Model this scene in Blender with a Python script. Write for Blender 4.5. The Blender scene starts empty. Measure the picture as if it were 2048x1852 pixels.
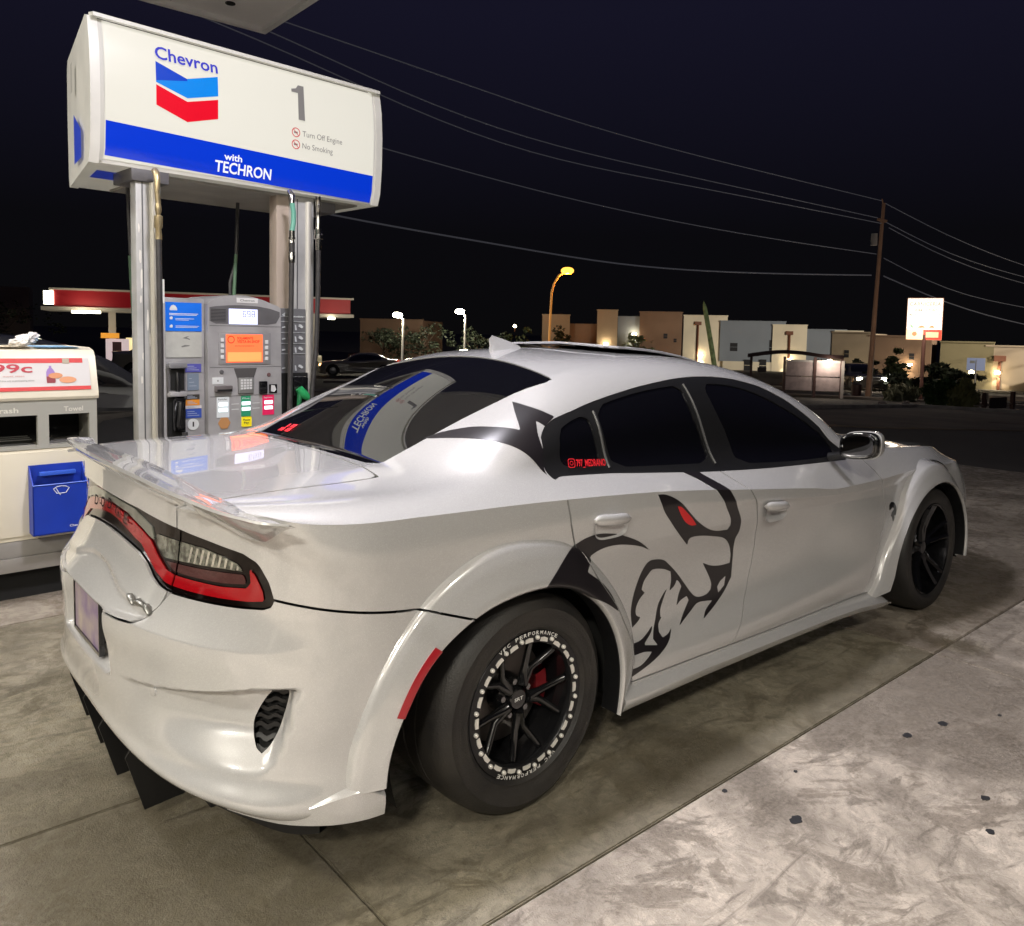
import bpy, bmesh, math, random
import numpy as np
from mathutils import Vector, Matrix, Euler

random.seed(7)
SC = bpy.context.scene
COL = SC.collection
R = math.radians

# ---------------------------------------------------------------- camera
cam_d = bpy.data.cameras.new('camera')
cam = bpy.data.objects.new('camera', cam_d); COL.objects.link(cam)
CAM_POS = Vector((-1.65093, -2.72508, 1.52541))
_yaw, _pitch, _roll = 0.85678, -0.07144, 0.01978
_f = Vector((math.cos(_pitch) * math.cos(_yaw), math.cos(_pitch) * math.sin(_yaw), math.sin(_pitch)))
_r = _f.cross(Vector((0, 0, 1))).normalized(); _u = _r.cross(_f)
_r2 = _r * math.cos(_roll) + _u * math.sin(_roll); _u2 = -_r * math.sin(_roll) + _u * math.cos(_roll)
cam.matrix_world = Matrix(((_r2.x, _u2.x, -_f.x, CAM_POS.x), (_r2.y, _u2.y, -_f.y, CAM_POS.y), (_r2.z, _u2.z, -_f.z, CAM_POS.z), (0, 0, 0, 1)))
cam_d.sensor_fit = 'HORIZONTAL'; cam_d.sensor_width = 36.0
cam_d.lens = 1592.85 / 2048 * 36.0
cam_d.shift_y = -(926.0 - 779.43) / 2048.0
cam_d.clip_start = 0.05; cam_d.clip_end = 2000
SC.camera = cam

# ---------------------------------------------------------------- night sky
W = bpy.data.worlds.new('World'); SC.world = W; W.use_nodes = True
nt = W.node_tree; nt.nodes.clear()
wo = nt.nodes.new('ShaderNodeOutputWorld'); wb = nt.nodes.new('ShaderNodeBackground')
tc = nt.nodes.new('ShaderNodeTexCoord'); sx = nt.nodes.new('ShaderNodeSeparateXYZ'); cr = nt.nodes.new('ShaderNodeValToRGB')
nt.links.new(tc.outputs['Generated'], sx.inputs[0]); nt.links.new(sx.outputs['Z'], cr.inputs[0])
cr.color_ramp.elements[0].position = 0.0; cr.color_ramp.elements[0].color = (.0020, .0019, .0022, 1)
cr.color_ramp.elements[1].position = 0.12; cr.color_ramp.elements[1].color = (.0021, .0020, .0028, 1)
e = cr.color_ramp.elements.new(.36); e.color = (.0050, .0047, .0115, 1)
e = cr.color_ramp.elements.new(1.0); e.color = (.008, .008, .017, 1)
nt.links.new(cr.outputs[0], wb.inputs[0]); wb.inputs[1].default_value = 1.0
nt.links.new(wb.outputs[0], wo.inputs[0])

# ---------------------------------------------------------------- station lamps: area panels under the canopy (the place's only strong light)
LAMPS = [  # x, y, power, colour, size
    (0.05, -.15, 112, (.94, .91, 1.0), .36),
    (0.05, -5.2, 50, (1.0, .95, .82), .40),
    (-4.95, -.15, 150, (1.0, .95, .82), .45),
    (-4.95, -4.9, 290, (1.0, .94, .80), .50),
    (0.05, 4.6, 70, (1.0, .97, .96), .45),
    (-4.95, 4.6, 50, (1.0, .96, .94), .45),
    (-2.45, -2.6, 14, (1.0, .95, .84), .40),  # this and the next three: unseen lamps added for more paint highlights
    (-2.45, 2.2, 45, (1.0, .96, .90), .40),
    (-8.6, -2.6, 80, (1.0, .95, .84), .45),
    (-2.45, -8.2, 80, (1.0, .95, .84), .45),
]
CANOPY_Z = 4.50
for i, (lx, ly, pw, colr, sz) in enumerate(LAMPS):
    ld = bpy.data.lights.new('canopy_lamp', 'AREA'); ld.energy = pw; ld.color = colr; ld.size = sz; ld.shape = 'SQUARE'
    lo = bpy.data.objects.new('canopy_lamp_light', ld); COL.objects.link(lo); lo.location = (lx, ly, CANOPY_Z - .045)

SC.view_settings.view_transform = 'Standard'; SC.view_settings.look = 'None'
SC.view_settings.exposure = 0.55; SC.view_settings.gamma = 1.0
SC.render.engine = 'CYCLES'
SC.cycles.max_bounces = 6; SC.cycles.glossy_bounces = 4; SC.cycles.diffuse_bounces = 3
SC.cycles.use_denoising = True

# ---------------------------------------------------------------- materials
MATS = {}
def mat(name, col, rough=.5, metal=0., coat=0., coat_rough=.03, emit=None, estr=1., spec=.5, noise=None, bump=None, trans=0., alpha=1.):
    """noise = (scale, amount[, second colour]) breaks the colour up; bump = (scale, strength)"""
    if name in MATS: return MATS[name]
    m = bpy.data.materials.new(name); m.use_nodes = True; t = m.node_tree; b = t.nodes['Principled BSDF']
    b.inputs['Base Color'].default_value = (*col, 1); b.inputs['Roughness'].default_value = rough
    b.inputs['Metallic'].default_value = metal; b.inputs['Coat Weight'].default_value = coat; b.inputs['Coat Roughness'].default_value = coat_rough
    b.inputs['Specular IOR Level'].default_value = spec
    b.inputs['Transmission Weight'].default_value = trans
    if emit: b.inputs['Emission Color'].default_value = (*emit, 1); b.inputs['Emission Strength'].default_value = estr
    tc = t.nodes.new('ShaderNodeTexCoord')
    if noise:
        n = t.nodes.new('ShaderNodeTexNoise'); n.inputs['Scale'].default_value = noise[0]; n.inputs['Detail'].default_value = 6
        t.links.new(tc.outputs['Object'], n.inputs['Vector'])
        mx = t.nodes.new('ShaderNodeMix'); mx.data_type = 'RGBA'
        c2 = noise[2] if len(noise) > 2 else tuple(c * (1 - noise[1]) for c in col)
        mx.inputs['A'].default_value = (*col, 1); mx.inputs['B'].default_value = (*c2, 1)
        rp = t.nodes.new('ShaderNodeMapRange'); rp.inputs['From Min'].default_value = .38; rp.inputs['From Max'].default_value = .66
        t.links.new(n.outputs['Fac'], rp.inputs[0]); t.links.new(rp.outputs[0], mx.inputs['Factor'])
        t.links.new(mx.outputs['Result'], b.inputs['Base Color'])
        rr = t.nodes.new('ShaderNodeMapRange'); rr.inputs['To Min'].default_value = max(0, rough - .06); rr.inputs['To Max'].default_value = min(1, rough + .08)
        t.links.new(n.outputs['Fac'], rr.inputs[0]); t.links.new(rr.outputs[0], b.inputs['Roughness'])
    if bump:
        n2 = t.nodes.new('ShaderNodeTexNoise'); n2.inputs['Scale'].default_value = bump[0]; n2.inputs['Detail'].default_value = 5
        t.links.new(tc.outputs['Object'], n2.inputs['Vector'])
        bp_ = t.nodes.new('ShaderNodeBump'); bp_.inputs['Strength'].default_value = bump[1]; bp_.inputs['Distance'].default_value = .01
        t.links.new(n2.outputs['Fac'], bp_.inputs['Height']); t.links.new(bp_.outputs[0], b.inputs['Normal'])
    MATS[name] = m; return m

# ---------------------------------------------------------------- object helpers
def tag(o, label=None, cat=None, group=None, kind=None):
    if label: o['label'] = label
    if cat: o['category'] = cat
    if group: o['group'] = group
    if kind: o['kind'] = kind
    return o
def empty(name, loc=(0, 0, 0), rz=0., label=None, cat=None, group=None):
    o = bpy.data.objects.new(name, None); COL.objects.link(o); o.location = loc; o.rotation_euler = (0, 0, rz)
    o.empty_display_size = .1
    return tag(o, label, cat, group)
def link(name, me, m, parent=None, loc=None, rot=None):
    o = bpy.data.objects.new(name, me); COL.objects.link(o)
    if m is not None and not me.materials: me.materials.append(m)
    if parent is not None: o.parent = parent
    if loc is not None: o.location = loc
    if rot is not None: o.rotation_euler = rot
    return o
def copy_tree(o, parent=None):
    c = o.copy(); COL.objects.link(c)
    if parent is not None: c.parent = parent
    for ch in list(o.children): copy_tree(ch, c)
    return c

class B:
    """collects shapes into one mesh"""
    def __init__(s): s.v = []; s.f = []; s.m = []
    def add(s, v, f, mi=0):
        k = len(s.v); s.v += [tuple(p) for p in v]; s.f += [tuple(i + k for i in q) for q in f]; s.m += [mi] * len(f); return s
    def box(s, x0, x1, y0, y1, z0, z1, bev=0., mi=0):
        if bev <= 0:
            v = [(x, y, z) for x in (x0, x1) for y in (y0, y1) for z in (z0, z1)]
            return s.add(v, [(0, 1, 3, 2), (4, 6, 7, 5), (0, 4, 5, 1), (2, 3, 7, 6), (0, 2, 6, 4), (1, 5, 7, 3)], mi)
        bm = bmesh.new(); bmesh.ops.create_cube(bm, size=1)
        for q in bm.verts: q.co = Vector(((x0 + x1) / 2 + q.co.x * (x1 - x0), (y0 + y1) / 2 + q.co.y * (y1 - y0), (z0 + z1) / 2 + q.co.z * (z1 - z0)))
        bmesh.ops.bevel(bm, geom=list(bm.edges), offset=bev, segments=2, affect='EDGES', profile=.6)
        s.bm(bm, mi); return s
    def bm(s, bm, mi=0):
        bm.verts.ensure_lookup_table(); bm.verts.index_update()
        s.add([tuple(q.co) for q in bm.verts], [tuple(w.index for w in f.verts) for f in bm.faces], mi); bm.free(); return s
    def tube(s, pts, r, n=10, cap=True, mi=0):
        """round tube along a polyline; r number or list"""
        P = [Vector(p) for p in pts]; rr = r if isinstance(r, (list, tuple)) else [r] * len(P)
        v = []; f = []; up = Vector((0, 0, 1)); prev = None
        for i, p in enumerate(P):
            d = (P[min(i + 1, len(P) - 1)] - P[max(i - 1, 0)])
            if d.length < 1e-9: d = Vector((0, 0, 1))
            d.normalize()
            a = prev - d * prev.dot(d) if prev is not None else (up.cross(d) if abs(d.z) < .95 else Vector((1, 0, 0)) - d * d.x)
            if a.length < 1e-6: a = Vector((1, 0, 0))
            a.normalize(); b = d.cross(a); prev = a
            for k in range(n):
                t = 2 * math.pi * k / n; v.append(p + (a * math.cos(t) + b * math.sin(t)) * rr[i])
        for i in range(len(P) - 1):
            for k in range(n): f.append((i*n + k, i*n + (k+1) % n, (i+1)*n + (k+1) % n, (i+1)*n + k))
        if cap: f.append(tuple(reversed(range(n)))); f.append(tuple((len(P)-1)*n + k for k in range(n)))
        return s.add(v, f, mi)
    def lathe(s, prof, n=48, axis='y', c=(0, 0, 0), closed=False, mi=0, a0=0., a1=2*math.pi):
        """prof = [(radius, along-axis)]"""
        full = abs(a1 - a0 - 2 * math.pi) < 1e-6; m = n if full else n + 1
        v = []; f = []; k = len(prof)
        for i in range(m):
            t = a0 + (a1 - a0) * i / n; ca, sa = math.cos(t), math.sin(t)
            for r, h in prof:
                v.append({'y': (c[0] + r*ca, c[1] + h, c[2] + r*sa), 'z': (c[0] + r*ca, c[1] + r*sa, c[2] + h), 'x': (c[0] + h, c[1] + r*ca, c[2] + r*sa)}[axis])
        kk = k if closed else k - 1
        for i in range(n):
            i2 = (i + 1) % m
            for j in range(kk):
                j2 = (j + 1) % k; f.append((i*k + j, i2*k + j, i2*k + j2, i*k + j2))
        return s.add(v, f, mi)
    def prism(s, poly, axis, a, b, mi=0):
        """extrude polygon [(p, q)] along an axis from a to b"""
        n = len(poly)
        mk = {'y': lambda p, h: (p[0], h, p[1]), 'x': lambda p, h: (h, p[0], p[1]), 'z': lambda p, h: (p[0], p[1], h)}[axis]
        v = [mk(p, a) for p in poly] + [mk(p, b) for p in poly]
        f = [tuple(range(n)), tuple(reversed(range(n, 2*n)))] + [(i, i + n, (i+1) % n + n, (i+1) % n) for i in range(n)]
        return s.add(v, f, mi)
    def obj(s, name, m, parent=None, smooth=None, loc=None, rot=None, mats=None):
        me = bpy.data.meshes.new(name); me.from_pydata([tuple(map(float, p)) for p in s.v], [], s.f)
        bm = bmesh.new(); bm.from_mesh(me); bmesh.ops.recalc_face_normals(bm, faces=bm.faces); bm.to_mesh(me); bm.free()
        for q in (mats or [m]): me.materials.append(q)
        if mats: me.polygons.foreach_set('material_index', s.m)
        if smooth: me.shade_smooth(); me.set_sharp_from_angle(angle=R(smooth))
        return link(name, me, None, parent, loc, rot)

_TXT = {}
def text_geo(st, bold=True):
    """letter outlines as filled triangles, unit cap height, origin at left of the baseline -> (verts2d, faces, width)"""
    key = (st, bold)
    if key in _TXT: return _TXT[key]
    cu = bpy.data.curves.new('lettering', 'FONT'); cu.body = st; cu.size = 1.0; cu.resolution_u = 3
    if bold: cu.offset = .018
    ob = bpy.data.objects.new('lettering_tmp', cu); COL.objects.link(ob)
    me = bpy.data.meshes.new_from_object(ob)
    v = np.array([tuple(q.co)[:2] for q in me.vertices]) if len(me.vertices) else np.zeros((0, 2)); f = [tuple(p.vertices) for p in me.polygons]
    bpy.data.objects.remove(ob); bpy.data.curves.remove(cu); bpy.data.meshes.remove(me)
    sc = 1 / .69
    w = 0.
    if len(v): v = v * sc; x0 = v[:, 0].min(); v[:, 0] -= x0; w = v[:, 0].max()
    _TXT[key] = (v, f, w); return _TXT[key]
def lettering(st, width, height, org, right, up, m, parent, name='lettering', bold=True, center=False, b=None, mirror=False):
    """flat letters of cap height `height` squeezed to `width` (None = natural), laid on a plane"""
    v, f, w = text_geo(st, bold)
    if not len(v): return None
    right = Vector(right).normalized(); up = Vector(up).normalized(); org = Vector(org)
    kx = (width / w) if width else height
    off = -w * kx / 2 if center else 0
    vv = [org + right * (off + p[0] * kx) + up * (p[1] * height) for p in v]
    if b is not None: b.add(vv, f); return None
    bb = B().add(vv, f)
    me = bpy.data.meshes.new(name); me.from_pydata([tuple(p) for p in bb.v], [], bb.f); me.materials.append(m)
    return link(name, me, None, parent)
# ---------------------------------------------------------------- smooth surface maths (numpy only)
def nspline(xs, Y):
    """natural cubic spline through (xs, Y[k, ...]); returns evaluator"""
    xs = np.asarray(xs, float); Y = np.asarray(Y, float); n = len(xs)
    h = np.diff(xs)
    if n == 2:
        return lambda q: Y[0] + (np.asarray(q)[:, None] - xs[0]) / h[0] * (Y[1] - Y[0])
    A = np.zeros((n, n)); B = np.zeros((n,) + Y.shape[1:])
    A[0, 0] = A[-1, -1] = 1
    for i in range(1, n - 1):
        A[i, i - 1] = h[i - 1]; A[i, i] = 2 * (h[i - 1] + h[i]); A[i, i + 1] = h[i]
        B[i] = 6 * ((Y[i + 1] - Y[i]) / h[i] - (Y[i] - Y[i - 1]) / h[i - 1])
    M = np.linalg.solve(A, B)
    def ev(q):
        q = np.asarray(q, float)
        i = np.clip(np.searchsorted(xs, q) - 1, 0, n - 2)
        a = (xs[i + 1] - q) / h[i]; b = (q - xs[i]) / h[i]; hh = h[i]
        sh = (slice(None),) + (None,) * (Y.ndim - 1)
        return (a[sh] * Y[i] + b[sh] * Y[i + 1] + ((a**3 - a) * hh**2 / 6)[sh] * M[i] + ((b**3 - b) * hh**2 / 6)[sh] * M[i + 1])
    return ev

def pchip(pts):
    """monotone cubic through [(x, y)...]"""
    x = np.array([p[0] for p in pts], float); y = np.array([p[1] for p in pts], float)
    h = np.diff(x); d = np.diff(y) / h; n = len(x); m = np.zeros(n)
    if n > 2:
        for i in range(1, n - 1):
            if d[i - 1] * d[i] > 0:
                w1 = 2 * h[i] + h[i - 1]; w2 = h[i] + 2 * h[i - 1]
                m[i] = (w1 + w2) / (w1 / d[i - 1] + w2 / d[i])
    m[0] = d[0]; m[-1] = d[-1]
    def ev(q):
        q = np.clip(np.asarray(q, float), x[0], x[-1])
        i = np.clip(np.searchsorted(x, q) - 1, 0, n - 2)
        t = (q - x[i]) / h[i]
        return ((2*t**3 - 3*t**2 + 1) * y[i] + (t**3 - 2*t**2 + t) * h[i] * m[i] + (-2*t**3 + 3*t**2) * y[i+1] + (t**3 - t**2) * h[i] * m[i+1])
    return ev

def sstep(a, b, x):
    t = np.clip((x - a) / (b - a), 0, 1); return t * t * (3 - 2 * t)

# ---------------------------------------------------------------- the car's lower body: plan path s from rear centre (0) round the corner (1), along the side, round the front
XS, XF0 = -0.45, 3.45
S_F = 1 + XF0 - XS          # 4.9
def s_of_x(x): return 1 + (x - XS)
# every row: z keys over s, half width keys over x, rearmost x, frontmost x, corner exponent
LOW = [
 # z(s)                                                                   W(x)                                            xr      xf    n
 ([(0,.300),(.5,.262),(.75,.215),(1,.205),(2.5,.20),(4.2,.17),(4.9,.17),(5.9,.17)],      [(-.45,.88),(1,.84),(3.45,.87)],                        -.965, 3.87, 3.0),
 ([(0,.330),(.5,.295),(.75,.258),(1,.235),(2.5,.215),(4.2,.185),(4.9,.18),(5.9,.18)],     [(-.45,.935),(.3,.895),(2.1,.895),(2.6,.92),(3.45,.92)],  -1.03, 3.93, 3.2),
 ([(0,.385),(.5,.365),(.8,.350),(1,.355),(2,.315),(3.6,.33),(4.9,.30),(5.9,.30)],        [(-.45,.950),(.3,.938),(1.2,.944),(2.2,.938),(3.45,.935)], -1.055, 3.97, 2.8),
 ([(0,.480),(1,.480),(2,.44),(3.6,.46),(4.9,.45),(5.9,.45)],                              [(-.45,.950),(.3,.912),(1.2,.896),(1.9,.908),(2.35,.932),(3.45,.935)], -1.060, 3.96, 2.6),
 ([(0,.590),(1,.590),(2,.60),(3.6,.60),(4.9,.58),(5.9,.58)],                              [(-.45,.948),(.3,.905),(1.2,.884),(1.8,.892),(2.35,.928),(3.45,.93)], -1.065, 3.98, 2.5),
 ([(0,.665),(.6,.655),(.85,.67),(1,.69),(2,.70),(3.6,.68),(4.9,.65),(5.9,.65)],             [(-.45,.944),(.3,.915),(1.2,.896),(1.8,.898),(2.35,.922),(3.45,.92)],  -1.076, 3.98, 2.4),
 ([(0,.715),(.35,.700),(.62,.690),(.85,.725),(1,.765),(2,.79),(2.7,.775),(3.6,.74),(4.9,.70),(5.9,.70)],  [(-.45,.938),(.3,.926),(1.2,.918),(2.0,.908),(2.4,.915),(3.45,.91)],  -1.074, 3.95, 2.4),
 ([(0,.790),(.4,.775),(.7,.775),(.85,.80),(1,.84),(2,.87),(2.7,.83),(3.6,.77),(4.9,.74),(5.9,.74)],       [(-.45,.934),(.3,.932),(1.2,.930),(2.0,.918),(2.4,.915),(3.45,.90)],  -1.012, 3.90, 2.55),
 ([(0,.960),(.4,.955),(.7,.945),(1,.945),(2,.925),(2.7,.865),(3.6,.79),(4.9,.775),(5.9,.765)],          [(-.45,.930),(.3,.936),(1.2,.937),(2.0,.922),(2.4,.918),(3.45,.89)],   -.975, 3.86, 2.7),
 ([(0,1.068),(.2,1.066),(.4,1.058),(.6,1.043),(.72,1.026),(1,1.012),(1.45,.998),(2,.968),(2.73,.897),(3.17,.850),(3.45,.818),(3.87,.815),(4.3,.825),(4.9,.80),(5.9,.79)], [(-.45,.918),(.3,.928),(1.2,.932),(2.0,.922),(2.4,.918),(3.0,.92),(3.45,.88)], -.975, 3.82, 2.8),
]
LOW_F = [(pchip(z), pchip(w), xr, xf, n) for z, w, xr, xf, n in LOW]
def low_rows(s):
    """control points of all rows at path values s -> (K, len(s), 3)"""
    s = np.asarray(s, float); out = []
    for fz, fw, xr, xf, n in LOW_F:
        th = np.clip(s, 0, 1) * math.pi / 2
        xr_side = XS + (xr - XS) * np.cos(th) ** (2 / n)
        yr = fw(XS) * np.sin(th) ** (2 / n)
        xm = XS + np.clip(s - 1, 0, None)
        ym = fw(xm)
        tf = np.clip(s - S_F, 0, 1) * math.pi / 2
        nf = 2.5
        xfr = XF0 + (xf - XF0) * np.sin(tf) ** (2 / nf)
        yf = fw(XF0) * np.cos(tf) ** (2 / nf)
        x = np.where(s < 1, xr_side, np.where(s <= S_F, xm, xfr))
        y = np.where(s < 1, yr, np.where(s <= S_F, ym, yf))
        out.append(np.stack([x, -y, fz(s)], 1))
    return np.array(out)
LOW_V = np.array([0, .06, .18, .32, .47, .60, .68, .77, .92, 1.0])
def low_raw(s, v):
    """points for paired arrays s, v (v 0 bottom .. 1 shoulder)"""
    s = np.asarray(s, float); v = np.asarray(v, float)
    us, inv = np.unique(s, return_inverse=True)
    C = low_rows(us)                                    # K, m, 3
    K = len(LOW_V); h = np.diff(LOW_V)
    # same natural spline for every station
    A = np.zeros((K, K)); A[0, 0] = A[-1, -1] = 1
    B = np.zeros_like(C)
    for i in range(1, K - 1):
        if i == 6: A[i, i] = 1; continue          # the bumper's shoulder crease
        A[i, i-1] = h[i-1]; A[i, i] = 2 * (h[i-1] + h[i]); A[i, i+1] = h[i]
        B[i] = 6 * ((C[i+1] - C[i]) / h[i] - (C[i] - C[i-1]) / h[i-1])
    M = np.linalg.solve(A, B.reshape(K, -1)).reshape(C.shape)
    i = np.clip(np.searchsorted(LOW_V, v) - 1, 0, K - 2)
    a = (LOW_V[i+1] - v) / h[i]; b = (v - LOW_V[i]) / h[i]
    C0, C1, M0, M1 = C[i, inv], C[i+1, inv], M[i, inv], M[i+1, inv]
    return a[:, None]*C0 + b[:, None]*C1 + ((a**3-a)*h[i]**2/6)[:, None]*M0 + ((b**3-b)*h[i]**2/6)[:, None]*M1

def low_disp(s, P):
    """inward relief: the bumper's scooped recess that runs out to the vent, door scallop, lid recess"""
    z = P[:, 2]
    d = np.zeros(len(s))
    # bumper scoop
    top = np.interp(s, [0, .3, .6, .8, 1], [.52, .555, .60, .605, .60])
    bot = np.interp(s, [0, .3, .6, .8, 1], [.41, .40, .385, .39, .40])
    amp = .056 * sstep(.15, .58, s) * (1 - sstep(-.012, .030, s - np.interp(z, [.34, .42, .50, .59], [.600, .652, .682, .702])))
    prof = sstep(0, .014, top - z) * sstep(0, .11, z - bot + .01)
    d += amp * prof
    d += .040 * (1 - sstep(.11, .128, s)) * sstep(.505, .522, z) * (1 - sstep(.692, .708, z))     # plate recess
    ln = np.interp(s, [0, .031, .132, .216, .281, .32], [.806, .802, .765, .750, .744, .744])
    d += .0085 * sstep(0, .018, ln - z) * (1 - sstep(.270, .290, s)) * sstep(.0, .022, z - np.interp(s, [0, .2, .25, .285], [.688, .700, .705, .722]))
    return d

def nrm(fn, s, v, e=2e-3):
    a = fn(np.clip(s + e, 0, 5.9), v) - fn(np.clip(s - e, 0, 5.9), v)
    b = fn(s, np.clip(v + e, 0, 1)) - fn(s, np.clip(v - e, 0, 1))
    n = np.cross(a, b); l = np.linalg.norm(n, axis=1, keepdims=True); l[l == 0] = 1
    return n / l
def low(s, v):
    P = low_raw(s, v)
    N = nrm(low_raw, s, v)
    return P - N * low_disp(s, P)[:, None]

# ---------------------------------------------------------------- upper body: rows S (shoulder) .. C (centre line) over stations t
TS = [.72, .90, s_of_x(-.30), s_of_x(0.), s_of_x(.25), s_of_x(.5), s_of_x(.9), s_of_x(1.3), s_of_x(1.75), s_of_x(2.1), s_of_x(2.45), s_of_x(2.95), s_of_x(3.45), 5.45]
TOPR = {
 'B': [(-.93,-.66,1.048),(-.68,-.805,1.045),(-.32,-.850,1.040),(-.02,-.850,1.050),(.20,-.835,1.048),(.50,-.830,1.026),(.90,-.828,1.000),(1.30,-.828,.978),(1.75,-.828,.960),(2.12,-.832,.948),(2.45,-.850,.930),(2.95,-.85,.905),(3.45,-.80,.860),(3.76,-.55,.800)],
 'G': [(-.945,-.60,1.056),(-.68,-.72,1.058),(-.31,-.745,1.060),(-.01,-.785,1.105),(.22,-.780,1.150),(.50,-.765,1.175),(.90,-.755,1.180),(1.30,-.755,1.165),(1.76,-.770,1.10),(2.13,-.795,1.025),(2.45,-.820,.950),(2.95,-.80,.925),(3.45,-.74,.880),(3.78,-.50,.808)],
 'R': [(-.955,-.54,1.060),(-.67,-.64,1.066),(-.29,-.625,1.080),(0.,-.675,1.175),(.24,-.685,1.255),(.50,-.675,1.312),(.90,-.665,1.345),(1.30,-.665,1.335),(1.78,-.690,1.245),(2.15,-.735,1.112),(2.44,-.76,.965),(2.95,-.72,.918),(3.45,-.66,.870),(3.80,-.44,.815)],
 'E': [(-.965,-.44,1.064),(-.66,-.52,1.072),(-.27,-.500,1.090),(-.02,-.538,1.198),(.25,-.560,1.306),(.50,-.565,1.381),(.90,-.555,1.413),(1.30,-.555,1.405),(1.72,-.585,1.335),(2.10,-.645,1.185),(2.42,-.69,.985),(2.95,-.60,.935),(3.46,-.52,.885),(3.83,-.36,.822)],
 'M': [(-.975,-.22,1.068),(-.64,-.26,1.078),(-.262,-.250,1.096),(.0,-.272,1.234),(.28,-.282,1.352),(.545,-.285,1.426),(.90,-.28,1.448),(1.30,-.28,1.432),(1.66,-.29,1.372),(2.08,-.32,1.215),(2.42,-.34,.998),(2.95,-.30,.950),(3.47,-.26,.895),(3.85,-.18,.828)],
 'C': [(-.98,0,1.070),(-.64,0,1.080),(-.255,0,1.098),(.01,0,1.247),(.29,0,1.368),(.56,0,1.440),(.90,0,1.458),(1.30,0,1.440),(1.64,0,1.388),(2.07,0,1.232),(2.42,0,1.002),(2.95,0,.955),(3.48,0,.898),(3.86,0,.830)],
}
NT = len(TS)
_tt = np.arange(NT, dtype=float)
_srow = low_raw(np.array(TS), np.ones(NT))
def _two(pts):
    """rows with a crease where deck meets rear window (station 2)"""
    P = np.array(pts); a = nspline(_tt[:3], P[:3]); b = nspline(_tt[2:], P[2:])
    return lambda q: np.where(np.asarray(q)[:, None] < 2, a(np.minimum(q, 2)), b(np.maximum(q, 2)))
TOP_F = [None] + [nspline(_tt, np.array(TOPR[k])) for k in 'BGR'] + [_two(TOPR[k]) for k in 'EMC']
_sx = nspline(_tt, np.array(TS)[:, None])
def top_S(t):
    t = np.asarray(t, float)
    s = np.interp(t, _tt, TS) if False else pchip(list(zip(_tt, TS)))(t)
    return low_raw(s, np.ones(len(s)))
TOP_W = np.array([0, .10, .27, .43, .55, .78, 1.0])
def top(t, w):
    t = np.asarray(t, float); w = np.asarray(w, float)
    ut, inv = np.unique(t, return_inverse=True)
    C = np.array([top_S(ut)] + [f(ut) for f in TOP_F[1:]])
    # symmetric continuation across the centre keeps the crown smooth
    Cm = np.concatenate([C, C[-2:-4:-1] * np.array([1, -1, 1])])
    W = np.concatenate([TOP_W, 2 - TOP_W[-2:-4:-1]])
    K = len(W); h = np.diff(W)
    A = np.zeros((K, K)); A[0, 0] = A[-1, -1] = 1; B = np.zeros_like(Cm)
    for i in range(1, K - 1):
        A[i, i-1] = h[i-1]; A[i, i] = 2 * (h[i-1] + h[i]); A[i, i+1] = h[i]
        B[i] = 6 * ((Cm[i+1] - Cm[i]) / h[i] - (Cm[i] - Cm[i-1]) / h[i-1])
    M = np.linalg.solve(A, B.reshape(K, -1)).reshape(Cm.shape)
    # rear window: flat glass against the pillar -> crease at row E (and its mirror is not needed)
    A2 = A.copy(); B2 = B.copy(); A2[4] = 0; A2[4, 4] = 1; B2[4] = 0
    M2 = np.linalg.solve(A2, B2.reshape(K, -1)).reshape(Cm.shape)
    kk = ((1 - sstep(4.5, 5.6, ut)) * sstep(1.2, 2.0, ut))[None, :, None]
    M = M * (1 - kk) + M2 * kk
    i = np.clip(np.searchsorted(W, w) - 1, 0, K - 2)
    a = (W[i+1] - w) / h[i]; b = (w - W[i]) / h[i]
    return a[:, None]*Cm[i, inv] + b[:, None]*Cm[i+1, inv] + ((a**3-a)*h[i]**2/6)[:, None]*M[i, inv] + ((b**3-b)*h[i]**2/6)[:, None]*M[i+1, inv]

def grid_params(us, vs):
    U, V = np.meshgrid(us, vs, indexing='ij')
    n, m = len(us), len(vs)
    idx = np.arange(n * m).reshape(n, m)
    q = np.stack([idx[:-1, :-1], idx[1:, :-1], idx[1:, 1:], idx[:-1, 1:]], -1).reshape(-1, 4)
    tris = np.concatenate([q[:, [0, 1, 2]], q[:, [0, 2, 3]]])
    return U.ravel(), V.ravel(), tris
def even(fn, a, b, fixed, step, uside=True):
    """parameter values spaced evenly by arc length"""
    t = np.linspace(a, b, 2000)
    P = fn(t, np.full(2000, fixed)) if uside else fn(np.full(2000, fixed), t)
    L = np.concatenate([[0], np.cumsum(np.linalg.norm(np.diff(P, axis=0), axis=1))])
    k = max(2, int(round(L[-1] / step)) + 1)
    return np.interp(np.linspace(0, L[-1], k), L, t)
LOW_US = even(low_raw, 0, 5.9, .7, .02)
LOW_VS = np.concatenate([even(low, 0, 1, .55, .0075, False)])
TOP_US = even(top, 0, NT - 1, .8, .022)
TOP_WS = even(top, 0, 1, 6., .02, False)
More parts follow.
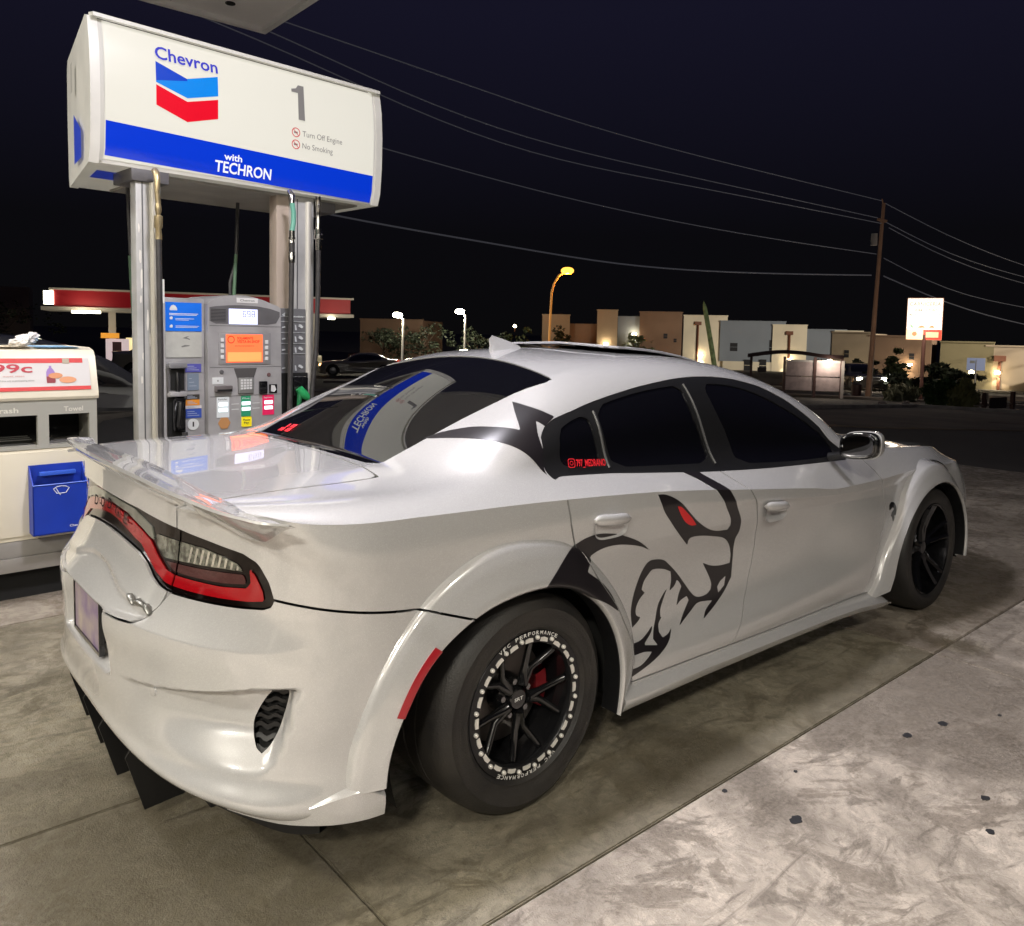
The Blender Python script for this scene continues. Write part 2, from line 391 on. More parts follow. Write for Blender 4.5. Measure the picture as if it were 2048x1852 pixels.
# ---------------------------------------------------------------- terrain, slabs
def tz(x, y):
    r = math.hypot(x, y)
    if r < 8: return 0.
    if r < 44: return -.036 * (r - 8)
    if r < 90: return -1.296 - .012 * (r - 44)
    return -1.848
def concrete(name, base, dark, seed, wet=.0):
    m = bpy.data.materials.new(name); m.use_nodes = True; t = m.node_tree; L = t.links; N = t.nodes; b = N['Principled BSDF']
    tc = N.new('ShaderNodeTexCoord'); mp = N.new('ShaderNodeMapping'); mp.inputs['Location'].default_value = (seed, seed*.37, 0); L.new(tc.outputs['Object'], mp.inputs[0])
    def noise(sc, det=8, dist=0., rough=.6, v=None):
        n = N.new('ShaderNodeTexNoise'); n.inputs['Scale'].default_value = sc; n.inputs['Detail'].default_value = det; n.inputs['Distortion'].default_value = dist; n.inputs['Roughness'].default_value = rough
        L.new(v or mp.outputs[0], n.inputs['Vector']); return n.outputs['Fac']
    def ramp(src, a, b_, lo=0., hi=1.):
        r = N.new('ShaderNodeMapRange'); r.interpolation_type = 'SMOOTHSTEP'
        for k, v in zip(('From Min', 'From Max', 'To Min', 'To Max'), (a, b_, lo, hi)): r.inputs[k].default_value = v
        L.new(src, r.inputs[0]); return r.outputs[0]
    def mix(a, c, f):
        x = N.new('ShaderNodeMix'); x.data_type = 'RGBA'
        for s_, k in ((a, 'A'), (c, 'B')):
            if isinstance(s_, tuple): x.inputs[k].default_value = (*s_, 1)
            else: L.new(s_, x.inputs[k])
        L.new(f, x.inputs['Factor']); return x.outputs['Result']
    big = ramp(noise(.8, 6, .6), .40, .66)
    med = ramp(noise(2.6, 9, 1.4, .72), .49, .60)
    fine = ramp(noise(11, 8, .8, .7), .42, .60)
    grit = ramp(noise(70, 4, 0, .8), .30, .72)
    stretch = N.new('ShaderNodeMapping'); stretch.inputs['Scale'].default_value = (1.2, 4.2, 1); stretch.inputs['Rotation'].default_value = (0, 0, .5); L.new(mp.outputs[0], stretch.inputs[0])
    c = mix(base, tuple(q*.66 for q in base), fine)
    c = mix(c, tuple(q*1.18 for q in base), ramp(noise(5.5, 9, 1.8, .75), .50, .62))
    c = mix(c, tuple(q*.45 for q in base), ramp(noise(17, 9, 1.2, .82), .56, .62, 0, .85))
    c = mix(c, tuple(q*.35 for q in base), ramp(noise(48, 6, .5, .8), .63, .68, 0, .8))
    c = mix(c, tuple(q*1.25 for q in base), ramp(noise(30, 8, 1.5, .8), .60, .66, 0, .7))
    c = mix(c, tuple(q*.70 for q in base), ramp(noise(4.2, 9, 3., .74, stretch.outputs[0]), .56, .62, 0, .7))
    wav = ramp(noise(1.6, 7, 2.2, .62, stretch.outputs[0]), .52, .66)
    c = mix(c, dark, ramp(med, 0, 1, 0, .78))
    c = mix(c, tuple(q*.62 for q in dark), ramp(big, 0, 1, 0, .82))
    c = mix(c, tuple((q + .02)*.75 for q in dark), ramp(wav, 0, 1, 0, .80))
    vo = N.new('ShaderNodeTexVoronoi'); vo.inputs['Scale'].default_value = 1.15; vo.inputs['Randomness'].default_value = 1.; L.new(mp.outputs[0], vo.inputs['Vector'])
    spot = ramp(vo.outputs['Distance'], .035, .018)
    c = mix(c, (.035, .032, .03), ramp(spot, 0, 1, 0, .8))
    c = mix(c, tuple(q*.72 for q in base), ramp(grit, 0, 1, 0, .42))
    L.new(c, b.inputs['Base Color'])
    rg = N.new('ShaderNodeMapRange'); rg.inputs['To Min'].default_value = .40 - wet; rg.inputs['To Max'].default_value = .86 - wet; L.new(fine, rg.inputs[0]); L.new(rg.outputs[0], b.inputs['Roughness'])
    bm_ = N.new('ShaderNodeBump'); bm_.inputs['Strength'].default_value = .5; bm_.inputs['Distance'].default_value = .012
    ad = N.new('ShaderNodeMath'); ad.operation = 'ADD'; L.new(noise(9, 10, .5, .72), ad.inputs[0]); L.new(ramp(noise(160, 3), 0, 1, 0, .35), ad.inputs[1]); L.new(ad.outputs[0], bm_.inputs['Height']); L.new(bm_.outputs[0], b.inputs['Normal'])
    return m
con_a = concrete('worn_concrete', (.41, .355, .295), (.130, .100, .068), 3.1)
con_b = concrete('shaded_stained_concrete', (.275, .243, .180), (.110, .090, .056), 9.7)  # olive base darkened to paint in the car's shade; random stains over it
con_c = concrete('pale_concrete', (.56, .490, .425), (.165, .135, .108), 17.3)
asph = mat('asphalt', (.040, .036, .034), .88, noise=(.35, .3, (.062, .056, .050)), bump=(60, .4))
dirt = mat('roadside_dirt', (.16, .12, .09), .95, noise=(.8, .4), bump=(8, .5))

# terrain: one sheet to the horizon, rings growing outwards
b = B(); rs = [0, 4, 8, 9.5, 11, 13, 16, 19, 22, 26, 30, 34, 38, 44, 52, 62, 76, 90, 130, 220, 500, 1200]; na = 96
v = []
for r_ in rs:
    for k in range(na):
        a = 2*math.pi*k/na; x, y = r_*math.cos(a), r_*math.sin(a); v.append((x, y, tz(x, y) - (.06 if r_ < 12.5 else .0)))
b.add(v, [(i*na+k, (i+1)*na+k, (i+1)*na+(k+1) % na, i*na+(k+1) % na) for i in range(len(rs)-1) for k in range(na)])
ground = b.obj('ground', asph, None, 60); tag(ground, kind='structure')
# forecourt slabs with recessed joints, laid over a dark bed
bed = B().box(-9.05, 9.05, -9.05, 9.05, -.16, -.012).obj('forecourt', mat('joint_filler', (.08, .07, .06), .9)); tag(bed, kind='structure')
xs_ = [-9, -6.6, -3.6, -.6, 2.42, 5.4, 9]; ys_ = [-9, -7.2, -4.2, -1.225, 1.9, 5.0, 9]
k = 0
for i in range(len(xs_)-1):
    for j in range(len(ys_)-1):
        x0, x1, y0, y1 = xs_[i], xs_[i+1], ys_[j], ys_[j+1]
        parts = [(x0, x1, y0, y1)]
        if j == 3 and i in (1, 2): parts = [(x0, x1, y0, -.085), (x0, x1, -.085, y1)]
        for (a, c, d, e_) in parts:
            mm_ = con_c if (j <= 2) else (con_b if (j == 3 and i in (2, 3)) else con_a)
            g = .0028 + random.random() * .001
            bm = bmesh.new(); bmesh.ops.create_cube(bm, size=1)
            for q in bm.verts: q.co = Vector(((a+c)/2 + q.co.x*(c-a-2*g), (d+e_)/2 + q.co.y*(e_-d-2*g), -.05 + q.co.z*.10))
            bmesh.ops.bevel(bm, geom=[q for q in bm.edges if all(w.co.z > -.01 for w in q.verts)], offset=.004, segments=2, affect='EDGES')
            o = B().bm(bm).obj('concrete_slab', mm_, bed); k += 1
# flattened tar and gum spots
sp = mat('tar_spot', (.020, .020, .024), .7)
for x, y, r_ in ((1.69,-1.54,.020),(1.48,-1.49,.019),(.64,-1.50,.022),(1.25,-1.84,.016),(1.06,-1.92,.015),(.60,-1.262,.010),(1.95,-1.66,.010),(-.02,-1.75,.008),(.9,-1.35,.008)):
    bb = B(); n = 14; pts = []
    for q in range(n):
        t = 2*math.pi*q/n; rr = r_*.8*(1 + random.uniform(-.22, .22)); pts.append((x + rr*1.35*math.cos(t), y + rr*math.sin(t)))
    bb.prism(pts, 'z', -.0005, .0022).obj('tar_spot', sp, bed)

# street side: kerb, dirt verge, road, far kerb (straight strips draped on the falling ground)
def drape(name, line, wdt, lift, m, th=.0, n=40, kind='structure'):
    """strip along polyline line, width to the left, draped; th>0 gives a raised kerb"""
    P_ = [Vector(q) for q in line]; pts = []
    for a, c in zip(P_[:-1], P_[1:]):
        for i in range(n): pts.append(a.lerp(c, i/n))
    pts.append(P_[-1]); v = []; 
    for i, q in enumerate(pts):
        d = (pts[min(i+1, len(pts)-1)] - pts[max(i-1, 0)]).normalized(); nrm_ = Vector((-d.y, d.x))
        e0, e1 = q, q + nrm_*wdt
        for s_, z_ in ((e0, -.05), (e0, lift + th), (e1, lift + th), (e1, -.05)): v.append((s_.x, s_.y, tz(s_.x, s_.y) + z_))
    o = B().add(v, [(i*4+j, (i+1)*4+j, (i+1)*4+j+1, i*4+j+1) for i in range(len(pts)-1) for j in range(3)]).obj(name, m, None, 40)
    return tag(o, kind=kind)
kerb = mat('kerb_concrete', (.42, .38, .33), .85, noise=(3, .35))
E2 = lambda x, y: (x, y)
drape('verge', [(10.5, 26), (19.9, 9.5), (25.6, 8.8), (28.0, 5.6), (36, -6)], -7.5, .03, dirt)
drape('kerb', [(8.4, 26), (19.3, 8.9), (25.4, 8.35), (26.3, 5.2), (33, -6)], -.22, .0, kerb, .13)
drape('pavement', [(17.2, 32), (31.5, 12.6), (35.4, 4.5), (42, -6)], -1.5, .05, mat('pavement_concrete', (.30, .25, .21), .9, noise=(1.5, .3)), .04)
drape('far_kerb', [(27, 38), (41.7, 20.2), (45.8, 11.3), (53, -6)], -.3, .0, kerb, .14)
drape('far_verge', [(27.4, 38.3), (42.1, 20.5), (46.2, 11.5), (53.4, -6)], -5., .04, dirt)
# ---------------------------------------------------------------- panel toolkit: meshes with analytic normals that can be cut along drawn lines
class PM:
    def __init__(s, V, N, T, A): s.V = V; s.N = N; s.T = T; s.A = A    # A: dict of per-vertex params
    def copy(s): return PM(s.V.copy(), s.N.copy(), s.T.copy(), {k: a.copy() for k, a in s.A.items()})
    def mirror(s): return PM(s.V * [1, -1, 1], s.N * [1, -1, 1], s.T[:, ::-1].copy(), {k: a.copy() for k, a in s.A.items()})
    def clip(s, f):
        f = np.where(np.abs(f) < 1e-7, 1e-7, f); pos = f > 0
        c = pos[s.T].sum(1); keep = s.T[c == 3]; mix = s.T[(c > 0) & (c < 3)]
        V = [s.V]; N = [s.N]; A = {k: [a] for k, a in s.A.items()}
        nv = len(s.V); edge = {}; add = []; newT = []
        def cut(i, j):
            k = (i, j) if i < j else (j, i)
            if k not in edge: edge[k] = nv + len(add); add.append(k)
            return edge[k]
        for t in mix:
            p = [bool(pos[i]) for i in t]
            if sum(p) == 1:
                k = p.index(True); a, b_, c_ = t[k], t[(k+1) % 3], t[(k+2) % 3]
                newT.append((a, cut(a, b_), cut(a, c_)))
            else:
                k = p.index(False); a, b_, c_ = t[k], t[(k+1) % 3], t[(k+2) % 3]
                e1, e2 = cut(a, b_), cut(a, c_); newT.append((e1, b_, c_)); newT.append((e1, c_, e2))
        if add:
            ad = np.array(add); fi, fj = f[ad[:, 0]], f[ad[:, 1]]; t = (fi / (fi - fj))[:, None]
            V.append(s.V[ad[:, 0]] * (1-t) + s.V[ad[:, 1]] * t); N.append(s.N[ad[:, 0]] * (1-t) + s.N[ad[:, 1]] * t)
            for k in A: A[k].append(s.A[k][ad[:, 0]] * (1-t[:, 0]) + s.A[k][ad[:, 1]] * t[:, 0])
        T = np.concatenate([keep, np.array(newT, int).reshape(-1, 3)])
        r = PM(np.concatenate(V), np.concatenate(N), T, {k: np.concatenate(a) for k, a in A.items()})
        return r.compact()
    def compact(s):
        u, inv = np.unique(s.T, return_inverse=True)
        return PM(s.V[u], s.N[u], inv.reshape(-1, 3), {k: a[u] for k, a in s.A.items()})
    def sub(s, mask):        # keep triangles whose any vertex is in mask
        return PM(s.V, s.N, s.T[mask[s.T].any(1)], s.A).compact()
    def refine(s, n=1):
        r = s
        for _ in range(n):
            E = np.concatenate([r.T[:, [0, 1]], r.T[:, [1, 2]], r.T[:, [2, 0]]]); Es = np.sort(E, 1)
            u, inv = np.unique(Es, axis=0, return_inverse=True); inv = inv.reshape(-1)
            k = len(r.T); nv = len(r.V); m01, m12, m20 = nv + inv[:k], nv + inv[k:2*k], nv + inv[2*k:]
            V = np.concatenate([r.V, r.V[u].mean(1)]); N = np.concatenate([r.N, r.N[u].mean(1)])
            A = {q: np.concatenate([a, a[u].mean(1)]) for q, a in r.A.items()}
            a, b_, c_ = r.T.T
            r = PM(V, N, np.concatenate([np.stack(q, 1) for q in ((a, m01, m20), (m01, b_, m12), (m20, m12, c_), (m01, m12, m20))]), A)
        return r
    def offset(s, d): return PM(s.V + s.N / np.linalg.norm(s.N, axis=1, keepdims=True) * d, s.N, s.T, s.A)
    def __add__(s, o):
        k = len(s.V); return PM(np.concatenate([s.V, o.V]), np.concatenate([s.N, o.N]), np.concatenate([s.T, o.T + k]), {q: np.concatenate([s.A[q], o.A[q]]) for q in s.A if q in o.A})
    def obj(s, name, m, parent=None, flange=.010):
        V, N, T = s.V, s.N / np.maximum(np.linalg.norm(s.N, axis=1, keepdims=True), 1e-9), s.T
        if len(T) == 0: return None
        if flange:
            E = np.concatenate([T[:, [0, 1]], T[:, [1, 2]], T[:, [2, 0]]]); key = np.sort(E, 1)
            u, idx, cnt = np.unique(key, axis=0, return_index=True, return_counts=True)
            be = E[idx[cnt == 1]]
            # edges lying on the centre line are not free edges
            be = be[~((np.abs(V[be[:, 0], 1]) < 1e-4) & (np.abs(V[be[:, 1], 1]) < 1e-4))]
            if len(be):
                a, b_ = V[be[:, 0]], V[be[:, 1]]; na, nb = N[be[:, 0]], N[be[:, 1]]
                side = np.cross(b_ - a, na); side /= np.maximum(np.linalg.norm(side, axis=1, keepdims=True), 1e-9)
                k = len(V); m_ = len(be)
                ra = a - na * flange - side * flange * .25; rb = b_ - nb * flange - side * flange * .25
                V = np.concatenate([V, a, b_, ra, rb]); N = np.concatenate([N, side, side, side, side])
                i = np.arange(m_)
                T = np.concatenate([T, np.stack([k + i, k + 2*m_ + i, k + m_ + i], 1), np.stack([k + m_ + i, k + 2*m_ + i, k + 3*m_ + i], 1)])
        me = bpy.data.meshes.new(name); me.from_pydata(V.tolist(), [], T.tolist()); me.materials.append(m)
        me.shade_smooth(); me.normals_split_custom_set_from_vertices(N.tolist())
        return link(name, me, None, parent)

def sdf(P, poly):
    """signed distance, negative inside"""
    poly = np.array(poly, float); n = len(poly); d = np.full(len(P), 1e9); ins = np.zeros(len(P), bool)
    for i in range(n):
        a, b_ = poly[i], poly[(i+1) % n]; e = b_ - a; w = P - a
        t = np.clip((w @ e) / max(e @ e, 1e-12), 0, 1); d = np.minimum(d, np.linalg.norm(w - t[:, None] * e, axis=1))
        c = ((a[1] <= P[:, 1]) != (b_[1] <= P[:, 1]))
        with np.errstate(divide='ignore', invalid='ignore'):
            xx = a[0] + (P[:, 1] - a[1]) / (b_[1] - a[1]) * e[0]
        ins ^= c & (P[:, 0] < xx)
    return np.where(ins, -d, d)
def chaikin(poly, n=2):
    p = np.array(poly, float)
    for _ in range(n):
        q = np.roll(p, -1, 0); p = np.stack([p*.75 + q*.25, p*.25 + q*.75], 1).reshape(-1, 2)
    return p

paint = mat('pearl_white_paint', (.57, .565, .57), .25, .28, 1.0, .025, noise=(900, .03), spec=.5)
paint.node_tree.nodes['Principled BSDF'].inputs['Coat IOR'].default_value = 1.85
black_trim = mat('satin_black_trim', (.011, .011, .012), .34, noise=(60, .2))
gloss_black = mat('gloss_black', (.008, .008, .009), .12, 0, .6)
tint_glass = mat('tinted_glass', (.003, .003, .004), .015, 0, 0, spec=1.0)
rubber = mat('tyre_rubber', (.014, .013, .013), .50, noise=(7, .45, (.027, .024, .021)), bump=(180, .2))
dark_hole = mat('dark_cavity', (.006, .006, .006), .9)
vinyl = mat('black_vinyl', (.012, .010, .012), .32, 0, .25, .2)

# ---- base surfaces of the right side
U, Vv, T = grid_params(LOW_US, LOW_VS); P = low(U, Vv)
LOWM = PM(P, nrm(low, np.clip(U, 2.1e-3, 5.897), Vv), T, {'s': U, 'v': Vv})
LOWM.N[U < 1e-6, 1] = 0
U, Vv, T = grid_params(TOP_US, TOP_WS); P = top(U, Vv)
def _ntop(t, w, e=2e-3):
    a = top(np.clip(t+e, 0, NT-1), w) - top(np.clip(t-e, 0, NT-1), w); b_ = top(t, np.clip(w+e, 0, 1)) - top(t, np.clip(w-e, 0, 1))
    n = np.cross(a, b_); return n / np.maximum(np.linalg.norm(n, axis=1, keepdims=True), 1e-9)
TOPM = PM(P, _ntop(U, Vv), T, {'t': U, 'w': Vv})
TOPM.N[Vv > .9999, 1] = 0
LOWM.V[U_ := (LOWM.A['s'] < 1e-6), 1] = 0
TOPM.V[TOPM.A['w'] > .9999, 1] = 0

def xz(m): return m.V[:, [0, 2]]
def sz(m): return np.stack([m.A['s'] * 1.35, m.V[:, 2]], 1)
def szp(p): return [(a * 1.35, b) for a, b in p]
def tw(m): return np.stack([m.A['t'] * .40, m.A['w'] * 1.1], 1)
def twp(p): return [(a * .40, b * 1.1) for a, b in p]

# ---- wheel opening outlines (angle, outer radius of flare, inner radius of flare)
FL_R = [(184,.650,.552),(176,.640,.540),(165,.622,.515),(150,.602,.488),(135,.584,.452),(120,.566,.420),(105,.550,.396),(90,.527,.385),(75,.515,.381),(50,.486,.379),(25,.486,.379),(3,.487,.381),(-10,.458,.384),(-19,.420,.390)]
FL_F = [(190,.775,.610),(185,.68,.565),(180,.64,.545),(160,.536,.486),(140,.506,.438),(117,.507,.398),(90,.490,.380),(60,.450,.382),(30,.424,.389),(12,.416,.395),(-6,.413,.398),(-14,.410,.400)]
WX = (0.0, 3.052); WZ = .355
def arch_poly(fl, cx, k=.5):
    pts = [(cx + (ri*(1-k) + ro*k) * math.cos(R(a)), WZ + (ri*(1-k) + ro*k) * math.sin(R(a))) for a, ro, ri in fl]
    return pts + [(pts[-1][0], -.2), (pts[0][0], -.2)]
ARCH_R, ARCH_F = arch_poly(FL_R, WX[0]), arch_poly(FL_F, WX[1])

# ---- panel lines
GAP = .0036
zA = lambda z: np.interp(z, [.25, .45, .60, .72, .837, .908, .99, 1.05], [.50, .45, .36, .26, .19, .165, .154, .090])
zB = lambda z: np.interp(z, [.24, .304, .362, .404, .471, .56, .642, .74, .834, .896, .98], [1.07, 1.117, 1.175, 1.215, 1.275, 1.312, 1.325, 1.306, 1.262, 1.215, 1.12])
zC = lambda z: np.interp(z, [.20, .252, .404, .561, .667, .80, .86, .95], [2.235, 2.269, 2.367, 2.453, 2.484, 2.446, 2.40, 2.30])
zQ = lambda s: np.interp(s, [0, .20, .25, .272, .286, .296, .30, .604, .626, 1.04, 1.25, 1.6], [.688, .700, .706, .718, .745, .785, .800, .802, .8265, .754, .686, .5])
LAMP = [(-.2,.99),(0,.99),(.12,.99),(.223,.979),(.309,.970),(.412,.957),(.524,.938),(.573,.916),(.609,.868),(.629,.825),(.627,.810),(.610,.802),(.537,.800),(.431,.800),(.354,.800),(.292,.801),(.25,.808),(.215,.824),(.177,.851),(.135,.870),(.058,.883),(0,.888),(-.2,.888)]
VENT = [(.700,.582),(.688,.539),(.667,.473),(.636,.428),(.618,.422),(.595,.444),(.580,.485),(.603,.532),(.640,.578),(.675,.590)]
RSEAM = lambda x: np.interp(x, [.3, .47, .90, 1.44, 2.14, 2.5], [.298, .294, .288, .272, .255, .245])
TB = 1.80       # trunk/backlight station
LIDY = .615

car = empty('sedan_car', (0, 0, 0), 0, 'white widebody sedan with black horned decal on its rear door, parked beside the fuel pump', 'car')

low_ = LOWM
def gapped(m, f, g=None):  # two sides of a line
    g = g or GAP; return m.clip(f - g), m.clip(-f - g)
# wheel openings
m = low_.clip(sdf(xz(low_), ARCH_R)); m = m.clip(sdf(xz(m), ARCH_F))
lampsurf = LOWM.clip(-sdf(sz(LOWM), szp(LAMP)))
m = m.clip(sdf(sz(m), szp(LAMP)) - .003)
ventsurf = LOWM.clip(-sdf(sz(LOWM), chaikin(szp(VENT))))
m = m.clip(sdf(sz(m), chaikin(szp(VENT))))
# rear bumper: under zQ and behind the door line
fq = zQ(m.A['s']) - m.V[:, 2]
fa = np.where(m.A['s'] > 1.9, -1, 1) * np.abs(m.A['s'] - 1.9)
rear = m.clip(1.75 - m.A['s']); front = m.clip(m.A['s'] - 1.75 + 0)
bump, upper = gapped(rear, zQ(rear.A['s']) - rear.V[:, 2])
lid_low, quarter_low = gapped(upper, (.293 - upper.A['s']) * 1.35, .0042)
quarter_low = quarter_low.clip(zA(quarter_low.V[:, 2]) - quarter_low.V[:, 0] - GAP) 
bump = bump
side = m.clip(m.A['s'] - 1.3)
side = side.clip(side.V[:, 0] - zA(side.V[:, 2]) - GAP)
sill, sd = gapped(side, RSEAM(side.V[:, 0]) - side.V[:, 2])
rdoor, rest = gapped(sd, zB(sd.V[:, 2]) - sd.V[:, 0])
fdoor, fender = gapped(rest, zC(rest.V[:, 2]) - rest.V[:, 0])
fender, fbump = gapped(fender, 3.60 - fender.V[:, 0])

# ---- upper: window band, glass, lid, roof
DLO = [(3.86,.085),(4.03,.100),(4.95,.104),(6.2,.088),(7.4,.083),(8.72,.083),(9.28,.083),(9.25,.13),(8.74,.345),(8.17,.435),(7.82,.467),(7.39,.463),(6.78,.441),(6.29,.428),(5.7,.411),(5.15,.391),(4.6,.374),(4.15,.370),(3.9,.352),(3.79,.320),(3.80,.231),(3.83,.130)]
QG = [(4.17,.315),(4.43,.338),(4.79,.345),(4.83,.267),(4.86,.135),(4.24,.140),(4.17,.19)]
RG = [(4.95,.362),(5.53,.387),(5.93,.396),(6.35,.400),(6.37,.316),(6.47,.216),(6.52,.122),(5.72,.126),(5.01,.130),(4.98,.236)]
FG = [(6.74,.405),(7.15,.418),(7.53,.420),(7.91,.392),(8.35,.352),(8.8,.290),(8.96,.160),(8.98,.108),(8.48,.100),(7.75,.102),(6.96,.112),(6.93,.212),(6.80,.303)]
BL = [(1.84,1.3),(1.84,1.0),(1.86,.8),(1.90,.60),(1.98,.565),(2.47,.568),(3.18,.572),(3.96,.562),(4.50,.538),(4.66,.535),(4.66,.60),(4.64,.75),(4.64,1.0),(4.64,1.3)]
WSH = [(7.92,1.3),(7.92,.9),(7.96,.64),(8.05,.60),(8.5,.585),(9.3,.575),(9.85,.575),(9.93,.62),(9.95,.9),(9.95,1.3)]
tp = TOPM.clip(sdf(tw(TOPM), twp(DLO)) - .001)
tp = tp.clip(sdf(tw(tp), twp(BL)) - .003); tp = tp.clip(sdf(tw(tp), twp(WSH)) - .003)
SUN = chaikin([(5.7,.60),(6.9,.60),(6.9,1.4),(5.7,1.4)], 1)
# trunk lid top: inside |y|<LIDY and t<TB
lt_f = np.minimum((LIDY + tp.V[:, 1]), (TB - tp.A['t']) * .4)
lid_top, tp2 = gapped(tp, lt_f)
# hood: t>9.97 and |y| < .66
hf = np.minimum((.70 + tp2.V[:, 1]), (tp2.A['t'] - 10.02) * .4)
hood, roofq = gapped(tp2, hf)
# split the roof shell off fenders / doors at the shoulder face
sh = roofq.A['w']
shoulder = roofq
bq = zA(shoulder.V[:, 2]) - shoulder.V[:, 0]
# rear quarter + roof shell (everything behind door line or above the window band)
low_face = shoulder.clip(np.minimum(.10 - shoulder.A['w'], shoulder.A['t'] - 3.80))   # strip under the windows
rq = shoulder.clip(np.maximum(shoulder.A['w'] - .10, 3.80 - shoulder.A['t']))
d1 = low_face.clip(low_face.V[:, 0] - zA(low_face.V[:, 2]) - GAP)
q1 = low_face.clip(zA(low_face.V[:, 2]) - low_face.V[:, 0] - GAP)
d_r, d_x = gapped(d1, zB(d1.V[:, 2]) - d1.V[:, 0]); d_f, d_fd = gapped(d_x, zC(d_x.V[:, 2]) - d_x.V[:, 0])

def both(m): return m + m.mirror()
def strip(m): return PM(m.V, m.N, m.T, {})
def side_parts(name, ms, material=paint, **k):
    mm = ms[0]
    mm = strip(mm)
    for q in ms[1:]: mm = mm + strip(q)
    a = mm.obj(name, material, car, **k); b_ = mm.mirror().obj(name, material, car, **k)
    return a, b_
quarter_obj = side_parts('quarter_panel', [quarter_low])
side_parts('rear_door', [rdoor, d_r]); side_parts('front_door', [fdoor, d_f])
side_parts('front_fender', [fender, d_fd]); side_parts('sill', [sill.clip(2.62 - sill.V[:, 0])])
both(strip(bump)).obj('rear_bumper', paint, car)
both(strip(fbump)).obj('front_bumper', paint, car)
both(strip(lid_low) + strip(lid_top)).obj('trunk_lid', paint, car)
both(strip(rq) + strip(q1)).obj('roof_and_rear_pillars', paint, car)
both(strip(hood)).obj('hood', paint, car)
# windows: band, then glass panes set back
trim = TOPM.clip(-sdf(tw(TOPM), twp(DLO)))
for g in (QG, RG, FG): trim = trim.clip(sdf(tw(trim), chaikin(twp(g), 1)))
side_parts('window_trim', [trim.offset(-.0015)], black_trim, flange=.008)
dl = TOPM.clip(-sdf(tw(TOPM), twp(DLO)))
for g in (QG, RG, FG):
    gm = dl.clip(-sdf(tw(dl), chaikin(twp(g), 1)) + .004).offset(-.006)
    side_parts('side_window', [gm], tint_glass, flange=0)
for poly, nm in ((BL, 'rear_window'), (WSH, 'windshield')):
    fr = TOPM.clip(-sdf(tw(TOPM), twp(poly)))
    gl = fr.clip(-sdf(tw(fr), twp(poly)) - .0).offset(-.003)
    both(strip(gl)).obj(nm, tint_glass, car, flange=.004)
# bright divider strips on the door glass
for a, b_ in (((4.90,.350),(4.93,.128)), ((6.40,.402),(6.56,.118))):
    tt = np.linspace(0, 1, 14); tt_ = a[0] + (b_[0]-a[0]) * tt; ww = a[1] + (b_[1]-a[1]) * tt
    for sg in (1, -1):
        q = top(tt_, ww) - np.array([0, .003, -.001]); q[:, 1] *= sg
        B().tube([tuple(p) for p in q], .0055, 6).obj('window_divider', mat('brushed_trim', (.13, .13, .13), .25, .5), car, 40)

# ---- tail lamp
lens_dark = mat('smoked_lens', (.004, .002, .002), .10, 0, .25, .02, spec=.35)
lens_red = mat('red_lens', (.30, .004, .008), .10, 0, .6, .02)
lens_dim = mat('smoked_red_lens', (.050, .008, .010), .12, 0, 1., .02)
lens_clear = mat('reverse_lamp_lens', (.26, .27, .23), .10, .5, 1., .02, noise=(60, .9))
lens_grey = mat('racetrack_grey', (.20, .21, .18), .30, .2, 1., .05, noise=(20, .3))
RED_OUT = [(-.2,.926),(0,.926),(.05,.915),(.10,.899),(.137,.890),(.172,.866),(.22,.835),(.263,.818),(.286,.815),(.349,.814),(.463,.814),(.55,.815),(.598,.819),(.590,.843),(.565,.879),(.548,.898),(.543,.897),(.550,.862),(.538,.848),(.457,.843),(.34,.843),(.291,.843),(.254,.850),(.21,.879),(.176,.911),(.137,.926),(.06,.950),(0,.955),(-.2,.955)]
CLR = [(.196,.936),(.301,.936),(.38,.934),(.45,.923),(.50,.908),(.522,.890),(.451,.890),(.334,.885),(.238,.879),(.205,.902)]
DIM = [(.245,.872),(.34,.876),(.45,.880),(.524,.882),(.536,.858),(.457,.852),(.34,.851),(.285,.852)]
GRY = [(-.2,.982),(0,.982),(.09,.980),(.175,.950),(.19,.915),(.165,.922),(.137,.934),(.06,.958),(0,.963),(-.2,.963)]
base = lampsurf.offset(-.012)
spl_in, spl_out = gapped(base, (.293 - base.A['s']) * 1.35, .0045)
both(strip(spl_in)).obj('tail_lamp_centre', lens_dark, car, flange=.012)
o1 = strip(spl_out).obj('tail_lamp', lens_dark, car, flange=.012); o2 = strip(spl_out).mirror().obj('tail_lamp', lens_dark, car, flange=.012)
cen = [o for o in car.children if o.name.startswith('tail_lamp_centre')][0]
fine = lampsurf.refine(1)
for nm, poly, mm, off in (('red_light_band', RED_OUT, lens_red, -.007), ('reverse_lamp', CLR, lens_clear, -.009), ('turn_lamp', DIM, lens_dim, -.009), ('centre_reflector', GRY, lens_grey, -.008)):
    pc = fine.clip(-sdf(sz(fine), szp(poly))).offset(off)
    i_, o_ = gapped(pc, (.293 - pc.A['s']) * 1.35, .0045)
    if len(i_.T):
        if i_.A['s'].min() < .01: both(strip(i_)).obj(nm, mm, cen, flange=.004)
        else: strip(i_).obj(nm, mm, cen, flange=.004); strip(i_).mirror().obj(nm, mm, cen, flange=.004)
    if len(o_.T):
        strip(o_).obj(nm, mm, o1, flange=.004); strip(o_).mirror().obj(nm, mm, o2, flange=.004)
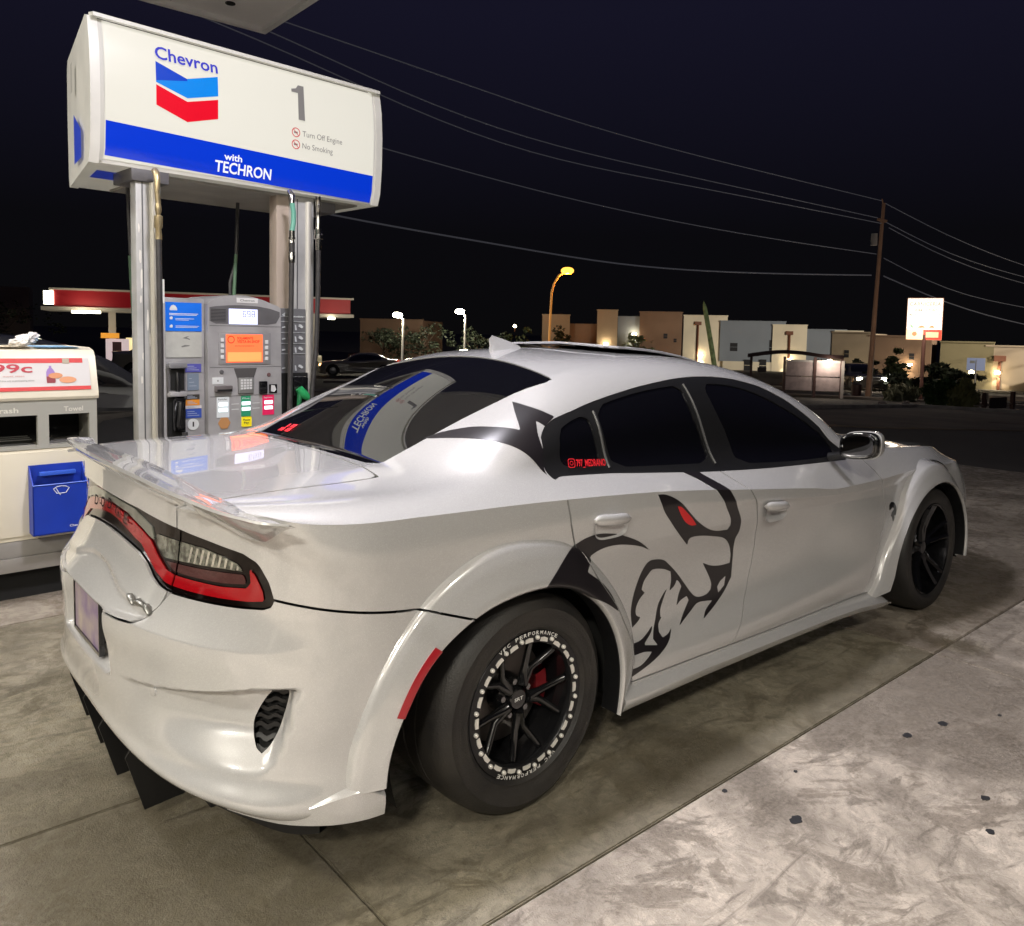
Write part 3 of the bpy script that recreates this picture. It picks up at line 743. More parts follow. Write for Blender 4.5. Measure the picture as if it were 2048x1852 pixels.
# letters on the centre reflector
lt = np.array([[-.985, 0, 0]])
for k, ch in enumerate('DODGE'):
    y = (2 - k) * .085
    s_ = abs(y) / .93; s_ = np.interp(abs(y), low_raw(np.linspace(0, .4, 60), np.full(60, .95))[:, 1] * -1, np.linspace(0, .4, 60))
    P_ = low_raw(np.array([s_]), np.array([.93]))[0]
    lettering(ch, .045, .032, (P_[0] - .002, math.copysign(abs(P_[1]), y) , .942 - .02 * abs(y) / .2), (0, -1, 0), (0.12, 0, 1), gloss_black, cen, 'letter', center=True)
# chrome ribs inside the reverse lamp
for k in range(9):
    c_ = .335 + .021 * k
    rb = fine.sub(np.abs(fine.A['s'] - c_) < .03).refine(1)
    rb = rb.clip(-sdf(sz(rb), szp([(c_ - .004, .884), (c_ + .002, .884), (c_ + .012, .930), (c_ + .004, .930)])))
    if len(rb.T): rb = rb.clip(-sdf(sz(rb), szp(CLR)) - .002)
    if len(rb.T):
        for q_ in (rb, rb.mirror()): strip(q_.offset(-.0075)).obj('lamp_rib', mat('lamp_chrome', (.75, .75, .70), .15, .8), o1 if q_ is rb else o2, flange=.002)
for k in range(6):
    s_ = .36 + .025 * k; q = low(np.array([s_]), np.array([.86]))[0]

# ---- vent at the scoop's end
vs = ventsurf.offset(-.035); side_parts('bumper_vent_backing', [vs], dark_hole, flange=0)
vg = ventsurf.refine(1)
for k in range(7):
    zc = .570 - k * .0225
    wv = zc + .004 * np.sin(vg.A['s'] * 1.35 * 95)
    fin = vg.clip(.0052 - np.abs(vg.V[:, 2] - wv)).offset(-.012)
    if len(fin.T):
        strip(fin).obj('vent_slat', black_trim, car, flange=.014); strip(fin).mirror().obj('vent_slat', black_trim, car, flange=.014)
# parking sensor
for s_, z_ in ((.292, .527),):
    vq = np.linspace(0, 1, 400); q = low(np.full(400, s_), vq); i = np.argmin(np.abs(q[:, 2] - z_)); c = q[i]
    n = nrm(low_raw, np.array([s_]), np.array([vq[i]]))[0]
    for sg in (1, -1):
        d = Vector((n[0], n[1] * sg, n[2])); o = Vector((c[0], c[1] * sg, c[2]))
        B().tube([o - d * .004, o + d * .0015, o + d * .002], [.0125, .0125, .009], 20).obj('parking_sensor', paint, car, 40)

# ---- flares
def flare(fl, cx, ysh=0.):
    a = np.array([f[0] for f in fl], float); ro = nspline(a[::-1], np.array([f[1] for f in fl])[::-1, None]); ri = nspline(a[::-1], np.array([f[2] for f in fl])[::-1, None])
    prof = [(1, .016, -.885), (1, 0, -.944), (1, -.008, -.9535), (.72, 0, -.966), (.45, 0, -.977), (.22, 0, -.9865), (.10, 0, -.990), (0, .008, -.989), (0, .001, -.982), (0, 0, -.965), (0, .004, -.90)]
    prof2 = []
    for (f0, d0, y0), (f1, d1, y1) in zip(prof[:-1], prof[1:]):
        k = 3 if f0 != f1 else 1
        for j in range(k): prof2.append((f0 + (f1-f0)*j/k, d0 + (d1-d0)*j/k, y0 + (y1-y0)*j/k))
    prof2.append(prof[-1])
    ang = np.linspace(a[0], a[-1], 120); v = []; 
    for t in ang:
        o, i = float(ro([t])[0, 0]), float(ri([t])[0, 0])
        # fade the lip towards its lower ends
        for f_, d_, y_ in prof2:
            r = i + (o - i) * f_ + d_
            yy = y_ + ysh
            v.append((cx + r * math.cos(R(t)), yy, WZ + r * math.sin(R(t))))
    n, k = len(ang), len(prof2); idx = np.arange(n*k).reshape(n, k)
    q = np.stack([idx[:-1, :-1], idx[:-1, 1:], idx[1:, 1:], idx[1:, :-1]], -1).reshape(-1, 4)
    T = np.concatenate([q[:, [0, 1, 2]], q[:, [0, 2, 3]]]); V = np.array(v); N = np.zeros_like(V)
    fn = np.cross(V[T[:, 1]] - V[T[:, 0]], V[T[:, 2]] - V[T[:, 0]])
    for c in range(3): np.add.at(N, T[:, c], fn)
    N /= np.maximum(np.linalg.norm(N, axis=1, keepdims=True), 1e-12)
    mid = V[idx[n//2, k//2]]
    if N[idx[n//2, k//2], 1] > 0: T = T[:, ::-1].copy(); N = -N
    return PM(V, N, T, {'ang': np.repeat(ang, k), 'f': np.tile([p[0] for p in prof2], n), 'c': np.tile(np.arange(k), n)})
FR, FF = flare(FL_R, 0.), flare(FL_F, 3.052)
# the rear flare is split where bumper and quarter meet, and at the door edge
def flz(x): return np.interp(x, [-.9, -.407, -.204, 0], [.86, .754, .686, .60])
fr_low, fr_up = gapped(FR, np.minimum(flz(FR.V[:, 0]) - FR.V[:, 2], -.05 - FR.V[:, 0]))
fr_q, fr_d = gapped(fr_up, zA(fr_up.V[:, 2]) + .005 - fr_up.V[:, 0])
def cidx(m): return m.A['c']
K_ = FR.A['c'].max()
for mm_ in (fr_low, fr_q, fr_d, FF):
    side_parts('fender_flare', [mm_.clip(K_ - 1.6 - mm_.A['c'])], paint, flange=.004)
    side_parts('flare_liner', [mm_.clip(mm_.A['c'] - K_ + 1.6)], black_trim, flange=0)
for fl_m in (FR, FF):
    kc = int(K_) + 1; nn_ = len(fl_m.V)//kc
    for row in (0, nn_ - 1):
        pr_ = [tuple(fl_m.V[row*kc + j]) for j in range(kc - 1)]
        for sg in (1, -1): B().add([(p[0], p[1]*sg, p[2]) for p in pr_], [tuple(range(len(pr_)))]).obj('flare_end', paint, car)
# bumper corner ledge below the rear flare, growing out of the bumper's lower edge
_ss = np.linspace(.3, 1.3, 800); _pb = low_raw(_ss, np.full(800, .055)); _pt = low_raw(_ss, np.full(800, .15))
for sg in (1, -1):
    sec = []
    for x in np.linspace(-.90, -.549, 16):
        i = np.argmin(np.abs(_pb[:, 0] - x)); t = (x + .90)/.351; g = .038 * sstep(0, .95, t); yb, zb = _pb[i, 1], _pb[i, 2]
        zt = zb + .012 + .074 * sstep(0, .85, t) - .03 * max(0, t - .85)/.15
        sec.append([(x + .01, (yb + .012)*sg, zt + .014 + .01*t), (x, (yb - g)*sg, zt), (x - .001, (yb - g - .004)*sg, zt - .006), (x, (yb - g - .002)*sg, (zt + zb)/2), (x, (yb - g*.9)*sg, zb - .003), (x + .01, (yb + .04)*sg, zb - .006)])
    k = 6; v = [p for s_ in sec for p in s_]; f = [(i*k+j, (i+1)*k+j, (i+1)*k+j+1, i*k+j+1) for i in range(len(sec)-1) for j in range(k-1)] + [tuple((len(sec)-1)*k + j for j in range(k))]
    B().add(v, f).obj('bumper_corner_ledge', paint, car, 35)
# red side marker on the flare
mk = FR.refine(2); cx = mk.A['f']
mk = mk.clip(np.minimum(.27 - mk.A['f'], mk.A['f'] - .02)); mk = mk.clip(np.minimum(mk.A['ang'] - 143, 165 - mk.A['ang']) * .0085); mk = mk.clip(-.93 - mk.V[:, 1])
side_parts('side_marker', [strip(mk.offset(.004))], mat('side_marker_red', (.33, .012, .02), .28, 0, .8, .1), flange=.004)

# ---- side skirt
for sg in (1, -1):
    b = B(); sec = []
    for x, dy, zb, zt in ((.425,0,.205,.290),(.47,0,.206,.290),(.9,0,.205,.285),(1.4,0,.198,.270),(1.9,0,.188,.256),(2.15,-.006,.180,.250),(2.30,-.020,.172,.246),(2.40,-.026,.168,.232),(2.46,-.02,.166,.205)):
        Y = lambda y: (y + dy) * sg
        sec.append([(x, Y(-.885), zt + .004), (x, Y(-.912), zt), (x, Y(-.950), zt - .018), (x, Y(-.964), zt - .032), (x, Y(-.968), (zt+zb)/2), (x, Y(-.960), zb + .010), (x, Y(-.948), zb), (x, Y(-.86), zb - .015)])
    k = 8; v = [p for s_ in sec for p in s_]; f = [(i*k+j, (i+1)*k+j, (i+1)*k+j+1, i*k+j+1) for i in range(len(sec)-1) for j in range(k-1)]
    f += [tuple(range(k)), tuple((len(sec)-1)*k + j for j in range(k))]
    b.add(v, f).obj('side_skirt', paint, car, 38)

# ---- floor, cavity, wheel wells, diffuser
B().box(-.88, 3.72, -.60, .60, .20, .86).obj('underbody', dark_hole, car)
B().box(.62, 2.35, -.80, .80, .195, .60).obj('underbody', dark_hole, car)
B().box(-.80, -.56, -.62, .62, .235, .60).obj('underbody', dark_hole, car)
for cx_ in WX:
    for sg in (1, -1):
        B().lathe([(.50, -.905*sg), (.50, -.60*sg)] , 40, 'y', (cx_, 0, WZ), a0=R(-16), a1=R(200)).obj('wheel_well', dark_hole, car, 60)
ss = np.linspace(0, .80, 60); p0 = low(ss, np.zeros(60))
b = B()
for sg in (1, -1):
    sec = [[(p[0] + .004, -p[1]*-sg, p[2] + .004), (p[0] + .006, p[1]*sg*.997, p[2] - .042), (p[0]*.97 + .02, p[1]*sg*.97, p[2] - .050), (-.60, p[1]*sg*.8, .215)] for p in p0]
    v = [q for s_ in sec for q in s_]; b.add(v, [(i*4+j, (i+1)*4+j, (i+1)*4+j+1, i*4+j+1) for i in range(59) for j in range(3)])
b.obj('diffuser', black_trim, car, 40)
for y in (-.26, -.01, .24, .49):
    xr = -1.0 + .05 * abs(y)
    B().prism([(xr, .275), (xr - .022, .240), (xr + .030, .062), (xr + .19, .075), (xr + .36, .225), (xr + .36, .275)], 'y', y - .004, y + .004).obj('diffuser_fin', black_trim, car)
# plate
pl = B().box(-1.046, -1.040, -.153, .153, .535, .688, .002).obj('licence_plate', mat('plate_desert', (.42, .36, .30), .35, noise=(9, .3, (.20, .14, .26))), car)
B().box(-1.050, -1.034, -.158, .158, .526, .536).obj('plate_frame', gloss_black, pl); B().box(-1.050, -1.034, -.158, -.151, .536, .690).obj('plate_frame', gloss_black, pl)
B().box(-1.050, -1.034, .151, .158, .536, .690).obj('plate_frame', gloss_black, pl); B().box(-1.050, -1.034, -.151, .151, .686, .696).obj('plate_frame', gloss_black, pl)
B().box(-1.039, -.99, -.12, .12, .55, .67).obj('plate_mount', dark_hole, pl)

# ---- spoiler
sp_y = np.array([0, .15, .30, .45, .58, .68, .76, .83, .885, .925, .945])
sp_xt = np.array([-.992, -.990, -.985, -.977, -.966, -.953, -.938, -.917, -.889, -.855, -.812])
sp_zt = np.array([1.100, 1.099, 1.097, 1.093, 1.088, 1.083, 1.077, 1.071, 1.064, 1.058, 1.052])
sp_xf = np.array([-.846, -.847, -.851, -.856, -.853, -.842, -.832, -.822, -.815, -.808, -.800])
sp_zf = np.array([1.0785, 1.078, 1.0765, 1.073, 1.069, 1.064, 1.056, 1.049, 1.046, 1.045, 1.046])
yy = np.linspace(0, 1, 60) ** .9 * .945
I = lambda a: nspline(sp_y, a[:, None])(yy)[:, 0]
xt, zt, xf, zf = I(sp_xt), I(sp_zt), I(sp_xf), I(sp_zf)
for k, y in enumerate(yy):
    dd = (TOPM.V[:, 0] - xf[k])**2 + (-TOPM.V[:, 1] - y)**2; j_ = np.argsort(dd)[:3]
    if dd[j_[0]] < .03**2: zf[k] = TOPM.V[j_, 2].mean() + .0015
zf = np.convolve(np.pad(zf, 3, 'edge'), np.ones(7)/7, 'valid')
rows = []
for k, y in enumerate(yy):
    th = .019 * (1 - .5 * (y / .945) ** 4); L = xf[k] - xt[k]; tip = 1 - sstep(.86, .945, y)
    rows.append([(xf[k] + .006, y, zf[k] - .004), (xf[k], y, zf[k]), (xf[k] - L*.35, y, zf[k] + (zt[k]-zf[k]) * .18 - .0005*tip), (xf[k] - L*.7, y, zf[k] + (zt[k]-zf[k]) * .55 - .0005*tip), (xt[k] + .012, y, zt[k] - .002), (xt[k] + .002, y, zt[k]),
                 (xt[k] - .001, y, zt[k] - th*.5), (xt[k] + .006, y, zt[k] - th), (xt[k] + .018*tip + .006, y, zt[k] - th - .020*tip), (xt[k] + .036*tip + .008, y, zt[k] - th - .038*tip), (xf[k] - .02*tip, y*(.985*tip + (1-tip)), zf[k] - .05*tip - .004)])
b = B(); k = len(rows[0])
for sg in (1, -1):
    v = [(p[0], p[1]*sg, p[2]) for r_ in rows for p in r_]
    b.add(v, [(i*k+j, (i+1)*k+j, (i+1)*k+j+1, i*k+j+1) for i in range(len(rows)-1) for j in range(k-1)])
b.obj('spoiler', paint, car, 42)

# ---- vinyl decals: cut out of the panels themselves, a hair proud
DEC_EYE = [(.609,.954),(.648,.95),(.701,.931),(.749,.903),(.816,.853),(.862,.82),(.934,.781),(1.005,.759),(1.083,.752),(1.097,.768),(1.087,.798),(1.041,.851),(.987,.912),(.959,.939),(.934,.965),(.884,.993),(.86,1.01),(.955,1.01),(.983,.983),(1.032,.947),(1.064,.914),(1.12,.84),(1.166,.781),(1.177,.732),(1.163,.699),(1.168,.621),(1.166,.535),(1.115,.488),(1.041,.448),(.947,.413),(.974,.441),(1.026,.467),(.98,.474),(.926,.477),(.878,.456),(.795,.42),(.834,.46),(.873,.499),(.86,.518),(.82,.51),(.794,.495),(.807,.534),(.824,.563),(.809,.582),(.791,.596),(.779,.577),(.75,.562),(.755,.603),(.747,.637),(.697,.657),(.63,.668),(.608,.654),(.587,.632),(.576,.603),(.596,.586),(.569,.569),(.55,.543),(.547,.521),(.555,.509),(.574,.5),(.562,.49),(.526,.473),(.52,.534),(.529,.583),(.548,.635),(.572,.682),(.598,.705),(.638,.706),(.69,.694),(.728,.67),(.788,.624),(.845,.569),(.901,.515),(.936,.499),(.992,.499),(1.021,.512),(1.025,.534),(1.005,.571),(.956,.633),(1.015,.611),(1.083,.599),(1.151,.598),(1.15,.636),(1.124,.682),(1.075,.716),(.993,.738),(.897,.756),(.835,.758),(.824,.749),(.825,.729),(.751,.788),(.69,.845),(.637,.899)]
EYE_RED = [(.717,.899),(.742,.893),(.783,.866),(.824,.836),(.855,.807),(.821,.81),(.783,.828),(.752,.857)]
DEC_HOLE = [(1.126,.548),(1.116,.51),(1.072,.488),(1.066,.514),(1.087,.533)]
DEC_MOUTH = [(.732,.574),(.709,.534),(.692,.501),(.691,.476),(.697,.472),(.676,.454),(.671,.425),(.685,.403),(.72,.409),(.745,.423),(.724,.394),(.692,.372),(.631,.348),(.559,.329),(.483,.314),(.488,.34),(.537,.342),(.586,.359),(.608,.372),(.567,.38),(.514,.381),(.521,.419),(.562,.421),(.604,.436),(.639,.455),(.628,.435),(.582,.407),(.58,.4),(.648,.385),(.631,.41),(.64,.432),(.662,.477),(.68,.524),(.708,.555)]
DEC_HORN = [(.065,.718),(.114,.769),(.146,.805),(.175,.832),(.2,.841),(.244,.853),(.303,.857),(.388,.844),(.448,.825),(.511,.8),(.562,.771),(.596,.747),(.538,.773),(.467,.792),(.408,.802),(.351,.804),(.304,.798),(.271,.787),(.261,.765),(.251,.738),(.28,.718),(.326,.685),(.376,.631),(.407,.575),(.348,.614),(.268,.654),(.183,.691),(.117,.708)]
CDEC = [(2.63,.576),(2.86,.553),(3.1,.503),(3.24,.454),(3.5,.386),(3.62,.448),(3.82,.524),(3.92,.468),(4.09,.409),(4.20,.378),(3.95,.356),(3.84,.395),(3.75,.328),(3.82,.216),(3.80,.112),(3.66,.186),(3.36,.301),(3.14,.37),(2.99,.417),(2.83,.486),(2.73,.532)]
red_vinyl = mat('red_vinyl', (.62, .012, .015), .35, 0, .2, .2)
def sweep_outline(poly, k=4, corner=42):
    """round the traced outline between its true corners"""
    p = np.array(poly, float); n = len(p); a = p - np.roll(p, 1, 0); b_ = np.roll(p, -1, 0) - p
    ang = np.degrees(np.abs(np.arctan2(a[:, 0]*b_[:, 1] - a[:, 1]*b_[:, 0], (a*b_).sum(1))))
    tan = (np.roll(p, -1, 0) - np.roll(p, 1, 0)) / 2; out = []
    for i in range(n):
        j = (i+1) % n; d = p[j] - p[i]; L_ = np.linalg.norm(d)
        def tg(q):
            if ang[q] > corner: return d
            t_ = tan[q]; return t_ / max(np.linalg.norm(t_), 1e-9) * L_
        t0, t1 = tg(i), tg(j)
        for m_ in range(k):
            t = m_/k; out.append((2*t**3-3*t**2+1)*p[i] + (t**3-2*t**2+t)*t0 + (-2*t**3+3*t**2)*p[j] + (t**3-t**2)*t1)
    return np.array(out)
def decal(name, panels, poly, m_, off, smooth=0, hole=None, par=None):
    out = None; pl_ = sweep_outline(poly)
    x0, z0 = pl_.min(0) - .03; x1, z1 = pl_.max(0) + .03
    for p in panels:
        msk = (p.V[:, 0] > x0) & (p.V[:, 0] < x1) & (p.V[:, 2] > z0) & (p.V[:, 2] < z1) & (p.V[:, 1] < -.5)
        if not msk.any(): continue
        q = strip(p).sub(msk).refine(2); q = q.clip(-sdf(xz(q), pl_))
        if hole is not None and len(q.T): q = q.clip(sdf(xz(q), hole))
        if len(q.T): out = q if out is None else out + q
    return out.offset(off).obj(name, m_, par or car, flange=off * .9)
doorp = [rdoor, d_r]
decal('door_decal', doorp + [fdoor, d_f], DEC_EYE, vinyl, .0011, hole=DEC_HOLE)
decal('decal_eye', [rdoor], EYE_RED, red_vinyl, .0022)
decal('door_decal', doorp, DEC_MOUTH, vinyl, .0011)
fr_face = [q.clip(-.94 - q.V[:, 1]) for q in (fr_q, fr_d)]
decal('horn_decal', [rdoor, quarter_low], DEC_HORN, vinyl, .0013)
def oblique(m):    # vinyl runs on over the flare, dragged back as the flare stands out
    k = np.clip((-.932 - m.V[:, 1]) / .042, -1.2, 1.6); q = m.copy(); q.V = q.V + np.stack([.044*k, 0*k, -.016*k], 1); q.A = {'ox': k}; return q
_msk = lambda p: (p.V[:, 0] > -.05) & (p.V[:, 0] < .5) & (p.V[:, 2] > .5) & (p.V[:, 2] < .95) & (p.V[:, 1] < -.88)
for p in (fr_q, fr_d):
    q = strip(p.clip(K_ - 2.2 - p.A['c'])); q = q.sub(_msk(q)).refine(2); o_q = oblique(q)
    q = q.clip(-sdf(xz(o_q), sweep_outline(DEC_HORN))); q.offset(.0013).obj('horn_decal', vinyl, car, flange=.001)
cd = TOPM.sub((TOPM.A['t'] > 2.4) & (TOPM.A['t'] < 4.5) & (TOPM.A['w'] < .68)).refine(2)
cd = cd.clip(-sdf(tw(cd), sweep_outline(twp(CDEC)))); cd = cd.clip(sdf(tw(cd), twp(DLO)))
strip(cd.offset(.0012)).obj('pillar_decal', vinyl, car, flange=.001)
# handle text sticker on the quarter glass
o_ = Vector((.262, -.8175, 1.066)); rt = Vector((.453, -.8165, 1.052)) - o_; up_ = Vector((.012, .020, .036))
nn = rt.cross(up_).normalized()
o_ = o_ + nn * .003
ic = B(); ru = rt.normalized(); uu = up_.normalized()
def ringpts(c, a, b_, n, p=1.):
    out = []
    for i in range(n):
        t = 2*math.pi*i/n; x = math.copysign(abs(math.cos(t))**p, math.cos(t)); y = math.copysign(abs(math.sin(t))**p, math.sin(t)); out.append(c + ru*a*x + uu*b_*y)
    return out
c0 = o_ + ru*.018 + uu*.019
for r0, r1, pw in ((.0175, .0145, .5), (.0085, .0060, 1.)):
    A_ = ringpts(c0, r0, r0, 28, pw); B_ = ringpts(c0, r1, r1, 28, pw); ic.add(A_ + B_, [(i, (i+1) % 28, 28 + (i+1) % 28, 28 + i) for i in range(28)])
red_text = mat('red_sticker', (.75, .02, .03), .4)
ic.obj('sticker_icon', red_text, car)
lettering('797_MEDRANO', .150, .026, o_ + ru*.041 + uu*.006, ru, uu, red_text, car, 'sticker_lettering')
# red lines of lettering low on the rear window (not legible in the photo)
rl = TOPM.clip(-sdf(tw(TOPM), twp(BL))).mirror().refine(2)
for k_, (a0_, a1_) in enumerate(((.77, .69), (.77, .67))):
    q = rl.clip(.011 - np.abs(rl.A['t'] - (2.24 - .10 * k_)) * .4 / 1.6); q = q.clip(np.minimum(rl.A['w'].max() and q.A['w'] - a1_, a0_ - q.A['w']))
    if len(q.T):
        ph = q.A['w'] * 130; q = q.clip(.55 + np.sin(ph) + .35 * np.sin(q.A['t'] * 160))
        if len(q.T): strip(q.offset(.0005)).obj('rear_window_lettering', red_text, car, flange=0)

# ---- door handles
def handle(x0, x1, zt0, zt1):
    for sg in (1, -1):
        xm = (x0 + x1)/2; yb = -.934
        # cup behind the grip
        b = B(); n = 28; rng = []
        cx_, cz_ = xm + .003, (zt0 + zt1)/2 - .038; a_, h_ = (x1-x0)/2 - .004, .043
        for rr, dy in ((1., -.0035), (.93, -.0005), (.75, .010), (.4, .014), (.0, .015)):
            for i in range(n):
                t = 2*math.pi*i/n; px = math.copysign(abs(math.cos(t))**.6, math.cos(t)); pz = math.copysign(abs(math.sin(t))**.6, math.sin(t))
                rng.append((cx_ + a_*px*rr, (yb + dy)*sg, cz_ + h_*pz*rr))
        b.add(rng, [(j*n + i, j*n + (i+1) % n, (j+1)*n + (i+1) % n, (j+1)*n + i) for j in range(4) for i in range(n)])
        cup = b.obj('handle_cup', paint, car, 60)
        # grip bar
        b = B(); v = []; m_ = 14; kk = 10
        for i in range(m_):
            t = i/(m_-1); x = x0 + (x1-x0)*t; zc = zt0 + (zt1-zt0)*t - .014; sc_ = (1 - abs(2*t-1)**6)**.5 if 0 < t < 1 else .12
            hh = .021 * max(sc_, .25); dd = .015 + .012 * (1 - (2*t-1)**2)
            for j in range(kk):
                a2 = 2*math.pi*j/kk; v.append((x, (yb - dd*.55 - dd*.6*math.cos(a2))*sg, zc + hh*math.sin(a2)))
        b.add(v, [(i*kk+j, i*kk+(j+1) % kk, (i+1)*kk+(j+1) % kk, (i+1)*kk+j) for i in range(m_-1) for j in range(kk)] + [tuple(range(kk)), tuple((m_-1)*kk+j for j in range(kk))])
        b.obj('door_handle', paint, cup, 50)
handle(.268, .445, .922, .908); handle(1.312, 1.490, .835, .818)

# ---- fender badge
bd = [(x - .022, z) for x, z in ((2.545,.640),(2.548,.668),(2.570,.682),(2.602,.676),(2.622,.655),(2.624,.628),(2.612,.606),(2.598,.612),(2.596,.590),(2.584,.576),(2.578,.600),(2.562,.610),(2.575,.628),(2.600,.640),(2.590,.654),(2.568,.648))]
decal('fender_badge', [fender], bd, gloss_black, .0025)
# lid badge
bz = B()
P_ = [low(np.array([s_]), np.array([.775 if 0 else v_]))[0] for s_, v_ in ((.18,.745),(.215,.735),(.25,.742),(.285,.728))]
for a_, c_ in zip(P_[:-1], P_[1:]):
    bz.tube([tuple(a_ + [-.006, 0, .0]), tuple((a_ + c_)/2 + [-.007, 0, .006]), tuple(c_ + [-.006, 0, -.003])], [.006, .011, .007], 7)
bz.obj('lid_badge', mat('badge_metal', (.26, .26, .25), .35, .8), car, 50)

# ---- shark fin antenna
b = B(); v = []; n = 12; fx0, L_ = .585, .185
for i in range(n):
    t = i/(n-1); zc = 1.432 + .016*t
    hgt = .080 * (1 - t) ** .75 * min(1, (t + .02) * 30) if i else .058
    top_x = fx0 + L_*t
    wv = .024 * (math.sin(math.pi * min(1, .18 + t*.82)) ** .6 if t < 1 else 0)
    v += [(top_x, -wv, zc), (top_x - .006, -wv*.45, zc + hgt*.55), (top_x - .016*(1-t), 0, zc + hgt + .004), (top_x - .006, wv*.45, zc + hgt*.55), (top_x, wv, zc)]
b.add(v, [(i*5+j, (i+1)*5+j, (i+1)*5+j+1, i*5+j+1) for i in range(n-1) for j in range(4)] + [(0, 1, 2, 3, 4)])
b.obj('antenna_fin', paint, car, 50)
# ---- sunroof panel, tilted a little open, with its bright front edge
sr = TOPM.refine(0)
b = B(); sec = []
for i, x in enumerate(np.linspace(.99, 1.60, 12)):
    row = []
    for y in np.linspace(-.38, .38, 13):
        dd = (TOPM.V[:, 0] - x)**2 + (TOPM.V[:, 1] + abs(y))**2; zz = TOPM.V[np.argsort(dd)[:4], 2].mean() + .009 + .022*(1.60 - x)/.61
        row.append((x, y, zz))
    sec.append(row)
k = 13; v = [p for r_ in sec for p in r_]
f = [(i*k+j, (i+1)*k+j, (i+1)*k+j+1, i*k+j+1) for i in range(11) for j in range(12)]
v2 = [(p[0], p[1], p[2] - .012) for p in v]; nb = len(v)
b.add(v, f); b.add(v2, f)
rim = [(0, j) for j in range(k)]
ring_ = [j for j in range(k)] + [i*k + k-1 for i in range(1, 12)] + [11*k + j for j in range(k-2, -1, -1)] + [i*k for i in range(10, 0, -1)]
b.add(v + v2, [(ring_[i], ring_[(i+1) % len(ring_)], ring_[(i+1) % len(ring_)] + nb, ring_[i] + nb) for i in range(len(ring_))])
sun = b.obj('sunroof', tint_glass, car, 40)
B().tube([tuple(Vector(v[i_]) + Vector((0, 0, -.004))) for i_ in ring_ + ring_[:1]], .006, 6).obj('sunroof_seal', mat('seal_grey', (.42, .42, .44), .3, .4), sun, 60)

# ---- mirrors
def superball(c, r, p=.7, n=20, m_=14, cut=None):
    v = []; 
    for i in range(m_ + 1):
        la = -math.pi/2 + math.pi*i/m_
        for j in range(n):
            lo = 2*math.pi*j/n
            cl = math.copysign(abs(math.cos(la))**p, math.cos(la)); sl = math.copysign(abs(math.sin(la))**p, math.sin(la))
            x = cl*math.copysign(abs(math.cos(lo))**p, math.cos(lo)); y = cl*math.copysign(abs(math.sin(lo))**p, math.sin(lo))
            v.append((c[0] + r[0]*x, c[1] + r[1]*y, c[2] + r[2]*sl))
    f = [(i*n+j, i*n+(j+1) % n, (i+1)*n+(j+1) % n, (i+1)*n+j) for i in range(m_) for j in range(n)]
    return v, f
for sg in (1, -1):
    v, f = superball((0, 0, 0), (.075, .090, .064), .62)
    v = [(max(p[0], -.034) if True else 0, p[1]*sg, p[2] - .012*(p[1]/.11)) for p in v]
    b = B().add([(2.020 + p[0], -1.000*sg + p[1], 1.030 + p[2]) for p in v], f)
    hs = b.obj('mirror_housing', gloss_black, car, 45)
    v, f = superball((0, 0, 0), (.079, .094, .068), .62)
    B().add([(2.020 + max(p[0], .0), -1.000*sg + p[1]*sg, 1.030 + p[2] - .012*(p[1]/.11)) for p in v], f).obj('mirror_cap', paint, hs, 45)
    v, f = superball((0, 0, 0), (.006, .090, .0615), .6)
    B().add([(1.983 + p[0], -1.000*sg + p[1]*sg, 1.030 + p[2] - .012*(p[1]/.11)) for p in v], f).obj('mirror_rim', gloss_black, hs, 45)
    v, f = superball((0, 0, 0), (.003, .079, .050), .55)
    B().add([(1.976 + p[0], -1.000*sg + p[1]*sg, 1.030 + p[2] - .012*(p[1]/.11)) for p in v], f).obj('mirror_glass', mat('mirror_glass', (.10, .10, .11), .04, 1.), hs, 45)
    B().tube([(2.03, -.84*sg, .955), (2.03, -.90*sg, .972), (2.02, -.94*sg, .995)], [.022, .019, .018], 10).obj('mirror_stalk', black_trim, hs, 50)
# ---- headlamp
for sg in (1, -1):
    v, f = superball((0, 0, 0), (.10, .14, .045), .8)
    B().add([(3.72 + p[0] - .35*abs(p[1]) , (-.66 + p[1])*sg, .742 + p[2]) for p in v], f).obj('headlamp', mat('headlamp_glass', (.35, .36, .38), .08, .4, 1.), car, 50)

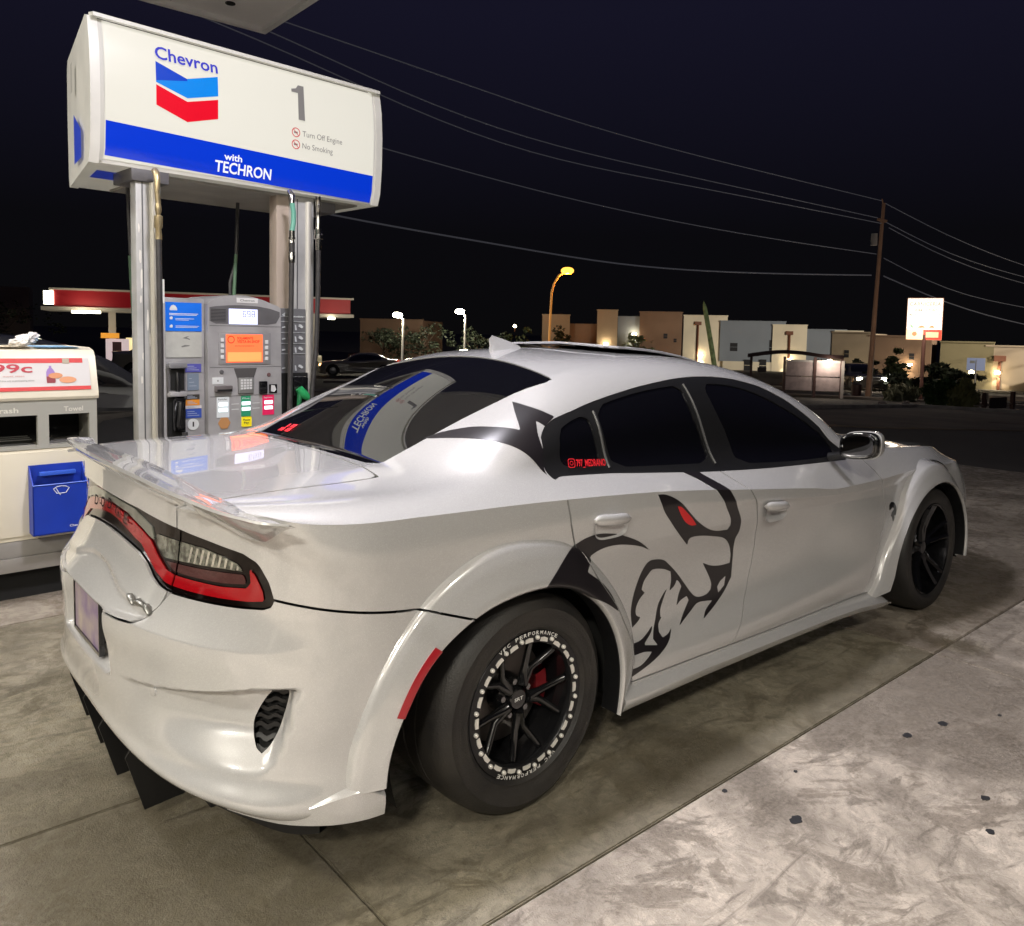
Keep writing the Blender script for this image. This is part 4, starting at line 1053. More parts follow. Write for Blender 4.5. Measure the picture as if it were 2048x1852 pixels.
# ---- wheels
def wheel_rear(x, sg):
    cy = -.785
    ty = B()
    prof = [(.232, -.918), (.240, -.928), (.247, -.9315), (.2485, -.9335), (.251, -.9325), (.262, -.936), (.285, -.938), (.304, -.9358), (.306, -.9372), (.309, -.9352), (.330, -.922), (.343, -.905), (.350, -.885), (.354, -.85), (.355, -.825), (.350, -.824), (.350, -.818), (.355, -.817), (.355, -.76), (.350, -.759), (.350, -.751), (.355, -.75), (.355, -.70), (.350, -.66), (.335, -.64), (.30, -.628), (.24, -.632)]
    v = []; n = 96; k = len(prof)
    for i in range(n):
        t = 2*math.pi*i/n; ca, sa = math.cos(t), math.sin(t)
        for r, h in prof:
            bulge = max(0., -sa - .80) * 6      # sidewall squats at the contact patch
            rr = r; zz = WZ + rr*sa
            zz = max(zz, .0); hh = h - (.012*min(bulge, 1) if r > .27 and h < -.8 else 0)
            v.append((x + rr*ca, hh*sg, zz))
    ty.add(v, [(i*k+j, ((i+1) % n)*k+j, ((i+1) % n)*k+j+1, i*k+j+1) for i in range(n) for j in range(k-1)])
    rim = B().lathe([(.235, -.905), (.200, -.900), (.196, -.86), (.188, -.80), (.185, -.66), (.21, -.64)], 72, 'y', (x, 0, WZ))
    rim.v = [(p[0], p[1]*sg, p[2]) for p in rim.v]
    w = rim.obj('rear_wheel', gloss_black, car, 40)
    ty.obj('tyre', rubber, w, 50)
    bl = B().lathe([(.236, -.908), (.237, -.920), (.233, -.926), (.197, -.926), (.193, -.920), (.193, -.905)], 96, 'y', (x, 0, WZ)); bl.v = [(p[0], p[1]*sg, p[2]) for p in bl.v]
    bl.obj('bead_ring', mat('anodised_black', (.02, .02, .022), .25, .5), w, 35)
    silver = mat('machined_silver', (.78, .76, .72), .30, .35)
    N_ = 20
    for i in range(N_):
        t0 = 2*math.pi*(i + .5)/N_; c = (x + .2125*math.cos(t0), 0, WZ + .2125*math.sin(t0))
        # bolt
        bb = B().tube([(c[0], -.924*sg, c[2]), (c[0], -.9325*sg, c[2]), (c[0], -.935*sg, c[2])], [.0072, .0072, .005], 8); bb.obj('bolt', silver, w, 40)
        # milled window between the bolts
        ta, tb = 2*math.pi*(i + .5 + .24)/N_, 2*math.pi*(i + .5 + .76)/N_
        q = []
        for (rr, tt_) in ((.200, ta), (.212, ta + .012), (.214, (ta+tb)/2), (.212, tb - .012), (.200, tb), (.200, (ta+tb)/2)): q.append((x + rr*math.cos(tt_), WZ + rr*math.sin(tt_)))
        B().prism(q, 'y', -.9285*sg, -.922*sg).obj('milled_window', silver, w)
    # lettering round the ring, two times
    wt = mat('ring_lettering', (.72, .71, .69), .4)
    bb = B()
    for st, a_mid, half in (('VFC PERFORMANCE', 90, 33), ('VFC PERFORMANCE', 270, 33)):
        L_ = len(st)
        for i, ch in enumerate(st):
            if ch == ' ': continue
            a_ = R(a_mid + half - (2*half) * (i + .5)/L_) if sg > 0 else R(a_mid + half - (2*half)*(i+.5)/L_)
            c = Vector((math.cos(a_), 0, math.sin(a_))); tg = Vector((math.sin(a_), 0, -math.cos(a_)))
            o = Vector((x, -.9272, WZ)) + c*.2215
            lettering(ch, .0125, .0115, o, tg, c, wt, None, center=True, b=bb, bold=True)
    bb.v = [(p[0], p[1]*sg, p[2]) for p in bb.v]
    me = bpy.data.meshes.new('ring_lettering'); me.from_pydata(bb.v, [], bb.f); link('ring_lettering', me, wt, w)
    # five twin spokes
    sm = mat('spoke_gloss_black', (.012, .012, .013), .16, .4, .8)
    for i in range(5):
        a_ = R(62 + 72*i)
        for d_ in (-.30, .30):
            p0_ = Vector((x + .045*math.cos(a_), -.872*sg, WZ + .045*math.sin(a_)))
            p1_ = Vector((x + .105*math.cos(a_ + d_*.45), -.868*sg, WZ + .105*math.sin(a_ + d_*.45)))
            p2_ = Vector((x + .193*math.cos(a_ + d_), -.892*sg, WZ + .193*math.sin(a_ + d_)))
            b = B().tube([p0_, p1_, p2_], [.020, .0125, .0115], 8); b.obj('spoke', sm, w, 50)
    hub = B().lathe([(.0, -.882), (.030, -.882), (.034, -.878), (.040, -.860), (.062, -.850), (.066, -.80)], 36, 'y', (x, 0, WZ)); hub.v = [(p[0], p[1]*sg, p[2]) for p in hub.v]; hub.obj('hub', sm, w, 40)
    bt = B(); lettering('SRT', .036, .011, (x, -.8835, WZ - .004), (1, 0, .05), (0, 0, 1), wt, None, center=True, b=bt); bt.v = [(p[0], p[1]*sg, p[2]) for p in bt.v]
    me = bpy.data.meshes.new('hub_lettering'); me.from_pydata([tuple(p) for p in bt.v], [], bt.f); link('hub_lettering', me, wt, w)
    for i in range(5):
        a_ = R(26 + 72*i); B().tube([(x + .056*math.cos(a_), -.850*sg, WZ + .056*math.sin(a_)), (x + .056*math.cos(a_), -.872*sg, WZ + .056*math.sin(a_))], [.010, .010], 6).obj('lug_nut', mat('lug_steel', (.25, .25, .26), .3, 1.), w, 40)
    disc = B().lathe([(.06, -.80), (.165, -.80), (.165, -.775), (.06, -.775)], 48, 'y', (x, 0, WZ), closed=True); disc.v = [(p[0], p[1]*sg, p[2]) for p in disc.v]; disc.obj('brake_disc', mat('cast_iron', (.10, .09, .085), .35, .9), w, 40)
    cal = B().lathe([(.120, -.835), (.165, -.835), (.172, -.82), (.172, -.76), (.120, -.76)], 12, 'y', (x, 0, WZ), closed=True, a0=R(-30), a1=R(16)); cal.v = [(p[0], p[1]*sg, p[2]) for p in cal.v]
    cal.obj('brake_caliper', mat('caliper_red', (.16, .006, .010), .35, 0, .4), w, 40)
    return w
def wheel_front(x, sg):
    ty = B(); prof = [(.255, -.930), (.268, -.944), (.285, -.950), (.31, -.951), (.328, -.945), (.341, -.930), (.348, -.905), (.352, -.87), (.353, -.80), (.352, -.72), (.345, -.67), (.32, -.655), (.26, -.655)]
    v = []; n = 80; k = len(prof)
    for i in range(n):
        t = 2*math.pi*i/n
        for r, h in prof: v.append((x + r*math.cos(t), h*sg, max(.353 + r*math.sin(t), 0)))
    ty.add(v, [(i*k+j, ((i+1) % n)*k+j, ((i+1) % n)*k+j+1, i*k+j+1) for i in range(n) for j in range(k-1)])
    sm = mat('dark_chrome_wheel', (.045, .045, .05), .16, .9)
    rim = B().lathe([(.262, -.934), (.256, -.940), (.247, -.936), (.240, -.90), (.232, -.80), (.228, -.67), (.25, -.66)], 72, 'y', (x, 0, .353)); rim.v = [(p[0], p[1]*sg, p[2]) for p in rim.v]
    w = rim.obj('front_wheel', sm, car, 40); ty.obj('tyre', rubber, w, 50)
    for i in range(5):
        a_ = R(20 + 72*i)
        for d_ in (-.19, .19):
            pts = [Vector((x + r*math.cos(a_ + dd), h*sg, .353 + r*math.sin(a_ + dd))) for r, dd, h in ((.04, d_*.6, -.880), (.11, d_*.9, -.885), (.18, d_*1.0, -.905), (.248, d_*1.02, -.928))]
            B().tube(pts, [.022, .017, .015, .017], 6).obj('spoke', sm, w, 50)
    h_ = B().lathe([(0, -.900), (.034, -.898), (.045, -.885), (.07, -.86), (.075, -.80)], 32, 'y', (x, 0, .353)); h_.v = [(p[0], p[1]*sg, p[2]) for p in h_.v]; h_.obj('hub', sm, w, 40)
    d_ = B().lathe([(.06, -.80), (.19, -.80), (.19, -.77), (.06, -.77)], 40, 'y', (x, 0, .353), closed=True); d_.v = [(p[0], p[1]*sg, p[2]) for p in d_.v]; d_.obj('brake_disc', mat('cast_iron', (.1, .09, .085), .35, .9), w, 40)
    return w
for sg in (1, -1):
    wheel_rear(0., sg); wheel_front(3.052, sg)
# ---------------------------------------------------------------- fuel pump (local x along the pump, -y towards the car, z up)
grey = mat('pump_grey', (.42, .41, .415), .40, .1, noise=(4, .28))
grey_d = mat('pump_dark_grey', (.135, .130, .135), .45, 0, noise=(9, .2))
steel = mat('brushed_column', (.56, .555, .54), .34, .2, noise=(3.5, .32))
steel_w = mat('column_edge', (.66, .635, .57), .35, .3)
wht = mat('sign_shell', (.60, .585, .54), .35, noise=(3, .15), emit=(1, .96, .80), estr=.08)
def glow(name, col, s=.8): return mat(name, tuple(c*.22 for c in col), .25, 0, .5, .05, emit=col, estr=s*.66)
panel_l = glow('sign_face_lit', (1., .965, .845), .66)
blue_l = glow('sign_blue_lit', (.002, .045, .72), .75); blue_k = glow('sign_navy_lit', (.004, .06, .60), .8); cyan_l = glow('sign_azure_lit', (.003, .25, .83), .85)
red_l = glow('sign_red_lit', (.84, .004, .022), .85); grey_l = glow('sign_grey_lit', (.30, .28, .27), .6); txt_bl = glow('sign_letter_blue', (.045, .05, .60), .75); white_l = glow('sign_white_lit', (1, 1, 1), .85)
pump = empty('fuel_pump', (-.47, 2.28, .0), R(4.5), 'grey fuel pump number 1 with tall columns and a lit white and blue overhead sign', 'fuel pump')
X_, Z_ = (1, 0, 0), (0, 0, 1)
# sign box, slightly bellied end caps
prof = [(.0, 2.440), (-.028, 2.52), (-.046, 2.70), (-.050, 2.90), (-.040, 3.08), (-.012, 3.225), (.05, 3.245), (.98, 3.245), (1.03, 3.2), (1.05, 2.9), (1.03, 2.5), (1.0, 2.440)]
def skew(b):     # the sign's left end runs back at an angle
    b.v = [(p[0] + max(0, .20*(p[1] - .0))*(1 if p[0] < .9 else 0), p[1], p[2]) for p in b.v]; return b
sign = skew(B().prism(prof, 'x', .0, 1.925)).obj('sign_box', wht, pump, 30)
for a, c in ((-.022, .030), (1.895, 1.947)):
    pp = [((p[0] - .5)*1.012 + .5, (p[1] - 2.84)*1.016 + 2.84) for p in prof]
    skew(B().prism(pp, 'x', a, c)).obj('sign_end_cap', wht, sign, 30)
B().prism([(-.055, 3.225), (-.055, 3.245), (.02, 3.26), (.02, 3.24)], 'x', .0, 1.925).obj('sign_top_rail', wht, sign)
ys = lambda z: float(np.interp(z, [2.44, 2.52, 2.70, 2.90, 3.08, 3.225], [0., -.028, -.046, -.050, -.040, -.012]))
def face(poly_x, z0, z1, m, name, off, parent, zt=None, n=10):
    """panel following the belly between heights z0(x) and z1(x)"""
    b = B(); x0, x1 = poly_x; v = []
    for i in range(n + 1):
        t = i/n
        for x in (x0, x1):
            a = z0(x) if callable(z0) else z0; c = z1(x) if callable(z1) else z1; z = a + (c-a)*t; v.append((x, ys(z) - off, z))
    b.add(v, [(2*i, 2*i+1, 2*i+3, 2*i+2) for i in range(n)]); return b.obj(name, m, parent, 60)
fp = face((.055, 1.875), 2.462, 3.222, panel_l, 'sign_face', .004, sign, n=14)
bs = lambda x: 2.672 - .036*(x - .06)/1.8
b0 = lambda x: 2.482 - .034*(x - .06)/1.8
face((.058, 1.872), b0, bs, blue_l, 'blue_stripe', .007, sign)
face((.03, .052), 2.45, 3.22, mat('sign_seam', (.5, .49, .44), .5), 'sign_gasket', .006, sign)
def flat(poly, m, name, parent, d=.008):
    b = B().add([(x, ys(z) - d, z) for x, z in poly], [tuple(range(len(poly)))]); return b.obj(name, m, parent)
flat([(.336,3.063),(.519,3.003),(.522,2.99),(.336,2.953)], blue_k, 'chevron_navy', sign, .0085)
flat([(.336,2.953),(.519,3.003),(.712,3.061),(.712,2.943),(.520,2.889),(.336,2.943)], cyan_l, 'chevron_azure', sign)
bb = B().add([(x, ys(z) - .0081, z) for x, z in ((.336,2.930),(.519,2.868),(.519,2.749),(.336,2.813))], [(0,1,2,3)]); bb.add([(x, ys(z) - .0081, z) for x, z in ((.519,2.868),(.710,2.921),(.710,2.805),(.519,2.749))], [(0,1,2,3)]); bb.obj('chevron_red', red_l, sign)
def sgn(st, x, z, w, h, m, name='sign_lettering', bold=True):
    return lettering(st, w, h, (x, ys(z) - .013, z), X_, (0, (ys(z+h) - ys(z))/h, 1), m, sign, name, bold)
sgn('Chevron', .334, 3.080, .378, .074, txt_bl)
flat([(1.262,2.911),(1.262,3.085),(1.215,3.085),(1.215,3.105),(1.250,3.115),(1.268,3.140),(1.310,3.140),(1.310,2.911)], grey_l, 'sign_numeral', sign, .014)
for z_, st in ((2.826, 'Turn Off Engine'), (2.748, 'No Smoking')):
    sgn(st, 1.292, z_ - .018 + .0, .31 if 'T' in st else .235, .036, grey_l, bold=False)
    c = (1.246, z_); b = B(); n = 28
    o_i = [(c[0] + r_*math.cos(2*math.pi*i/n), ys(z_) - .009, c[1] + r_*math.sin(2*math.pi*i/n)) for r_ in (.031, .0255) for i in range(n)]
    b.add(o_i, [(i, (i+1) % n, n + (i+1) % n, n + i) for i in range(n)])
    b.add([(c[0] - .020, ys(z_) - .0092, c[1] + .017), (c[0] - .017, ys(z_) - .0092, c[1] + .020), (c[0] + .020, ys(z_) - .0092, c[1] - .017), (c[0] + .017, ys(z_) - .0092, c[1] - .020)], [(0, 1, 2, 3)])
    b.obj('prohibition_mark', glow('mark_red', (.75, .05, .07), .7), sign)
    B().box(c[0] - .015, c[0] + .013, ys(z_) - .0088, ys(z_) - .0085, c[1] - .006, c[1] + .006).obj('prohibition_icon', grey_l, sign)
sgn('with', .752, 2.570, .118, .040, white_l)
sgn('TECHRON', .696, 2.492, .380, .066, white_l)
# end cap marks
B().add([(-.0235 + .17*y, y, z) for y, z in ((.24, 2.50), (.52, 2.50), (.52, 2.80), (.24, 2.66))], [(0,1,2,3)]).obj('end_cap_stripe', mat('end_blue', (.03, .06, .42), .4, emit=(.01, .04, .5), estr=.15), sign)
B().add([(x + .17*y, y, 2.4385) for x, y in ((.06, .24), (.22, .24), (.22, .52), (.06, .52))], [(0,1,2,3)]).obj('underside_stripe', mat('end_blue', (.03, .06, .42), .4), sign)
lettering('1', .07, .17, (-.024 + .105, .62, 2.95), (-.17, -1, 0), (0, 0, 1), mat('faded_numeral', (.45, .44, .40), .5), sign, 'end_cap_numeral')
B().box(.40, 1.84, .10, .92, 2.425, 2.4395).obj('sign_soffit', mat('soffit_grey', (.36, .345, .31), .6, noise=(4, .2)), sign)
# columns
def column(a0, a1, y0, y1, zt):
    c = B().box(a0, a1, y0, y1, .15, zt, .012).obj('column', steel, pump, 40)
    B().box(a0 + .035, a0 + .042, y0 - .003, y0 + .001, .3, zt - .02).obj('column_groove', mat('groove_dark', (.10, .10, .10), .6), c)
    B().tube([(a1 - .045, y0 + .004, .16), (a1 - .045, y0 + .004, zt - .03)], .024, 14).obj('column_rounded_edge', steel_w, c, 50)
    return c
cl = column(.238, .386, .02, .11, 2.43); cr = column(1.285, 1.455, .06, .16, 2.43)
B().box(1.190, 1.284, .10, .20, .15, 2.43, .006).obj('column', mat('column_inner', (.46, .38, .31), .5, .1), pump, 40)
B().box(.21, .43, .0, .30, 2.37, 2.45, .01).obj('column_bracket', grey_d, pump, 40); B().box(1.50, 1.66, .1, .42, 2.35, 2.43, .02).obj('column_bracket', grey_d, pump, 40)
# torn sticker residue on the left column
scar = mat('sticker_residue', (.74, .72, .66), .7)
for x, z, w, h in ((.262,1.93,.016,.09),(.268,1.80,.018,.12),(.262,1.68,.012,.05),(.30,1.56,.014,.13),(.312,1.44,.010,.09),(.272,1.34,.016,.05),(.262,1.20,.012,.05),(.255,2.1,.010,.06)):
    n = 9; B().add([(x + w/2*math.cos(2*math.pi*i/n)*random.uniform(.7, 1.2), .0185, z + h/2*math.sin(2*math.pi*i/n)*random.uniform(.8, 1.1)) for i in range(n)], [tuple(range(n))]).obj('sticker_residue', scar, cl)
# cabinet
cab = B().box(.385, .648, .02, .50, .15, 1.700, .012).obj('pump_cabinet', grey, pump, 40)
con_o = [(.648,.15),(.648,1.668),(.672,1.690),(.715,1.708),(.775,1.724),(.838,1.732),(.90,1.730),(.96,1.722),(1.03,1.704),(1.09,1.683),(1.130,1.670),(1.150,1.655),(1.165,.15)]
con = B().prism(con_o, 'y', -.025, .50).obj('pump_console', grey, pump, 30)
B().box(1.165, 1.385, .05, .46, .15, 1.662, .008).obj('pump_side_panel', mat('side_panel_grey', (.20, .20, .205), .35, .2), pump, 40)
def card(x0, x1, z0, z1, y, m, name, par, t=.004): return B().box(x0, x1, y - t, y, z0, z1).obj(name, m, par)
Yc = .0185
lt_ = mat('print_white', (.70, .72, .72), .5); 
bc = card(.403, .627, 1.495, 1.671, Yc, mat('notice_blue', (.008, .12, .58), .35, emit=(.01, .16, .75), estr=.22), 'notice_card', cab)
def bars(parent, rows, m, y, name='printed_line'):
    for x0, x1, z0, h in rows: B().box(x0, x1, y - .0006, y, z0, z0 + h).obj(name, m, parent)
bars(bc, [(.425,.605,1.600,.004),(.425,.595,1.592,.004),(.463,.58,1.570,.003),(.463,.545,1.562,.003),(.463,.61,1.525,.003),(.463,.60,1.517,.003)], lt_, Yc - .0041)
B().prism([(.428,1.622),(.474,1.622),(.474,1.632),(.464,1.650),(.451,1.655),(.438,1.650),(.428,1.632)], 'y', Yc - .0047, Yc - .0041).obj('printed_icon', lt_, bc)
for z in (1.572, 1.522): B().prism([(.428,z-.006),(.444,z-.006),(.446,z+.008),(.440,z+.013),(.428,z+.008)], 'y', Yc - .0047, Yc - .0041).obj('printed_icon', lt_, bc)
gc = card(.402, .626, 1.333, 1.490, Yc, mat('instruction_card', (.50, .50, .46), .5, noise=(20, .1)), 'instruction_card', cab)
dk = mat('print_grey', (.20, .20, .19), .6)
B().prism([(.50,1.395),(.545,1.402),(.552,1.408),(.52,1.410),(.498,1.402)], 'y', Yc - .0048, Yc - .0041).obj('printed_icon', dk, gc)
B().prism([(.505,1.452),(.535,1.446),(.552,1.440),(.55,1.448),(.532,1.456),(.55,1.465),(.528,1.462)], 'y', Yc - .0048, Yc - .0041).obj('printed_icon', dk, gc)
# diesel/regular nozzle boot on the left
boot = B().box(.405, .512, -.012, .012, 1.105, 1.300, .006).obj('nozzle_boot', grey_d, cab, 40)
B().box(.417, .500, -.016, -.0125, 1.135, 1.262, .004).obj('boot_opening', dark_hole, boot)
B().box(.400, .512, -.045, .012, 1.268, 1.302, .010).obj('boot_hood', mat('hood_grey', (.22, .22, .23), .3), boot, 40)
B().box(.405, .510, -.040, .012, 1.095, 1.125, .008).obj('boot_shelf', grey, boot, 40)
nz = B().box(.425, .495, -.050, .01, .88, 1.085, .018).obj('fuel_nozzle', gloss_black, cab, 40)
B().tube([(.46,-.06,1.06),(.448,-.075,.99),(.44,-.07,.91)], [.018,.014,.012], 8).obj('nozzle_guard', black_trim, nz, 50)
B().tube([(.46,-.02,1.10),(.455,-.03,1.17),(.46,-.015,1.24)], [.016,.014,.012], 8).obj('nozzle_spout', black_trim, nz, 50)
B().box(.405, .512, -.008, .018, .62, 1.09, .006).obj('boot_backing', dark_hole, cab)
st = [(.522,.622,1.240,1.292,(.10,.10,.42)),(.534,.606,1.126,1.232,(.20,.25,.32)),(.522,.610,1.068,1.100,(.05,.045,.04)),(.522,.610,1.032,1.068,(.80,.30,.03)),(.522,.622,1.012,1.030,(.72,.66,.66)),(.522,.622,.952,1.010,(.04,.09,.42))]
for x0, x1, z0, z1, c_ in st:
    q = card(x0, x1, z0, z1, Yc, mat('sticker_%d_%d' % (int(c_[0]*100), int(c_[2]*100)), c_, .45), 'notice_sticker', cab, .003)
    for k_ in range(3): B().box(x0 + .01, x1 - .015*(1+k_), Yc - .0036, Yc - .0031, z0 + (z1-z0)*(.25 + .22*k_), z0 + (z1-z0)*(.25 + .22*k_) + .003).obj('printed_line', mat('print_soft', (.45, .50, .60), .5), q)
q = B().lathe([(0, 0), (.036, 0), (.036, .004), (0, .004)], 28, 'y', (.568, Yc - .0045, .912)).obj('number_sticker', lt_, cab, 30)
lettering('1', .010, .030, (.563, Yc - .0050, .898), X_, Z_, mat('print_black', (.03, .03, .03), .5), q, 'number_lettering')
# console face
Y0 = -.0255
rec = [(.660,1.562),(.660,1.648),(.70,1.656),(.785,1.664),(.86,1.668),(.984,1.664),(1.07,1.652),(1.142,1.632),(1.142,1.60),(1.116,1.556),(1.05,1.546),(.70,1.546)]
dr = B().prism(rec, 'y', Y0 - .001, Y0 + .001).obj('display_recess', grey_d, con)
for k_ in range(9): B().box(.668, .765, Y0 - .002, Y0 - .0011, 1.562 + .009*k_, 1.565 + .009*k_).obj('speaker_slot', dark_hole, dr)
lcd = card(.786, .981, 1.545, 1.643, Y0 - .0012, mat('lcd_lit', (.6, .62, .8), .3, emit=(.62, .66, 1.0), estr=.78), 'price_display', con)
seg_m = mat('lcd_segment', (.01, .01, .05), .6); seg_f = mat('lcd_segment_faint', (.12, .14, .34), .5, emit=(.15, .17, .40), estr=.5)
SEG = {'0':'abcdef','1':'bc','3':'abgcd','4':'fgbc','6':'acdefg','7':'abc','8':'abcdefg','9':'abcdfg'}
def seg(ch, x, z, w, h, m, par, t=.0045):
    b = B(); y = Y0 - .0058
    rr = {'a':(x,x+w,z+h-t,z+h),'g':(x,x+w,z+h/2-t/2,z+h/2+t/2),'d':(x,x+w,z,z+t),'f':(x,x+t,z+h/2,z+h),'b':(x+w-t,x+w,z+h/2,z+h),'e':(x,x+t,z,z+h/2),'c':(x+w-t,x+w,z,z+h/2)}
    for s_ in SEG[ch]: x0, x1, z0, z1 = rr[s_]; b.box(x0 + .0006, x1 - .0006, y, y + .0004, z0 + .0006, z1 - .0006)
    b.obj('display_digit', m, par)
for ch, x in (('6', .878), ('9', .908), ('8', .939)): seg(ch, x, 1.592, .023, .040, seg_m, lcd)
for ch, x in (('1', .866), ('7', .888), ('4', .912), ('0', .936)): seg(ch, x, 1.554, .017, .026, seg_f, lcd, .003)
lp_ = card(.838, .984, 1.684, 1.715, Y0, mat('plate_white', (.74, .73, .72), .4), 'brand_plate', con, .003)
lettering('Chevron', .10, .013, (.861, Y0 - .0036, 1.693), X_, Z_, dk, lp_)
B().box(.660, 1.150, Y0 - .0008, Y0, 1.268, 1.270).obj('console_joint', dark_hole, con); B().box(.660, 1.150, Y0 - .0008, Y0, 1.532, 1.534).obj('console_joint', dark_hole, con); B().box(.660, 1.150, Y0 - .0008, Y0, 1.082, 1.084).obj('console_joint', dark_hole, con)
bez = B().box(.716, 1.075, Y0 - .004, Y0, 1.285, 1.492, .003).obj('screen_bezel', mat('bezel_grey', (.27, .265, .27), .4), con, 40)
scr = card(.764, 1.016, 1.300, 1.480, Y0 - .0045, mat('screen_lit', (.8, .15, .05), .3, emit=(1., .105, .035), estr=.92), 'video_screen', con, .002)
B().box(.774, 1.006, Y0 - .0072, Y0 - .0068, 1.306, 1.365).obj('screen_glow_area', mat('screen_lit_low', (.8, .3, .1), .3, emit=(1., .20, .06), estr=.95), scr)
sd_ = mat('screen_print', (.3, .01, .01), .4, emit=(.38, .012, .006), estr=.8)
lettering('SOLAMENTE', .110, .016, (.838, Y0 - .0073, 1.448), X_, Z_, sd_, scr, 'screen_lettering'); lettering('VISITA IN SHOP', .155, .018, (.838, Y0 - .0073, 1.425), X_, Z_, sd_, scr, 'screen_lettering'); lettering('ENTRETENIMIENTO', .13, .007, (.825, Y0 - .0073, 1.402), X_, Z_, sd_, scr, 'screen_lettering', False)
n = 24; b = B(); oi = [(.797 + r_*math.cos(2*math.pi*i/n), Y0 - .0073, 1.446 + r_*math.sin(2*math.pi*i/n)) for r_ in (.024, .019) for i in range(n)]; b.add(oi, [(i, (i+1) % n, n+(i+1) % n, n+i) for i in range(n)]).obj('screen_icon', sd_, scr)
key = mat('key_white', (.72, .72, .72), .4)
for z in (1.444, 1.408, 1.372, 1.335): B().box(.728, .749, Y0 - .009, Y0 - .004, z - .012, z + .012, .002).obj('screen_button', key, bez)
for z in (1.432, 1.395, 1.359, 1.323): B().box(1.034, 1.055, Y0 - .009, Y0 - .004, z - .012, z + .012, .002).obj('screen_button', key, bez)
kr = B().prism([(.818,1.262),(.977,1.262),(.952,1.190),(.952,1.094),(.846,1.094),(.842,1.190)], 'y', Y0 - .002, Y0 + .001).obj('keypad_recess', mat('keypad_hood', (.085, .08, .08), .5), con)
kp = B().box(.846, .950, Y0 - .014, Y0 - .002, 1.098, 1.200, .004).obj('keypad', mat('keypad_metal', (.42, .42, .41), .35, .6), con, 40)
for i in range(4):
    for j in range(4): B().box(.857 + .0205*i, .873 + .0205*i, Y0 - .0175, Y0 - .0142, 1.124 + .0175*j, 1.137 + .0175*j, .001).obj('keypad_key', key, kp)
card(.674, .747, 1.163, 1.206, Y0, lt_, 'notice_label', con, .002)
B().prism([(.704,1.180),(.717,1.180),(.7105,1.192)], 'y', Y0 - .0028, Y0 - .002).obj('label_arrow', dk, con)
rc = B().box(.686, .797, Y0 - .030, Y0, 1.112, 1.153, .006).obj('receipt_tray', mat('tray_brown_grey', (.13, .115, .115), .5), con, 40); B().box(.694, .790, Y0 - .0315, Y0 - .030, 1.118, 1.130).obj('receipt_slot', dark_hole, rc)
cd_ = B().box(.988, 1.043, Y0 - .022, Y0, 1.090, 1.174, .006).obj('card_reader', gloss_black, con, 40); B().box(.998, 1.033, Y0 - .0235, Y0 - .022, 1.128, 1.133).obj('card_slot', dark_hole, cd_)
cw = card(1.064, 1.122, 1.090, 1.150, Y0, gloss_black, 'contactless_pad', con, .002); B().prism([(1.076,1.104),(1.100,1.098),(1.116,1.114),(1.104,1.142),(1.078,1.146)], 'y', Y0 - .0028, Y0 - .002).obj('contactless_mark', key, cw)
for x, z, m_ in ((.736, 1.240, grey_d), (1.062, 1.215, mat('button_brown', (.16, .09, .09), .4))): B().lathe([(0, 0), (.012, 0), (.014, .006)], 18, 'y', (x, Y0 - .006, z)).obj('console_button', m_, con, 40)
for x0, x1, c_, nm in ((.702,.784,(.50,.52,.53),'grey'),(.866,.930,(.02,.22,.11),'green'),(1.016,1.098,(.62,.015,.09),'red')):
    g = card(x0, x1, .948, 1.080, Y0, mat('grade_' + nm, c_, .4, emit=c_, estr=.25), 'grade_panel', con, .004)
    xm = (x0 + x1)/2
    for z in (1.020, .984): B().box(xm - .030, xm + .030, Y0 - .009, Y0 - .004, z, z + .024, .004).obj('grade_button', mat('grade_button_lit', (.8, .85, .85), .3, emit=(.75, .9, .95), estr=.6), g, 40)
    lettering('Regular' if nm == 'grey' else 'Plus' if nm == 'green' else 'Supreme', (x1-x0)*.75, .010, (x0 + .008, Y0 - .0045, 1.060), X_, Z_, lt_ if nm != 'grey' else dk, g)
for x in (.800, .945): bars(con, [(x, x + .05, 1.028, .005), (x, x + .05, .994, .005)], lt_, Y0 - .001)
B().lathe([(0, 0), (.041, 0), (.041, .004), (0, .004)], 6, 'y', (.751, Y0 - .004, .912)).obj('grade_badge', mat('octane_orange', (.50, .25, .10), .5), con)
yb = B().box(.868, .936, Y0 - .004, Y0, .880, .944, .006).obj('yellow_sticker', mat('sticker_yellow', (.85, .72, .02), .4, emit=(.9, .75, 0), estr=.12), con, 40)
lettering('Please', .048, .012, (.878, Y0 - .0045, .918), X_, Z_, mat('print_black', (.03, .03, .03), .5), yb); lettering('Pay', .034, .014, (.884, Y0 - .0045, .898), X_, Z_, mat('print_black', (.03, .03, .03), .5), yb)
# right side panel pictograms
sp_o = [o for o in pump.children if o.name.startswith('pump_side_panel')][0]
for z in (1.605, 1.57, 1.495, 1.42, 1.35): B().box(1.178, 1.378, .0445, .0485, z, z + .003).obj('pictogram_rule', lt_, sp_o)
B().prism([(1.20,1.617),(1.222,1.632),(1.222,1.602)], 'y', .0445, .0485).obj('pictogram_arrow', lt_, sp_o)
lettering('Instructions', .10, .016, (1.262, .0470, 1.600), X_, Z_, lt_, sp_o, 'pictogram_lettering')
for z in (1.535, 1.455, 1.380, 1.255):
    B().prism([(1.300, z - .022), (1.312, z - .022), (1.306, z + .014), (1.298, z + .016)], 'y', .0445, .0485).obj('pictogram', lt_, sp_o)
    B().prism([(1.325, z + .004), (1.352, z - .008), (1.362, z + .002), (1.345, z + .018), (1.330, z + .020)], 'y', .0445, .0485).obj('pictogram', lt_, sp_o)
    B().prism([(1.20, z - .01), (1.226, z - .004), (1.222, z + .004), (1.20, z)], 'y', .0445, .0485).obj('pictogram', lt_, sp_o)
